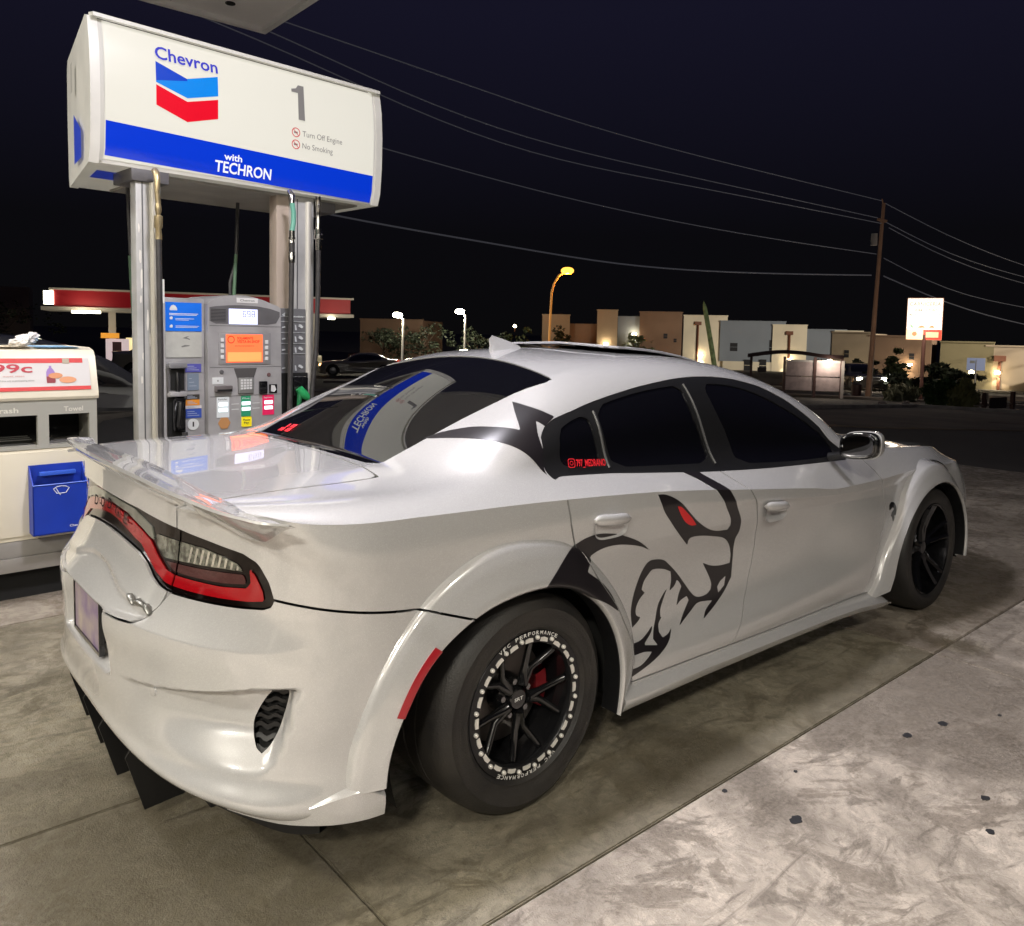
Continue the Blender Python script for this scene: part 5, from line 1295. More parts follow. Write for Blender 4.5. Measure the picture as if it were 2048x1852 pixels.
# green-hooded nozzle on the right
gn = B().box(1.235, 1.350, -.05, .045, 1.06, 1.20, .02).obj('fuel_nozzle', gloss_black, sp_o, 40)
B().tube([(1.262, -.07, 1.120), (1.285, -.075, 1.085), (1.335, -.07, 1.050)], [.026, .034, .024], 10).obj('nozzle_grip', mat('nozzle_green', (.03, .38, .12), .35), gn, 50)
B().tube([(1.27, -.07, 1.09), (1.262, -.07, 1.02), (1.262, -.06, .90)], [.02, .016, .015], 8).obj('nozzle_grip', mat('nozzle_green_dark', (.02, .20, .07), .4), gn, 50)
B().box(1.185, 1.385, .02, .048, .75, 1.22, .006).obj('nozzle_recess', dark_hole, sp_o)
# hoses hanging from the canopy of the pump
hose_m = mat('hose_black', (.055, .052, .052), .38, noise=(30, .3)); brass = mat('hose_brass', (.58, .47, .27), .32, .7, noise=(22, .35)); chrome = mat('hose_chrome', (.62, .61, .58), .2, 1., noise=(30, .3)); aqua = mat('hose_aqua', (.16, .42, .32), .4)
def hose(name, pts, r): return B().tube(pts, r, 12).obj(name, hose_m, pump, 60)
h1 = hose('fuel_hose', [(.322, -.10, 2.03), (.324, -.10, 1.7), (.326, -.10, 1.3), (.322, -.10, .9), (.34, -.10, .45), (.44, -.12, .30), (.50, -.12, .50), (.47, -.09, .88)], .017)
B().tube([(.320,-.06,2.43),(.318,-.09,2.41),(.318,-.10,2.36),(.316,-.10,2.30),(.322,-.10,2.24)], [.020,.020,.017,.015,.016], 12).obj('hose_fitting', brass, h1, 50)
B().tube([(.322,-.10,2.245),(.322,-.10,2.22),(.322,-.10,2.20),(.322,-.10,2.17),(.322,-.10,2.165),(.322,-.10,2.10),(.322,-.10,2.09),(.322,-.10,2.03)], [.013,.018,.018,.013,.024,.024,.016,.019], 12).obj('hose_breakaway', brass, h1, 50)
B().box(.337, .352, -.105, -.09, 1.66, 1.80, .003).obj('hose_clamp', mat('clamp_white', (.75, .74, .70), .5), h1)
h2 = hose('fuel_hose', [(1.190,-.10,1.97),(1.185,-.10,1.7),(1.180,-.10,1.3),(1.175,-.10,.95),(1.20,-.10,.5),(1.28,-.10,.40),(1.30,-.09,.70),(1.265,-.07,.95)], .017)
B().tube([(1.195,-.06,2.43),(1.193,-.10,2.40),(1.192,-.10,2.35)], [.018,.018,.016], 12).obj('hose_fitting', chrome, h2, 50)
B().tube([(1.192,-.10,2.35),(1.203,-.10,2.29),(1.202,-.10,2.22),(1.192,-.10,2.17)], .0165, 12).obj('hose_sleeve', aqua, h2, 50)
B().tube([(1.192,-.10,2.17),(1.192,-.10,2.13),(1.192,-.10,2.128),(1.192,-.10,2.115),(1.192,-.10,2.11),(1.192,-.10,2.09)], [.018,.018,.022,.022,.015,.018], 12).obj('hose_fitting', chrome, h2, 50)
B().tube([(1.191,-.10,2.09),(1.191,-.10,2.03)], .019, 12).obj('hose_swivel', hose_m, h2, 50)
B().tube([(1.190,-.10,2.03),(1.190,-.10,2.01),(1.190,-.10,2.005),(1.190,-.10,1.96)], [.021,.021,.023,.020], 12).obj('hose_fitting', chrome, h2, 50)
h3 = hose('fuel_hose', [(1.392,-.10,2.06),(1.390,-.10,1.8),(1.376,-.10,1.4),(1.345,-.10,1.1),(1.33,-.10,.7),(1.36,-.1,.3)], .016)
B().tube([(1.388,-.10,2.42),(1.389,-.10,2.36),(1.389,-.10,2.355),(1.390,-.10,2.29)], [.019,.019,.014,.014], 12).obj('hose_fitting', chrome, h3, 50)
B().tube([(1.390,-.10,2.29),(1.390,-.10,2.20),(1.390,-.10,2.198),(1.392,-.10,2.165),(1.392,-.10,2.162),(1.392,-.10,2.135),(1.392,-.10,2.13),(1.392,-.10,2.06)], [.014,.018,.026,.026,.031,.031,.020,.018], 12).obj('hose_breakaway', chrome, h3, 50)
for xx, dx in ((.47, .0), (1.11, .0)):
    hb = B().tube([(xx - .06*(1 if xx < 1 else -1), .62, 2.42), (xx - .045*(1 if xx < 1 else -1), .62, 2.0), (xx - .0*(1 if xx < 1 else -1), .62, 1.85), (xx, .62, 1.3)], .013, 8).obj('fuel_hose', hose_m, pump, 60)
B().tube([(.43, .60, 1.98), (.44, .60, 1.55)], [.030, .022], 8).obj('hose_sleeve', mat('sleeve_dark_green', (.05, .09, .05), .6), pump, 50)
B().tube([(1.145, .60, 2.05), (1.12, .60, 1.60)], [.012, .014], 8).obj('hose_sleeve', mat('sleeve_green', (.12, .22, .13), .5), pump, 50)

# ---------------------------------------------------------------- island and service bin
isl = B().box(-.90, 5.0, 2.46, 3.9, 0, .150, .02).obj('pump_island', con_a, None, 40); tag(isl, kind='structure')
isl2 = B().box(-3.5, -.905, 2.46, 3.9, 0, .150, .02).obj('pump_island', con_a, None, 40); tag(isl2, kind='structure')
bin_ = empty('service_bin', (-.47, 2.28, 0), R(1.5), 'cream and grey forecourt bin with Trash and Towel openings and a blue washer bucket', 'bin')
cream = mat('bin_cream', (.72, .665, .54), .42, noise=(3, .10)); bgrey = mat('bin_grey', (.37, .365, .33), .45); bpl = mat('bin_plinth', (.30, .285, .27), .5, .2, noise=(6, .2))
# body with sloping hood
BW0, BW1 = -.98, .0
body = B().box(BW0, BW1, .0, .62, .335, .835, .006).obj('bin_lower_body', cream, bin_, 40)
B().box(BW0 - .012, -.022, -.008, .0, .36, .82, .003).obj('bin_door', cream, body, 40)
B().box(-.0215, -.018, -.006, .0, .35, .83).obj('bin_door_gap', dark_hole, body)
# grey opening frame, built around real holes
top_ = B()
fr_ = [(BW0, BW1, .835, .857), (BW0, BW1, 1.022, 1.105), (BW0, -.758, .857, 1.022), (-.300, -.245, .857, 1.022), (-.040, BW1, .857, 1.022)]
for x0, x1, z0, z1 in fr_: top_.box(x0, x1, -.004, .03, z0, z1)
top_.box(BW0, BW1, .40, .62, .835, 1.105); top_.box(BW0, BW0 + .02, .03, .62, .835, 1.105); top_.box(BW1 - .02, BW1, .03, .62, .835, 1.105)
tf = top_.obj('bin_opening_frame', bgrey, bin_)
B().box(-.96, -.02, .30, .38, .84, 1.10).obj('bin_cavity', dark_hole, tf)
B().box(-.74, -.30, .06, .24, .842, .858).obj('bin_tray', mat('tray_dark', (.06, .06, .055), .5), tf); B().box(-.235, -.045, .05, .24, .842, .866).obj('towel_tray', mat('tray_grey', (.16, .155, .15), .5), tf)
for k_ in range(3): B().box(-.73, -.31, .10 + .05*k_, .105 + .05*k_, .875 + .004*k_, .880 + .004*k_).obj('trash_flap_bar', mat('flap', (.10, .10, .09), .4), tf)
# hood profile
hp = [(-.012, 1.105), (-.018, 1.12), (-.012, 1.150), (.045, 1.345), (.075, 1.375), (.16, 1.392), (.62, 1.392), (.62, 1.105)]
hd = B().prism(hp, 'x', BW0 - .008, BW1 + .008).obj('bin_hood', cream, bin_, 30)
sl = Vector((0, .057, .195)).normalized(); nsl = Vector((0, -.195, .057)).normalized()
def hp_pt(x, z, d=.004): t = (z - 1.150)/.195; return Vector((x, -.012 + .057*t, z)) + nsl*d
def hq(x0, x1, z0, z1, m, name, d, par): return B().add([hp_pt(x0, z0, d), hp_pt(x1, z0, d), hp_pt(x1, z1, d), hp_pt(x0, z1, d)], [(0, 1, 2, 3)]).obj(name, m, par)
ad = hq(-.95, -.030, 1.156, 1.332, mat('advert_paper', (.62, .60, .60), .35), 'advert_poster', .003, hd)
adr = mat('advert_red', (.62, .05, .05), .4, noise=(40, .1))
hq(-.95, -.030, 1.156, 1.177, adr, 'advert_red_band', .004, ad); hq(-.95, -.062, 1.306, 1.332, adr, 'advert_red_band', .004, ad)
hq(-.165, -.130, 1.302, 1.330, mat('advert_tan', (.42, .36, .28), .5), 'advert_seal', .005, ad)
lettering('99c', .19, .046, hp_pt(-.505, 1.256, .005), X_, sl, mat('advert_maroon', (.45, .03, .05), .4), ad, 'advert_lettering')
lettering('most sizes', .10, .010, hp_pt(-.455, 1.232, .005), X_, sl, mat('advert_pink', (.55, .22, .20), .4), ad, 'advert_lettering', False)
lettering('limited time only at participating stores', .19, .009, hp_pt(-.50, 1.208, .005), X_, sl, dk, ad, 'advert_lettering', False)
# bottle and pastries (flat print)
def fl(poly, m, nm, d): return B().add([hp_pt(x, z, d) for x, z in poly], [tuple(range(len(poly)))]).obj(nm, m, ad)
fl([(-.249,1.196),(-.209,1.196),(-.206,1.205),(-.206,1.232),(-.250,1.232),(-.250,1.205)], mat('print_cola', (.25, .03, .04), .4), 'printed_bottle', .005)
fl([(-.250,1.232),(-.206,1.232),(-.207,1.256),(-.214,1.270),(-.222,1.280),(-.222,1.290),(-.234,1.290),(-.234,1.280),(-.243,1.270),(-.249,1.256)], mat('print_violet', (.30, .18, .48), .4), 'printed_bottle', .005)
fl([(-.205 + .036*math.cos(t_*.5) + .0, 1.236 + .016*math.sin(t_*.5)) for t_ in range(13)], mat('print_pastry', (.62, .26, .12), .5), 'printed_pastry', .0055)
fl([(-.145 + .044*math.cos(t_*.5), 1.212 + .018*math.sin(t_*.5)) for t_ in range(13)], mat('print_pastry2', (.66, .30, .15), .5), 'printed_pastry', .006)
hl = mat('hood_top_print', (.50, .42, .30), .5)
B().box(-.95, -.30, .10, .50, 1.3925, 1.3935).obj('hood_top_sticker', hl, hd); B().box(-.28, -.06, .10, .50, 1.3925, 1.3935).obj('hood_top_sticker', mat('hood_top_blue', (.20, .38, .58), .5), hd)
lettering('Trash', .125, .027, (-.515, -.0048, 1.040), X_, Z_, mat('bin_print', (.66, .65, .58), .5), tf, 'bin_lettering'); lettering('Towel', .098, .026, (-.170, -.0048, 1.038), X_, Z_, mat('bin_print', (.66, .65, .58), .5), tf, 'bin_lettering')
B().box(BW0 + .01, -.012, .004, .60, .245, .334, .003).obj('bin_plinth', bpl, bin_, 40); B().box(BW0 - .01, .0, -.006, .61, .165, .243, .004).obj('bin_plinth', mat('plinth_steel', (.38, .36, .34), .4, .4, noise=(5, .2)), bin_, 40)
B().box(BW0 + .02, -.03, .06, .58, .0, .168).obj('bin_foot', dark_hole, bin_)
# washer bucket: open box with slanted mouth
blu = mat('bucket_blue', (.012, .045, .42), .38, noise=(5, .12))
bk = B(); bx0, bx1, by0 = -.352, -.082, -.105
def wallq(b, p, q, r, s, t): b.add([p, q, r, s] + [tuple(Vector(w) + Vector(t)) for w in (p, q, r, s)], [(0,1,2,3), (7,6,5,4), (0,4,5,1), (1,5,6,2), (2,6,7,3), (3,7,4,0)])
wallq(bk, (bx0, by0, .372), (bx1, by0, .372), (bx1, by0, .648), (bx0, by0, .648), (0, .006, 0))
wallq(bk, (bx0, by0, .372), (bx0, by0, .648), (bx0, -.010, .748), (bx0, -.010, .372), (.006, 0, 0)); wallq(bk, (bx1, by0, .372), (bx1, by0, .648), (bx1, -.010, .748), (bx1, -.010, .372), (-.006, 0, 0))
wallq(bk, (bx0, -.016, .372), (bx1, -.016, .372), (bx1, -.016, .748), (bx0, -.016, .748), (0, .004, 0)); bk.box(bx0, bx1, by0, -.004, .372, .378); bk.box(bx0 + .006, bx1 - .006, by0 + .006, -.008, .56, .563)
bucket = bk.obj('washer_bucket', blu, bin_)
B().box(bx0 + .045, bx1 - .045, -.055, -.030, .690, .712, .004).obj('squeegee_bar', mat('bar_blue', (.04, .12, .62), .35), bucket, 40)
B().tube([(bx0, by0 - .001, .648), (bx1, by0 - .001, .648)], .004, 6).obj('bucket_rim', mat('bar_blue', (.04, .12, .62), .35), bucket, 40)
wp = mat('bucket_print', (.72, .74, .80), .5)
ic = [(-.252,.622),(-.236,.632),(-.213,.636),(-.190,.632),(-.174,.622),(-.190,.597),(-.200,.596),(-.226,.596),(-.236,.597)]
B().tube([(x, by0 - .001, z) for x, z in ic + ic[:2]], .0022, 5).obj('wiper_icon', wp, bucket); B().tube([(-.240, by0 - .001, .626), (-.218, by0 - .001, .586)], .0022, 5).obj('wiper_icon', wp, bucket)
lettering('Chevron', .072, .012, (-.175, by0 - .0015, .402), X_, Z_, wp, bucket, 'bucket_lettering')
# crumpled paper on the bin
bm = bmesh.new(); bmesh.ops.create_icosphere(bm, subdivisions=4, radius=1)
from mathutils import noise as mn
for q in bm.verts:
    c = q.co.copy(); n1 = mn.noise(c*2.1 + Vector((3, 1, 2))); cell = mn.cell(c*3.2); vor = mn.voronoi(c*3.0)[0][0]
    k_ = 1 + .35*n1 + .30*(vor - .4) + .12*mn.noise(c*7)
    q.co = Vector((c.x*.062*k_ + (.018 if c.z > .3 else 0), c.y*.055*k_, c.z*.036*k_ + (.012 if c.x > .2 else -.004)))
pb = B().bm(bm); ppr = pb.obj('crumpled_paper', mat('paper_white', (.72, .70, .68), .7), None, None, loc=(-.47 - .33, 2.28 + .16, 1.392 + .036))
ppr.data.shade_smooth(); ppr.data.set_sharp_from_angle(angle=R(28)); tag(ppr, 'ball of crumpled white paper lying on top of the forecourt bin', 'paper')

# ---------------------------------------------------------------- station canopy overhead, with its lamps
can = empty('station_canopy', (0, 0, 0), 0, 'pale flat canopy over the forecourt, only one corner of it showing at the top edge', 'canopy')
cw_ = mat('canopy_soffit', (.72, .70, .69), .55, noise=(.8, .15))
CX, CY = 1.82, 5.18
def slope_edge(): pass
sof = B().box(-13.5, CX - .06, -13, CY - .06, CANOPY_Z + .012, CANOPY_Z + .09).obj('soffit', cw_, can)
for k_ in range(14):
    xx = CX - .95 - k_*1.0
    B().box(xx - .004, xx + .004, -13, CY - .10, CANOPY_Z + .008, CANOPY_Z + .0125).obj('soffit_joint', mat('joint_dark', (.22, .21, .20), .7), sof)
B().box(-13.6, CX, CY - .06, CY, CANOPY_Z - .03, CANOPY_Z + .85).obj('fascia', mat('fascia_white', (.66, .65, .64), .45), can); B().box(CX - .06, CX, -13, CY - .062, CANOPY_Z - .03, CANOPY_Z + .85).obj('fascia', mat('fascia_white', (.66, .65, .64), .45), can)
B().lathe([(0, -.003), (.045, -.003), (.045, .010)], 20, 'z', (CX - .52, CY - .42, CANOPY_Z + .006)).obj('soffit_hole', dark_hole, sof)
lm = mat('lamp_lens', (.8, .8, .8), .3, emit=(1, .97, .92), estr=9.)
for lx, ly, pw, c_, sz_ in LAMPS:
    f_ = B(); s2 = sz_/2 + .05
    for (a, c, d, e_) in ((-s2, s2, -s2, -sz_/2), (-s2, s2, sz_/2, s2), (-s2, -sz_/2, -sz_/2, sz_/2), (sz_/2, s2, -sz_/2, sz_/2)): f_.box(lx + a, lx + c, ly + d, ly + e_, CANOPY_Z - .035, CANOPY_Z + .010)
    fo = f_.obj('lamp_frame', cw_, can); B().box(lx - sz_/2, lx + sz_/2, ly - sz_/2, ly + sz_/2, CANOPY_Z - .02, CANOPY_Z - .005).obj('lamp_lens', lm, fo)
for x, y in ((-4.2, 3.2), (-9, 3.2), (-9, -6)): B().box(x - .15, x + .15, y - .15, y + .15, 0, CANOPY_Z + .012, .01).obj('canopy_post', steel, can, 40)
# ---------------------------------------------------------------- other vehicles: one simple loft reused
def far_car(name, label, col, loc, rz, scale=1., lights=None, gloss=.2, kind='car', sx=1., sy=1., sz_=1.):
    root = empty(name, loc, rz, label, kind); root.scale = (scale*sx, scale*sy, scale*sz_)
    pm = mat('far_paint_' + name, col, gloss, 0, 1., .04)
    us = np.concatenate([np.linspace(0, 1, 9), np.linspace(1.15, 4.9, 18), np.linspace(5.0, 5.9, 8)]); U, V_, T_ = grid_params(us, np.linspace(0, 1, 12)); a = PM(low_raw(U, V_), nrm(low_raw, np.clip(U, .0025, 5.897), V_), T_, {'s': U, 'v': V_})
    for cx_ in WX: a = a.clip(np.hypot(a.V[:, 0] - cx_, a.V[:, 2] - .34) - .41)
    U, V_, T_ = grid_params(np.linspace(0, NT-1, 46), np.linspace(0, 1, 16)); t_ = PM(top(U, V_), _ntop(U, V_), T_, {'t': U, 'w': V_})
    wn = t_.clip(-sdf(tw(t_), twp(DLO)))
    rw = t_.clip(-sdf(tw(t_), twp(BL))); fw_ = t_.clip(-sdf(tw(t_), twp(WSH)))
    bt = t_
    for q in (DLO, BL, WSH): bt = bt.clip(sdf(tw(bt), twp(q)))
    both(strip(a) + strip(bt)).obj('body', pm, root, flange=0)
    strip(wn).obj('side_windows', tint_glass, root, flange=0); strip(wn).mirror().obj('side_windows', tint_glass, root, flange=0); both(strip(rw)).obj('rear_window', tint_glass, root, flange=0); both(strip(fw_)).obj('windshield', tint_glass, root, flange=0)
    B().box(-.85, 3.7, -.72, .72, .22, .85).obj('underbody', dark_hole, root)
    for cx_ in WX:
        for sg in (1, -1):
            w_ = B().lathe([(.20, -.92), (.34, -.92), (.345, -.88), (.345, -.70), (.2, -.70)], 28, 'y', (cx_, 0, .345)); w_.v = [(p[0], p[1]*sg, p[2]) for p in w_.v]; w_ = w_.obj('wheel', rubber, root, 40)
            d_ = B().lathe([(0, -.925), (.06, -.925), (.205, -.905), (.205, -.90)], 20, 'y', (cx_, 0, .345)); d_.v = [(p[0], p[1]*sg, p[2]) for p in d_.v]; d_.obj('hubcap', mat('hub_silver', (.35, .35, .35), .3, .8), w_, 40)
    for sg in (1, -1):
        if lights and 'tail' in lights: B().box(-1.02, -.90, sg*.72 - .12, sg*.72 + .12, .80, .93, .02).obj('tail_light', mat('tail_lit', (.5, 0, 0), .3, emit=(1, .04, .03), estr=lights['tail']), root, 40)
        if lights and 'head' in lights: B().box(3.72, 3.88, sg*.62 - .13, sg*.62 + .13, .62, .76, .03).obj('headlight', mat('head_lit_%d' % int(lights['head']), (.8, .8, .75), .2, emit=lights.get('hc', (1, .95, .8)), estr=lights['head']), root, 40)
    return root
bc_ = far_car('black_sedan', 'black sedan parked on the far side of the island, behind the bin', (.016, .016, .018), (-1.80, 5.52, 0), 0, gloss=.12)
def zt(x, y): return tz(x, y)
far_car('parked_car', 'beige sedan with a lit red tail light crossing the far lot', (.42, .38, .28), (24.6, 39.7, zt(23, 40.8) + .02), R(149), lights={'tail': 6., 'head': 4., 'hc': (1, .55, .2)})
far_car('parked_car', 'white van behind the dark saloon roof under the left red canopy', (.72, .72, .70), (8.5, 33., zt(8.5, 33)), R(-35), sz_=1.28, kind='van')
far_car('parked_car', 'small white car tucked beside the canopy post sign', (.7, .7, .7), (11.2, 36.5, zt(11, 36)), R(-30))
far_car('parked_car', 'dark car parked right of the red canopy post', (.12, .09, .07), (13.6, 38., zt(13.6, 38)), R(-60))
far_car('parked_car', 'grey car standing behind the beige sedan', (.35, .34, .33), (24.2, 49.5, zt(24, 49)), R(200), lights={'head': 3.})
far_car('moving_car', 'oncoming car with both headlights glaring behind the power pole', (.10, .09, .08), (43.6, 19.4, zt(42, 18) + .05), R(222), lights={'head': 60.})
far_car('moving_car', 'dark car with red brake lights at the right edge', (.05, .05, .05), (52.5, 10.4, zt(52, 10)), R(25), lights={'tail': 14.})

# ---------------------------------------------------------------- opposite filling station
red_f = mat('far_red_fascia', (.25, .010, .016), .5, emit=(.5, .01, .02), estr=.10); wf = mat('far_white', (.40, .36, .32), .6, emit=(1, .85, .6), estr=.06)
oc = empty('filling_station_canopy', (0, 0, 0), 0, 'distant filling station canopy with a dark red fascia on pale posts', 'canopy')
def hseg(a, c, z0, z1, m, nm, th, par):
    a = Vector((*a, 0)); c = Vector((*c, 0)); d = (c-a).normalized(); n_ = Vector((-d.y, d.x, 0))*th
    v = [a, c, c+n_, a+n_]; return B().add([(p.x, p.y, z0) for p in v] + [(p.x, p.y, z1) for p in v], [(0,1,2,3), (7,6,5,4), (0,4,5,1), (1,5,6,2), (2,6,7,3), (3,7,4,0)]).obj(nm, m, par)
hseg((10.4, 59.2), (30.0, 53.5), 2.78, 3.85, red_f, 'fascia', 6., oc); hseg((10.1, 59.1), (30.2, 53.3), 3.85, 3.98, wf, 'fascia_trim', 6.2, oc); hseg((9.6, 59.1), (30.2, 53.3), 2.45, 2.70, wf, 'soffit_edge', 6.4, oc)
hseg((9.8, 59.25), (10.38, 59.1), 2.85, 3.75, mat('logo_lit', (1, 1, .9), .4, emit=(1, .95, .7), estr=5.), 'lit_logo', .3, oc)
for x, y in ((13.7, 58.7), (27.4, 54.8)):
    hseg((x, y), (x + .45, y - .12), zt(x, y), 2.5, wf, 'post', .45, oc)
hseg((13.2, 57.5), (14.6, 57.1), zt(13, 57) + .5, .55, mat('pump_topper', (.8, .72, .72), .5, emit=(1, .8, .8), estr=.35), 'pump_sign', .3, oc)
hseg((13.55, 57.2), (14.1, 57.05), zt(13, 57) + .6, .35, mat('topper_panel', (.4, .2, .22), .5), 'pump_sign_panel', .1, oc)
hseg((12.9, 57.5), (14.0, 57.2), .60, .95, mat('topper_orange', (.8, .35, .05), .5, emit=(1, .4, .05), estr=.5), 'pump_topper', .3, oc)
for x, y, s_ in ((11.7, 57.8, .45), (12.5, 57.3, .3), (20, 56, .3), (28.4, 53.6, .15)):
    B().box(x - s_, x + s_, y - .3, y + .3, 2.28, 2.44).obj('canopy_light', mat('far_lamp', (1, 1, .9), .4, emit=(1, .92, .65), estr=9.), oc)
hseg((15.2, 60.), (17.6, 59.5), zt(15, 60), .6, mat('shop_front_lit', (.8, .7, .4), .5, emit=(1, .8, .4), estr=.6), 'shop_window', .3, oc)
hseg((15.6, 59.8), (17.6, 59.3), .15, .42, mat('shop_sign_lit', (1, 1, .9), .5, emit=(1, .95, .75), estr=2.), 'shop_light', .2, oc)
tan = mat('stucco_tan', (.34, .27, .20), .9, noise=(.5, .15)); brown = mat('stucco_brown', (.20, .125, .085), .9, noise=(.5, .2)); cream2 = mat('stucco_cream', (.68, .61, .49), .9, noise=(.4, .12)); slate = mat('stucco_slate_blue', (.20, .225, .27), .9, noise=(.4, .1)); olive = mat('stucco_olive', (.20, .17, .10), .9, noise=(.5, .15))
bl_ = empty('shop_building', (0, 0, 0), 0, 'low plain tan building at the far left edge behind the bin', 'building')
hseg((4., 116), (18.2, 113), zt(10, 115), 6.0, tan, 'wall', 10, bl_); hseg((4., 115.9), (18.2, 112.9), 2.2, 2.5, brown, 'wall_band', .1, bl_)
hseg((21.5, 78), (33, 72), zt(25, 75), 1.0, brown, 'wall', 8, tag(empty('shop_building'), 'dark low building behind the opposite filling station', 'building'))

# ---------------------------------------------------------------- apartment row: separate blocks with their own windows
win_m = mat('far_window', (.03, .03, .035), .2); pipe_m = mat('downpipe_brown', (.16, .06, .035), .6)
def block(label, a, c, z1, m, th=8., wins=(), pipe=None, wall_lamp=None, z0=-1.95, parapet=True):
    r_ = empty('apartment_block', (0, 0, 0), 0, label, 'building', 'apartment blocks across the street')
    w_ = hseg(a, c, z0, z1, m, 'wall', th, r_)
    A_, C_ = Vector((*a, 0)), Vector((*c, 0)); L_ = (C_ - A_).length; d = (C_-A_)/L_; n_ = Vector((d.y, -d.x, 0))
    if parapet: hseg((A_ + n_*.06 - d*.05)[:2], (C_ + n_*.06 + d*.05)[:2], z1, z1 + .10, m, 'parapet', .25, r_)
    for t, z, w2, h2 in wins:
        p = A_ + d*(L_*t) + n_*.02; f_ = hseg((p - d*w2)[:2], (p + d*w2)[:2], z, z + h2, win_m, 'window', .1, r_)
        B().box(-w2, w2, -.02, .02, z + h2*.48, z + h2*.52).obj('window_bar', m, f_, loc=(p.x + n_.x*.03, p.y + n_.y*.03, 0), rot=(0, 0, math.atan2(d.y, d.x)))
    if pipe is not None:
        p = A_ + d*(L_*pipe) + n_*.10; s_ = .07
        o_ = B().box(-s_, s_, -s_, s_, z0, z1 - .75).obj('downpipe', pipe_m, r_, loc=(p.x, p.y, 0)); B().box(-.32, .32, -.1, .1, z1 - .9, z1 - .55).obj('rain_head', pipe_m, r_, loc=(p.x, p.y, 0), rot=(0, 0, math.atan2(d.y, d.x)))
    if wall_lamp is not None:
        t, z, pw = wall_lamp; p = A_ + d*(L_*t) + n_*.35
        B().box(-.14, .14, -.1, .1, -.08, .08).obj('wall_lamp', mat('wall_lamp_lit', (1, .9, .7), .4, emit=(1, .82, .5), estr=40.), r_, loc=(p.x, p.y, z))
        ld = bpy.data.lights.new('wall_lamp', 'SPOT'); ld.energy = pw; ld.color = (1, .84, .55); ld.spot_size = R(95); ld.spot_blend = .35; ld.shadow_soft_size = .05
        lo = bpy.data.objects.new('wall_lamp_light', ld); COL.objects.link(lo); lo.location = (p.x, p.y, z - .12); lo.parent = r_
    return r_
block('leftmost brown block half lost in the dark above the far wall', (33.5, 58.), (37.2, 53.9), 2.4, brown, wins=((.3, .6, .4, .7),))
block('tall plain brown block right behind the orange street lamp', (44.33, 46.61), (46.0, 45.0), 3.05, tan, wins=((.8, .2, .3, .6),))
block('dark brown block between the lamp post block and the tall tan one', (46.3, 45.3), (47.9, 43.6), 2.3, brown)
block('tall narrow tan block with one warm wall lamp', (47.59, 43.36), (48.74, 42.1), 3.52, tan, wall_lamp=(.45, .75, 60))
block('dark recessed block with a lamp lighting a tree', (49.0, 42.3), (50.2, 40.9), 3.0, slate, wall_lamp=(.75, 1.6, 120))
block('wide brown block with small windows beside the white wall', (49.93, 40.73), (52.09, 38.02), 3.42, brown, wins=((.62, 1.3, .16, .4), (.85, 1.0, .12, .3)))
b1 = block('cream wall with a brown downpipe, left of the leaning cactus', (63.4, 46.4), (66.2, 43.2), 3.55, cream2, pipe=.33, wall_lamp=(.40, -.35, 260))
block('slate blue block above a cream ground floor, nearest the cactus', (65.6, 43.6), (69.0, 38.5), 3.05, slate, th=6, wins=((.22, .15, .35, .8), (.82, -.1, .35, 1.4)), z0=-.85)
block('cream ground floor beneath the slate blue block', (65.7, 43.25), (69.1, 38.15), -.85, cream2, wins=((.38, -1.75, .3, 1.1), (.62, -1.8, .32, 1.2)), parapet=False)
block('second cream wall with downpipe, right of the slate blue block', (68.2, 39.4), (69.8, 36.7), 2.75, cream2, pipe=.50, wall_lamp=(.52, -.55, 220))
block('smaller slate blue block behind the bus shelter', (69.9, 36.9), (71.4, 33.6), 2.35, slate)
block('third narrow cream wall above the bus shelter', (70.6, 34.3), (71.8, 32.2), 2.25, cream2, pipe=.5)
block('plain tan block right of the bus shelter roof', (50.3, 24.1), (51.0, 21.8), 1.95, tan, wins=((.4, .3, .15, .5),))
block('broad brown block behind the power pole', (51., 21.9), (52.2, 18.4), 1.75, brown, wins=((.7, .3, .15, .4),), wall_lamp=(.68, -.05, 60))
block('olive block between power pole and lit shop sign', (52.6, 18.0), (53.5, 15.2), 1.45, olive)
block('tan block with downpipe behind the lit shop sign', (53.4, 15.6), (54.2, 13.6), 1.25, tan, pipe=.35, wall_lamp=(.30, -.35, 90))
block('rightmost tan block fading into the dark', (55.2, 13.6), (56.4, 10.6), 1.05, tan, pipe=.25)
gw = hseg((36., 64.5), (62., 47.), -1.9, -.75, brown, 'garden_wall', .3, None); tag(gw, 'long low brown wall across the street behind the parking lot lamps', 'wall')
w2 = hseg((50.4, 26.3), (52.2, 20.2), -1.4, -.55, cream2, 'garden_wall', .3, None); tag(w2, 'low pale wall right of the bus shelter, behind the power pole', 'wall')

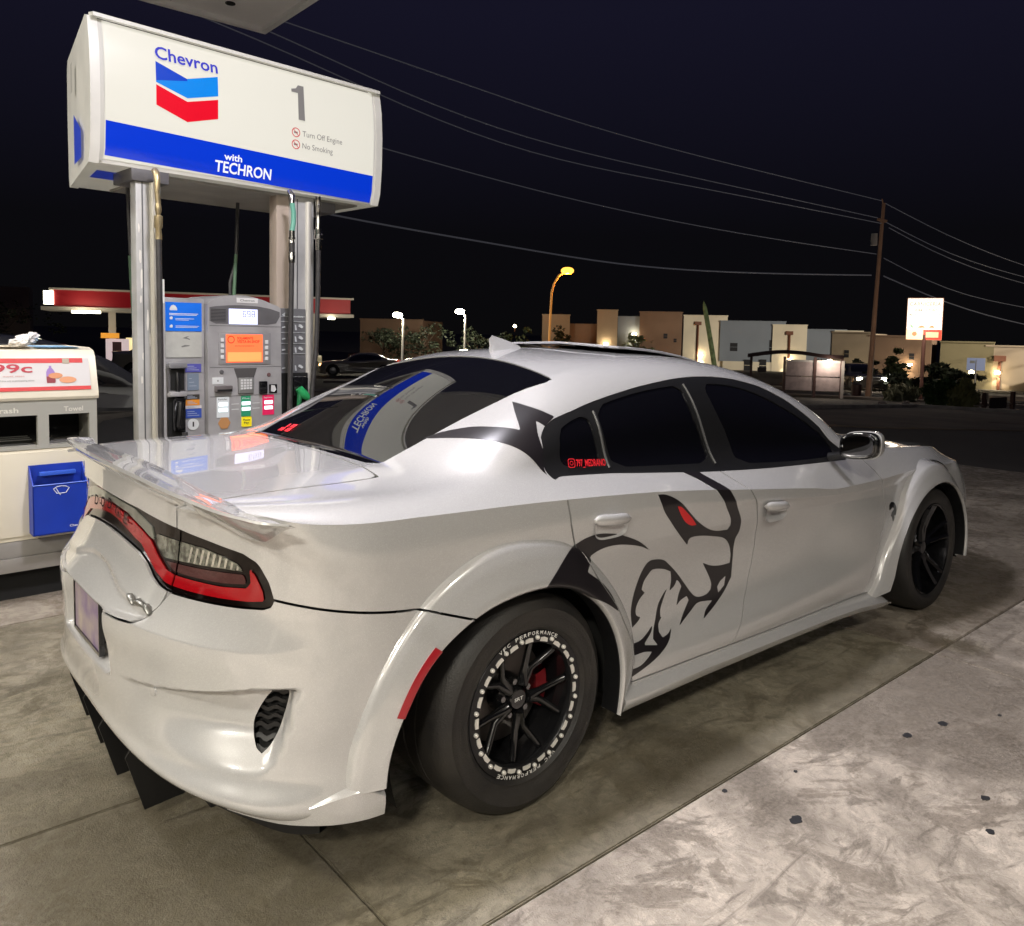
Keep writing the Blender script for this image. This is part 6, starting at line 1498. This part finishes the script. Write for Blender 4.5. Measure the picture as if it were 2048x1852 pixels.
# ---------------------------------------------------------------- lamps on posts
def post_lamp(label, base, top_, head, col, e_, energy, curved=False, hs=.22, pm=None, pole_r=.07):
    r_ = empty('street_lamp', (base[0], base[1], base[2]), 0, label, 'street lamp')
    o = Vector(base); T_ = Vector(top_) - o; H_ = Vector(head) - o
    if curved:
        pts = [Vector((0, 0, 0)), Vector((T_.x*.5, T_.y*.5, T_.z*.5)), T_ + Vector((0, 0, -.6)), T_*.99 + (H_-T_)*.15, T_ + (H_-T_)*.45 + Vector((0, 0, .22)), H_ + Vector((0, 0, .08))]
    else: pts = [Vector((0, 0, 0)), T_]
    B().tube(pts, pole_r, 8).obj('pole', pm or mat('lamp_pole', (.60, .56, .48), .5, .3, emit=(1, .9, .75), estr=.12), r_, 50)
    if not curved: B().tube([T_ + Vector((0, 0, -.05)), H_ + Vector((0, 0, .05))], .05, 6).obj('arm', mat('lamp_pole', (.6, .56, .48), .5), r_, 50)
    v, f = superball((H_.x, H_.y, H_.z), (hs*1.25, hs*1.25, hs*.7), .9, 14, 8); B().add(v, f).obj('lamp_head', mat('lamp_lit_%d' % int(col[1]*100), col, .3, emit=col, estr=e_), r_, 40)
    ld = bpy.data.lights.new('street_lamp', 'POINT'); ld.energy = energy; ld.color = col; ld.shadow_soft_size = .2
    lo = bpy.data.objects.new('street_lamp_light', ld); COL.objects.link(lo); lo.location = H_ + Vector((0, 0, -.45)); lo.parent = r_
    return r_
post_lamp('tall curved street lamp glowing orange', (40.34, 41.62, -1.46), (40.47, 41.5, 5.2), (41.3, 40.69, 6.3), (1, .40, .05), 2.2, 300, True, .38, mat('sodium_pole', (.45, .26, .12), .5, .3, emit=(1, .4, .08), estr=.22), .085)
post_lamp('left of the two short white lot lamps', (28.99, 44.5, -1.41), (29.08, 44.44, 2.35), (28.72, 44.66, 2.6), (1, .93, .72), 40., 420, hs=.26)
post_lamp('right of the two short white lot lamps', (35.33, 45.64, -1.46), (35.39, 45.59, 2.8), (35.05, 45.85, 3.05), (1, .93, .74), 40., 480, hs=.28)
for lab, loc_ in (('small lamp low on the wall behind the beige sedan', (38.4, 62.5, -.25)), ('small lamp low on the wall between the two lot lamps', (44.2, 57.2, -.1)), ('wall lamp among the dark trees right of the lot lamps', (44.3, 50.1, 2.1)), ('faint lamp right of the bus shelter', (49.2, 22.2, -.75)), ('white lamp before the rightmost tan block', (50.6, 15.4, -.3)), ('first small lamp right of the bush', (60., 15.2, -.9)), ('second small lamp right of the bush', (60.6, 12.8, -.8))):
    r_ = empty('wall_lamp', loc_, 0, lab, 'lamp'); v, f = superball((0, 0, 0), (.15, .15, .13), 1., 10, 6); B().add(v, f).obj('lamp_globe', mat('globe_lit', (1, .9, .6), .3, emit=(1, .86, .5), estr=18.), r_, 40); B().box(-.03, .03, -.03, .03, -.5, -.1).obj('lamp_bracket', pipe_m, r_)

# unseen fill spots, added right of the frame to brighten the house fronts
for lp_x, tgt, en in (((52, -9, 8.5), (66, 42, 0), 50000), ((36, -6, 8.), (44, 16, 0), 3500)):
    ld = bpy.data.lights.new('added_fill_spot', 'SPOT'); ld.energy = en; ld.color = (1, .90, .72); ld.spot_size = R(46); ld.spot_blend = .7; ld.shadow_soft_size = .4
    lo = bpy.data.objects.new('added_fill_spot', ld); COL.objects.link(lo); lo.location = lp_x
    lo.rotation_euler = (Vector(tgt) - Vector(lp_x)).to_track_quat('-Z', 'Y').to_euler()
# ---------------------------------------------------------------- power pole, wires
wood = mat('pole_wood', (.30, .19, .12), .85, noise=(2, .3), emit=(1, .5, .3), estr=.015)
pp_ = empty('power_pole', (32.72, 13.28, -.98), 0, 'wooden power pole with a transformer, carrying the overhead wires', 'power pole')
B().tube([(0, 0, 0), (.1, -.22, 8.34)], [.105, .065], 12).obj('pole', wood, pp_, 50); B().tube([(.11, -.09, 0), (.16, -.14, 6.0)], .035, 8).obj('conduit', mat('conduit_grey', (.35, .30, .26), .6), pp_, 50)
B().box(-.35, .40, -.27, -.17, 7.55, 7.65).obj('crossarm', wood, pp_); B().tube([(-.10, .02, 6.55), (-.10, .02, 7.05)], [.13, .13], 12).obj('transformer', mat('transformer_grey', (.55, .52, .48), .5), pp_, 40)
B().tube([(.1, -.2, 8.3), (.0, -.18, 8.5)], .03, 6).obj('pole_top_pin', wood, pp_)
p2_ = empty('power_pole', (78.3, 3.9, -1.9), 0, 'second wooden power pole far down the road, beyond the right edge', 'power pole')
B().tube([(0, 0, 0), (0, 0, 8.4)], [.11, .07], 8).obj('pole', wood, p2_, 50); B().box(-.3, .3, -.06, .06, 7.5, 7.62).obj('crossarm', wood, p2_)
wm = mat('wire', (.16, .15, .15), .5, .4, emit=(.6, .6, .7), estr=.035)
WR = {'top overhead wire running left from the power pole': [(32.65,13.09,7.44),(25.66,14.49,7.84),(16.61,16.31,8.55),(11.44,17.35,9.26),(8.27,17.98,9.69),(2,19.2,10.6)], 'second overhead wire from the top running left': [(32.47,13.13,6.70),(20.8,15.47,7.32),(14.78,16.68,7.81),(11.29,17.38,8.46),(8.0,18.04,9.3),(2,19.2,10.6)], 'third overhead wire from the top running left': [(32.72,13.08,6.49),(20.82,15.47,6.97),(14.79,16.68,7.39),(11.45,17.35,8.05),(8.0,18.04,8.95),(2,19.2,10.2)],
 'fourth overhead wire running left': [(32.49,13.12,5.18),(20.87,15.45,5.65),(14.82,16.67,6.22),(11.47,17.34,6.66),(4,18.8,7.7)], 'lowest and brightest overhead wire running left': [(32.24,13.17,4.27),(25,14.6,3.98),(18.76,15.88,3.98),(14.86,16.66,4.25),(9.97,17.64,4.66),(3,19,5.5)],
 'top overhead wire running right from the power pole': [(32.88,13.04,7.36),(36.75,12.27,6.49),(43.63,10.89,5.37),(60,7.6,4.70),(78,4.0,6.50)], 'second overhead wire running right': [(33.05,13.01,6.56),(36.83,12.25,5.7),(43.7,10.87,4.8),(60,7.6,4.10),(78,4.0,5.90)], 'third overhead wire running right': [(33.23,12.97,6.35),(36.85,12.25,5.47),(43.73,10.86,4.48),(60,7.6,3.70),(78,4.0,5.50)], 'fourth overhead wire running right': [(33.0,13.02,5.04),(36.98,12.22,4.06),(43.87,10.84,3.3),(60,7.6,2.70),(78,4.0,4.50)], 'lowest overhead wire running right above the lit sign': [(33.06,13.01,4.28),(37.04,12.21,3.42),(43.97,10.82,2.46),(60,7.6,2.00),(78,4.0,3.80)]}
for k_, (lab, pts) in enumerate(WR.items()):
    P_ = np.array(pts); d_ = np.concatenate([[0], np.cumsum(np.linalg.norm(np.diff(P_, axis=0), axis=1))]); ev = nspline(d_, P_)
    q = ev(np.linspace(0, d_[-1], 30)); o = B().tube([tuple(p) for p in q], .017 if 'lowest' not in lab else .026, 5).obj('overhead_wire', wm, None, 60); tag(o, lab, 'wire', 'overhead wires on the power pole')

# ---------------------------------------------------------------- shop sign on a pole
ss_ = empty('shop_sign', (31.89, 10.73, -.92), R(-66), 'lit white shop sign with red lower panel on a tall brown pole', 'sign')
B().tube([(0, 0, 0), (0, 0, 2.7)], .07, 10).obj('pole', mat('sign_pole', (.22, .10, .08), .6), ss_, 50)
lit = mat('sign_lit_white', (1, 1, .95), .4, emit=(1, .97, .84), estr=.62)
bx = B().box(-.66, .62, -.02, .28, 2.48, 4.16, .02).obj('sign_box', mat('sign_side', (.7, .35, .25), .5, emit=(1, .45, .25), estr=.4), ss_, 40)
B().box(-.65, .60, -.04, -.021, 2.90, 4.14).obj('sign_face', lit, bx); B().box(-.65, -.05, -.04, -.021, 2.50, 2.89).obj('sign_face', mat('sign_lit_cream', (1, .9, .6), .4, emit=(1, .86, .5), estr=.55), bx)
rp_ = B().box(-.04, .60, -.04, -.021, 2.50, 2.89).obj('sign_face', mat('sign_lit_red', (.8, .05, .03), .4, emit=(.9, .05, .03), estr=.9), bx); B().box(.05, .50, -.046, -.041, 2.58, 2.80).obj('sign_plate', mat('sign_lit_orange', (1, .5, .3), .4, emit=(1, .42, .22), estr=.95), rp_)
ink = mat('sign_ink', (.25, .22, .18), .5, emit=(.42, .38, .30), estr=.7)
for st, x, z, w, h in (('EL NUEVO', -.25, 4.02, .5, .06), ('CARNICERIA', -.58, 3.84, 1.12, .15), ('AM. LPAS', -.42, 3.62, .86, .11), ('MARISCOS FRESCOS', -.58, 3.44, 1.12, .10), ('ABARROTES', -.36, 3.28, .74, .09), ('COCINA', -.25, 3.12, .5, .07)):
    lettering(st, w, h, (x, -.0425, z), X_, Z_, ink, bx, 'sign_lettering')
fi = mat('sign_food', (.45, .2, .1), .5, emit=(.6, .28, .12), estr=.6)
for x, w in ((-.12, .14), (.25, .11)): B().prism([(x - w, 2.96), (x + w, 2.97), (x + w*.7, 3.03), (x, 3.07), (x - w*.7, 3.03)], 'y', -.045, -.041).obj('sign_picture', fi, bx)
B().prism([(-.55, 3.10), (-.50, 3.10), (-.40, 2.97), (-.45, 2.96)], 'y', -.045, -.041).obj('sign_picture', mat('sign_food_green', (.1, .3, .1), .5, emit=(.2, .4, .2), estr=.5), bx)
B().lathe([(0, 0), (.09, 0)], 12, 'y', (-.36, -.043, 2.72)).obj('sign_picture', fi, bx)
ld = bpy.data.lights.new('shop_sign', 'POINT'); ld.energy = 60; ld.color = (1, .9, .75); ld.shadow_soft_size = .5; lo = bpy.data.objects.new('shop_sign_light', ld); COL.objects.link(lo); lo.location = (0, -1.2, 3.2); lo.parent = ss_
bs_ = empty('direction_sign', (44.24, 13.0, -1.32), R(-72), 'pale blue rectangular sign on a thin post right of the bush', 'sign')
B().tube([(0, 0, 0), (0, 0, 1.9)], .04, 8).obj('post', mat('sign_post', (.55, .53, .5), .5), bs_, 50); B().box(-.42, .42, -.03, .03, 1.35, 2.0, .02).obj('sign_plate', mat('sign_pale_blue', (.32, .36, .50), .5, emit=(.4, .45, .65), estr=.22), bs_, 40); B().box(-.28, -.05, -.036, -.031, 1.72, 1.86).obj('sign_print', lt_, bs_)

# ---------------------------------------------------------------- bus shelter
bs = empty('bus_shelter', (27.9, 14.0, -.83), R(-57), 'dark bus shelter with a curved roof and perforated back panels', 'bus shelter')
fr_m = mat('shelter_frame', (.10, .055, .05), .5, .3); pn = mat('shelter_panel', (.52, .42, .41), .6, noise=(4, .3))
L2 = 1.72
for x in (-L2, -L2*.25, L2*.42, L2): B().box(x - .05, x + .05, -.05, .05, 0, 1.62).obj('post', fr_m, bs)
B().box(L2 - .02, L2 + .09, -.10, .0, 0, 1.5).obj('post', mat('shelter_post_lit', (.5, .45, .42), .5), bs)
for x0, x1 in ((-L2*.25 + .06, L2*.42 - .06), (L2*.42 + .06, L2 - .06)):
    for z0, z1 in ((.28, .82), (.86, 1.42)):
        B().box(x0, x1, -.015, .015, z0, z1).obj('panel', pn, bs)
    B().box(x0, x1, -.025, .02, 1.42, 1.50).obj('panel_rail', mat('shelter_rail', (.55, .52, .50), .4), bs)
b = B(); v = []
for i in range(15):
    t = i/14; x = -L2 - .15 + (2*L2 + .15)*t; z = 1.60 + .20*math.sin(math.pi*min(1, t*1.3)*.8) - .14*max(0, t - .35)
    for y, dz in ((-.5, -.05), (-.5, .09), (.5, .09), (.5, -.05)): v.append((x, y, z + dz))
b.add(v, [(i*4+j, (i+1)*4+j, (i+1)*4+(j+1) % 4, i*4+(j+1) % 4) for i in range(14) for j in range(4)]); b.obj('roof', fr_m, bs, 40)
B().box(-L2 + .2, L2 - .2, .12, .42, .42, .47).obj('bench', fr_m, bs); B().box(L2*.42 + .45, L2*.42 + .60, -.08, -.03, 1.44, 1.54).obj('shelter_lamp', mat('wall_lamp_lit', (1, .9, .7), .4), bs)
B().box(-L2 + .25, -L2 + .6, -.03, .03, .95, 1.15).obj('notice', mat('notice_dark', (.06, .04, .04), .5), bs)
ld = bpy.data.lights.new('shelter_lamp', 'POINT'); ld.energy = 26; ld.color = (1, .88, .74); ld.shadow_soft_size = .1
lo = bpy.data.objects.new('shelter_lamp_light', ld); COL.objects.link(lo); lo.location = (L2*.42 + .5, -.5, 1.42); lo.parent = bs
# ---------------------------------------------------------------- verge furniture
o = empty('bollard', (33.13, 12.56, -.99), 0, 'short pale marker post between the power pole and the lit sign', 'bollard'); B().tube([(0, 0, 0), (0, 0, .6), (0, 0, .63)], [.055, .055, .03], 10).obj('post', mat('bollard_pale', (.62, .52, .36), .6), o, 50)
o = empty('litter_bin', (33.1, 13.98, -1.01), 0, 'dark litter bin standing left of the power pole', 'bin'); B().tube([(0, 0, 0), (0, 0, .5), (0, 0, .55)], [.20, .22, .20], 14).obj('bin_drum', fr_m, o, 50); B().tube([(0, 0, .55), (0, 0, .60)], [.21, .06], 14).obj('bin_lid', black_trim, o, 50)
fn = empty('post_fence', (27.63, 6.98, -.76), R(-9), 'low fence of brown posts with a dark board at the right edge', 'fence')
for x in (0., 1.82): B().box(x - .06, x + .06, -.06, .06, 0, .60).obj('fence_post', mat('fence_brown', (.11, .055, .04), .8), fn)
B().box(.35, 1.40, -.02, .02, .05, .42).obj('fence_board', mat('fence_board', (.07, .05, .04), .8), fn); B().box(-.6, 3.2, .0, .03, .16, .20).obj('fence_rail', mat('fence_rail', (.40, .33, .24), .8), fn); B().box(.0, .08, -.08, -.06, .38, .60).obj('fence_reflector', mat('reflector', (.6, .5, .35), .5), fn)
o = empty('road_sign', (52.0, 12.6, -1.4), R(-75), 'small pale board beside the brake lights of the dark car', 'sign'); B().tube([(0, 0, 0), (0, 0, 1.0)], .04, 6).obj('post', fr_m, o); B().box(-.35, .35, -.03, .03, .7, 1.35).obj('sign_plate', mat('board_pale', (.3, .34, .36), .5, emit=(.4, .5, .5), estr=.12), o)
rk = mat('rock', (.30, .25, .2), .9)
for i, (x, y, s_) in enumerate(((24.4, 8.9, .16), (25.6, 8.7, .12), (24.9, 8.5, .10), (27.6, 9.5, .13))):
    bm = bmesh.new(); bmesh.ops.create_icosphere(bm, subdivisions=2, radius=s_)
    for q in bm.verts: q.co *= random.uniform(.75, 1.2); q.co.z *= .6
    o = B().bm(bm).obj('rock', rk, None, None, loc=(x, y, tz(x, y) + s_*.4 + .02)); tag(o, ['pale rock at the bend of the kerb', 'small rock just right of the kerb bend', 'smallest rock lying against the kerb', 'rock at the foot of the lit sign pole'][i], 'rock')

# ---------------------------------------------------------------- plants
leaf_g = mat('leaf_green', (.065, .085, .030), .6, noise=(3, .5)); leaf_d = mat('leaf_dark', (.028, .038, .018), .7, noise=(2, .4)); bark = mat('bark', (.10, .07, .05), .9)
def foliage(n, rad, c, size, seed, squash=1., up=.0):
    rnd = random.Random(seed); b = B(); cl = [(Vector((rnd.gauss(0, .55)*rad[0], rnd.gauss(0, .55)*rad[1], rnd.gauss(0, .5)*rad[2])), rnd.uniform(.25, .5)) for _ in range(16)]
    for i in range(n):
        cc, rr = cl[rnd.randrange(16)]; d = Vector((rnd.gauss(0, 1), rnd.gauss(0, 1), rnd.gauss(0, 1))); d.normalize()
        p = Vector(c) + cc + Vector((d.x*rad[0], d.y*rad[1], d.z*rad[2]))*rr*rnd.uniform(.6, 1.)
        s_ = size*rnd.uniform(.6, 1.4); a = Vector((rnd.gauss(0, 1), rnd.gauss(0, 1), rnd.gauss(0, .6) + up)); a.normalize(); b_ = a.cross(Vector((rnd.gauss(0, 1), rnd.gauss(0, 1), rnd.gauss(0, 1)))); b_.normalize()
        b.add([p - a*s_, p + b_*s_*.4, p + a*s_, p - b_*s_*.4], [(0, 1, 2, 3)])
    return b
def tree(label, x, y, h, r_, seed, m_=None):
    z = tz(x, y); t = empty('tree', (x, y, z), 0, label, 'tree'); rnd = random.Random(seed)
    b = B().tube([(0, 0, 0), (rnd.uniform(-.1, .1), .05, h*.3), (rnd.uniform(-.2, .2), .1, h*.6)], [.13, .10, .06], 7)
    for k in range(5):
        a = rnd.uniform(0, 6.3); b.tube([(0, .03, h*.3 + k*.1), (math.cos(a)*r_*.5, math.sin(a)*r_*.5, h*.62), (math.cos(a)*r_*.8, math.sin(a)*r_*.8, h*.8)], [.05, .03, .012], 5)
    b.obj('trunk', bark, t, 50); foliage(900, (r_, r_, h*.32), (0, 0, h*.66), .16, seed).obj('crown', m_ or leaf_d, t)
    return t
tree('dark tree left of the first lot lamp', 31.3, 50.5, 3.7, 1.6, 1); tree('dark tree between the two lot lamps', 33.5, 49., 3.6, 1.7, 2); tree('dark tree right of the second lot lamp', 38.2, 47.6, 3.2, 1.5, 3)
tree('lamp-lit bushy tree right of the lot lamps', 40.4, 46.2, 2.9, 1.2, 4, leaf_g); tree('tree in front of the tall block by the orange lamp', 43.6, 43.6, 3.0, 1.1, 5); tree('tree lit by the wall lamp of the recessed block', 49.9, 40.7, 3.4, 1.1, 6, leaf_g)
tree('small dark tree left of the power pole', 46.8, 20.6, 1.7, .8, 7); tree('small green tree right of the power pole', 46.9, 18.4, 1.8, .9, 8, leaf_g); tree('dark tree behind the lit sign pole', 47.3, 14.9, 1.3, .8, 9); tree('dark tree before the tan block right of the shelter', 47.6, 22.6, 1.5, .9, 10)
tree('dark tree at the left behind the bin', 8.3, 70, 5.2, 3.0, 11); tree('dark tree at the far left edge', 1.5, 60, 4.5, 3.0, 12)
def bush(label, x, y, rx, rz_, n, seed, m_, size=.13, up=.6):
    z = tz(x, y); t = empty('bush', (x, y, z), 0, label, 'bush'); foliage(n, (rx, rx, rz_), (0, 0, rz_*.85), size, seed, up=up).obj('foliage', m_, t)
    b = B()
    for k in range(6): a = k*1.05; b.tube([(0, 0, 0), (math.cos(a)*rx*.5, math.sin(a)*rx*.5, rz_)], [.02, .008], 4)
    b.obj('stems', bark, t)
bush('round dark green bush right of the lit sign pole', 27.6, 8.35, .50, .42, 2600, 21, mat('bush_green', (.055, .10, .022), .6, noise=(3, .4)))
bush('feathery yellow-green grass clump beside the round bush', 27.9, 7.75, .40, .30, 900, 22, mat('grass_yellow', (.20, .20, .07), .7), .20, 2.2)
bush('low spiky shrub between the pale marker post and the sign pole', 30.6, 11.0, .5, .32, 900, 23, mat('agave_grey', (.13, .13, .075), .6), .20, 1.6)
bush('wide dark bush behind the spiky shrub', 42.5, 15.6, 1.5, .8, 1500, 24, leaf_d, .2)
# leaning cactus
ct = empty('columnar_cactus', (47.7, 31.5, tz(47.7, 31.5)), 0, 'tall thin green cactus leaning before the cream wall', 'cactus')
b = B(); v = []; K = 12; lev = 22
for i in range(lev):
    t = i/(lev-1); z = 5.55*t; cx_ = -.7*t**1.1; cy_ = .8*t**1.1; r0 = .21*(1 - .15*t)*(1 if t < .8 else max(.06, math.sqrt(max(0, 1 - ((t-.8)/.2)**2))))
    for k in range(K): a = 2*math.pi*k/K; rr = r0*(1 if k % 2 else .78); v.append((cx_ + rr*math.cos(a), cy_ + rr*math.sin(a), z))
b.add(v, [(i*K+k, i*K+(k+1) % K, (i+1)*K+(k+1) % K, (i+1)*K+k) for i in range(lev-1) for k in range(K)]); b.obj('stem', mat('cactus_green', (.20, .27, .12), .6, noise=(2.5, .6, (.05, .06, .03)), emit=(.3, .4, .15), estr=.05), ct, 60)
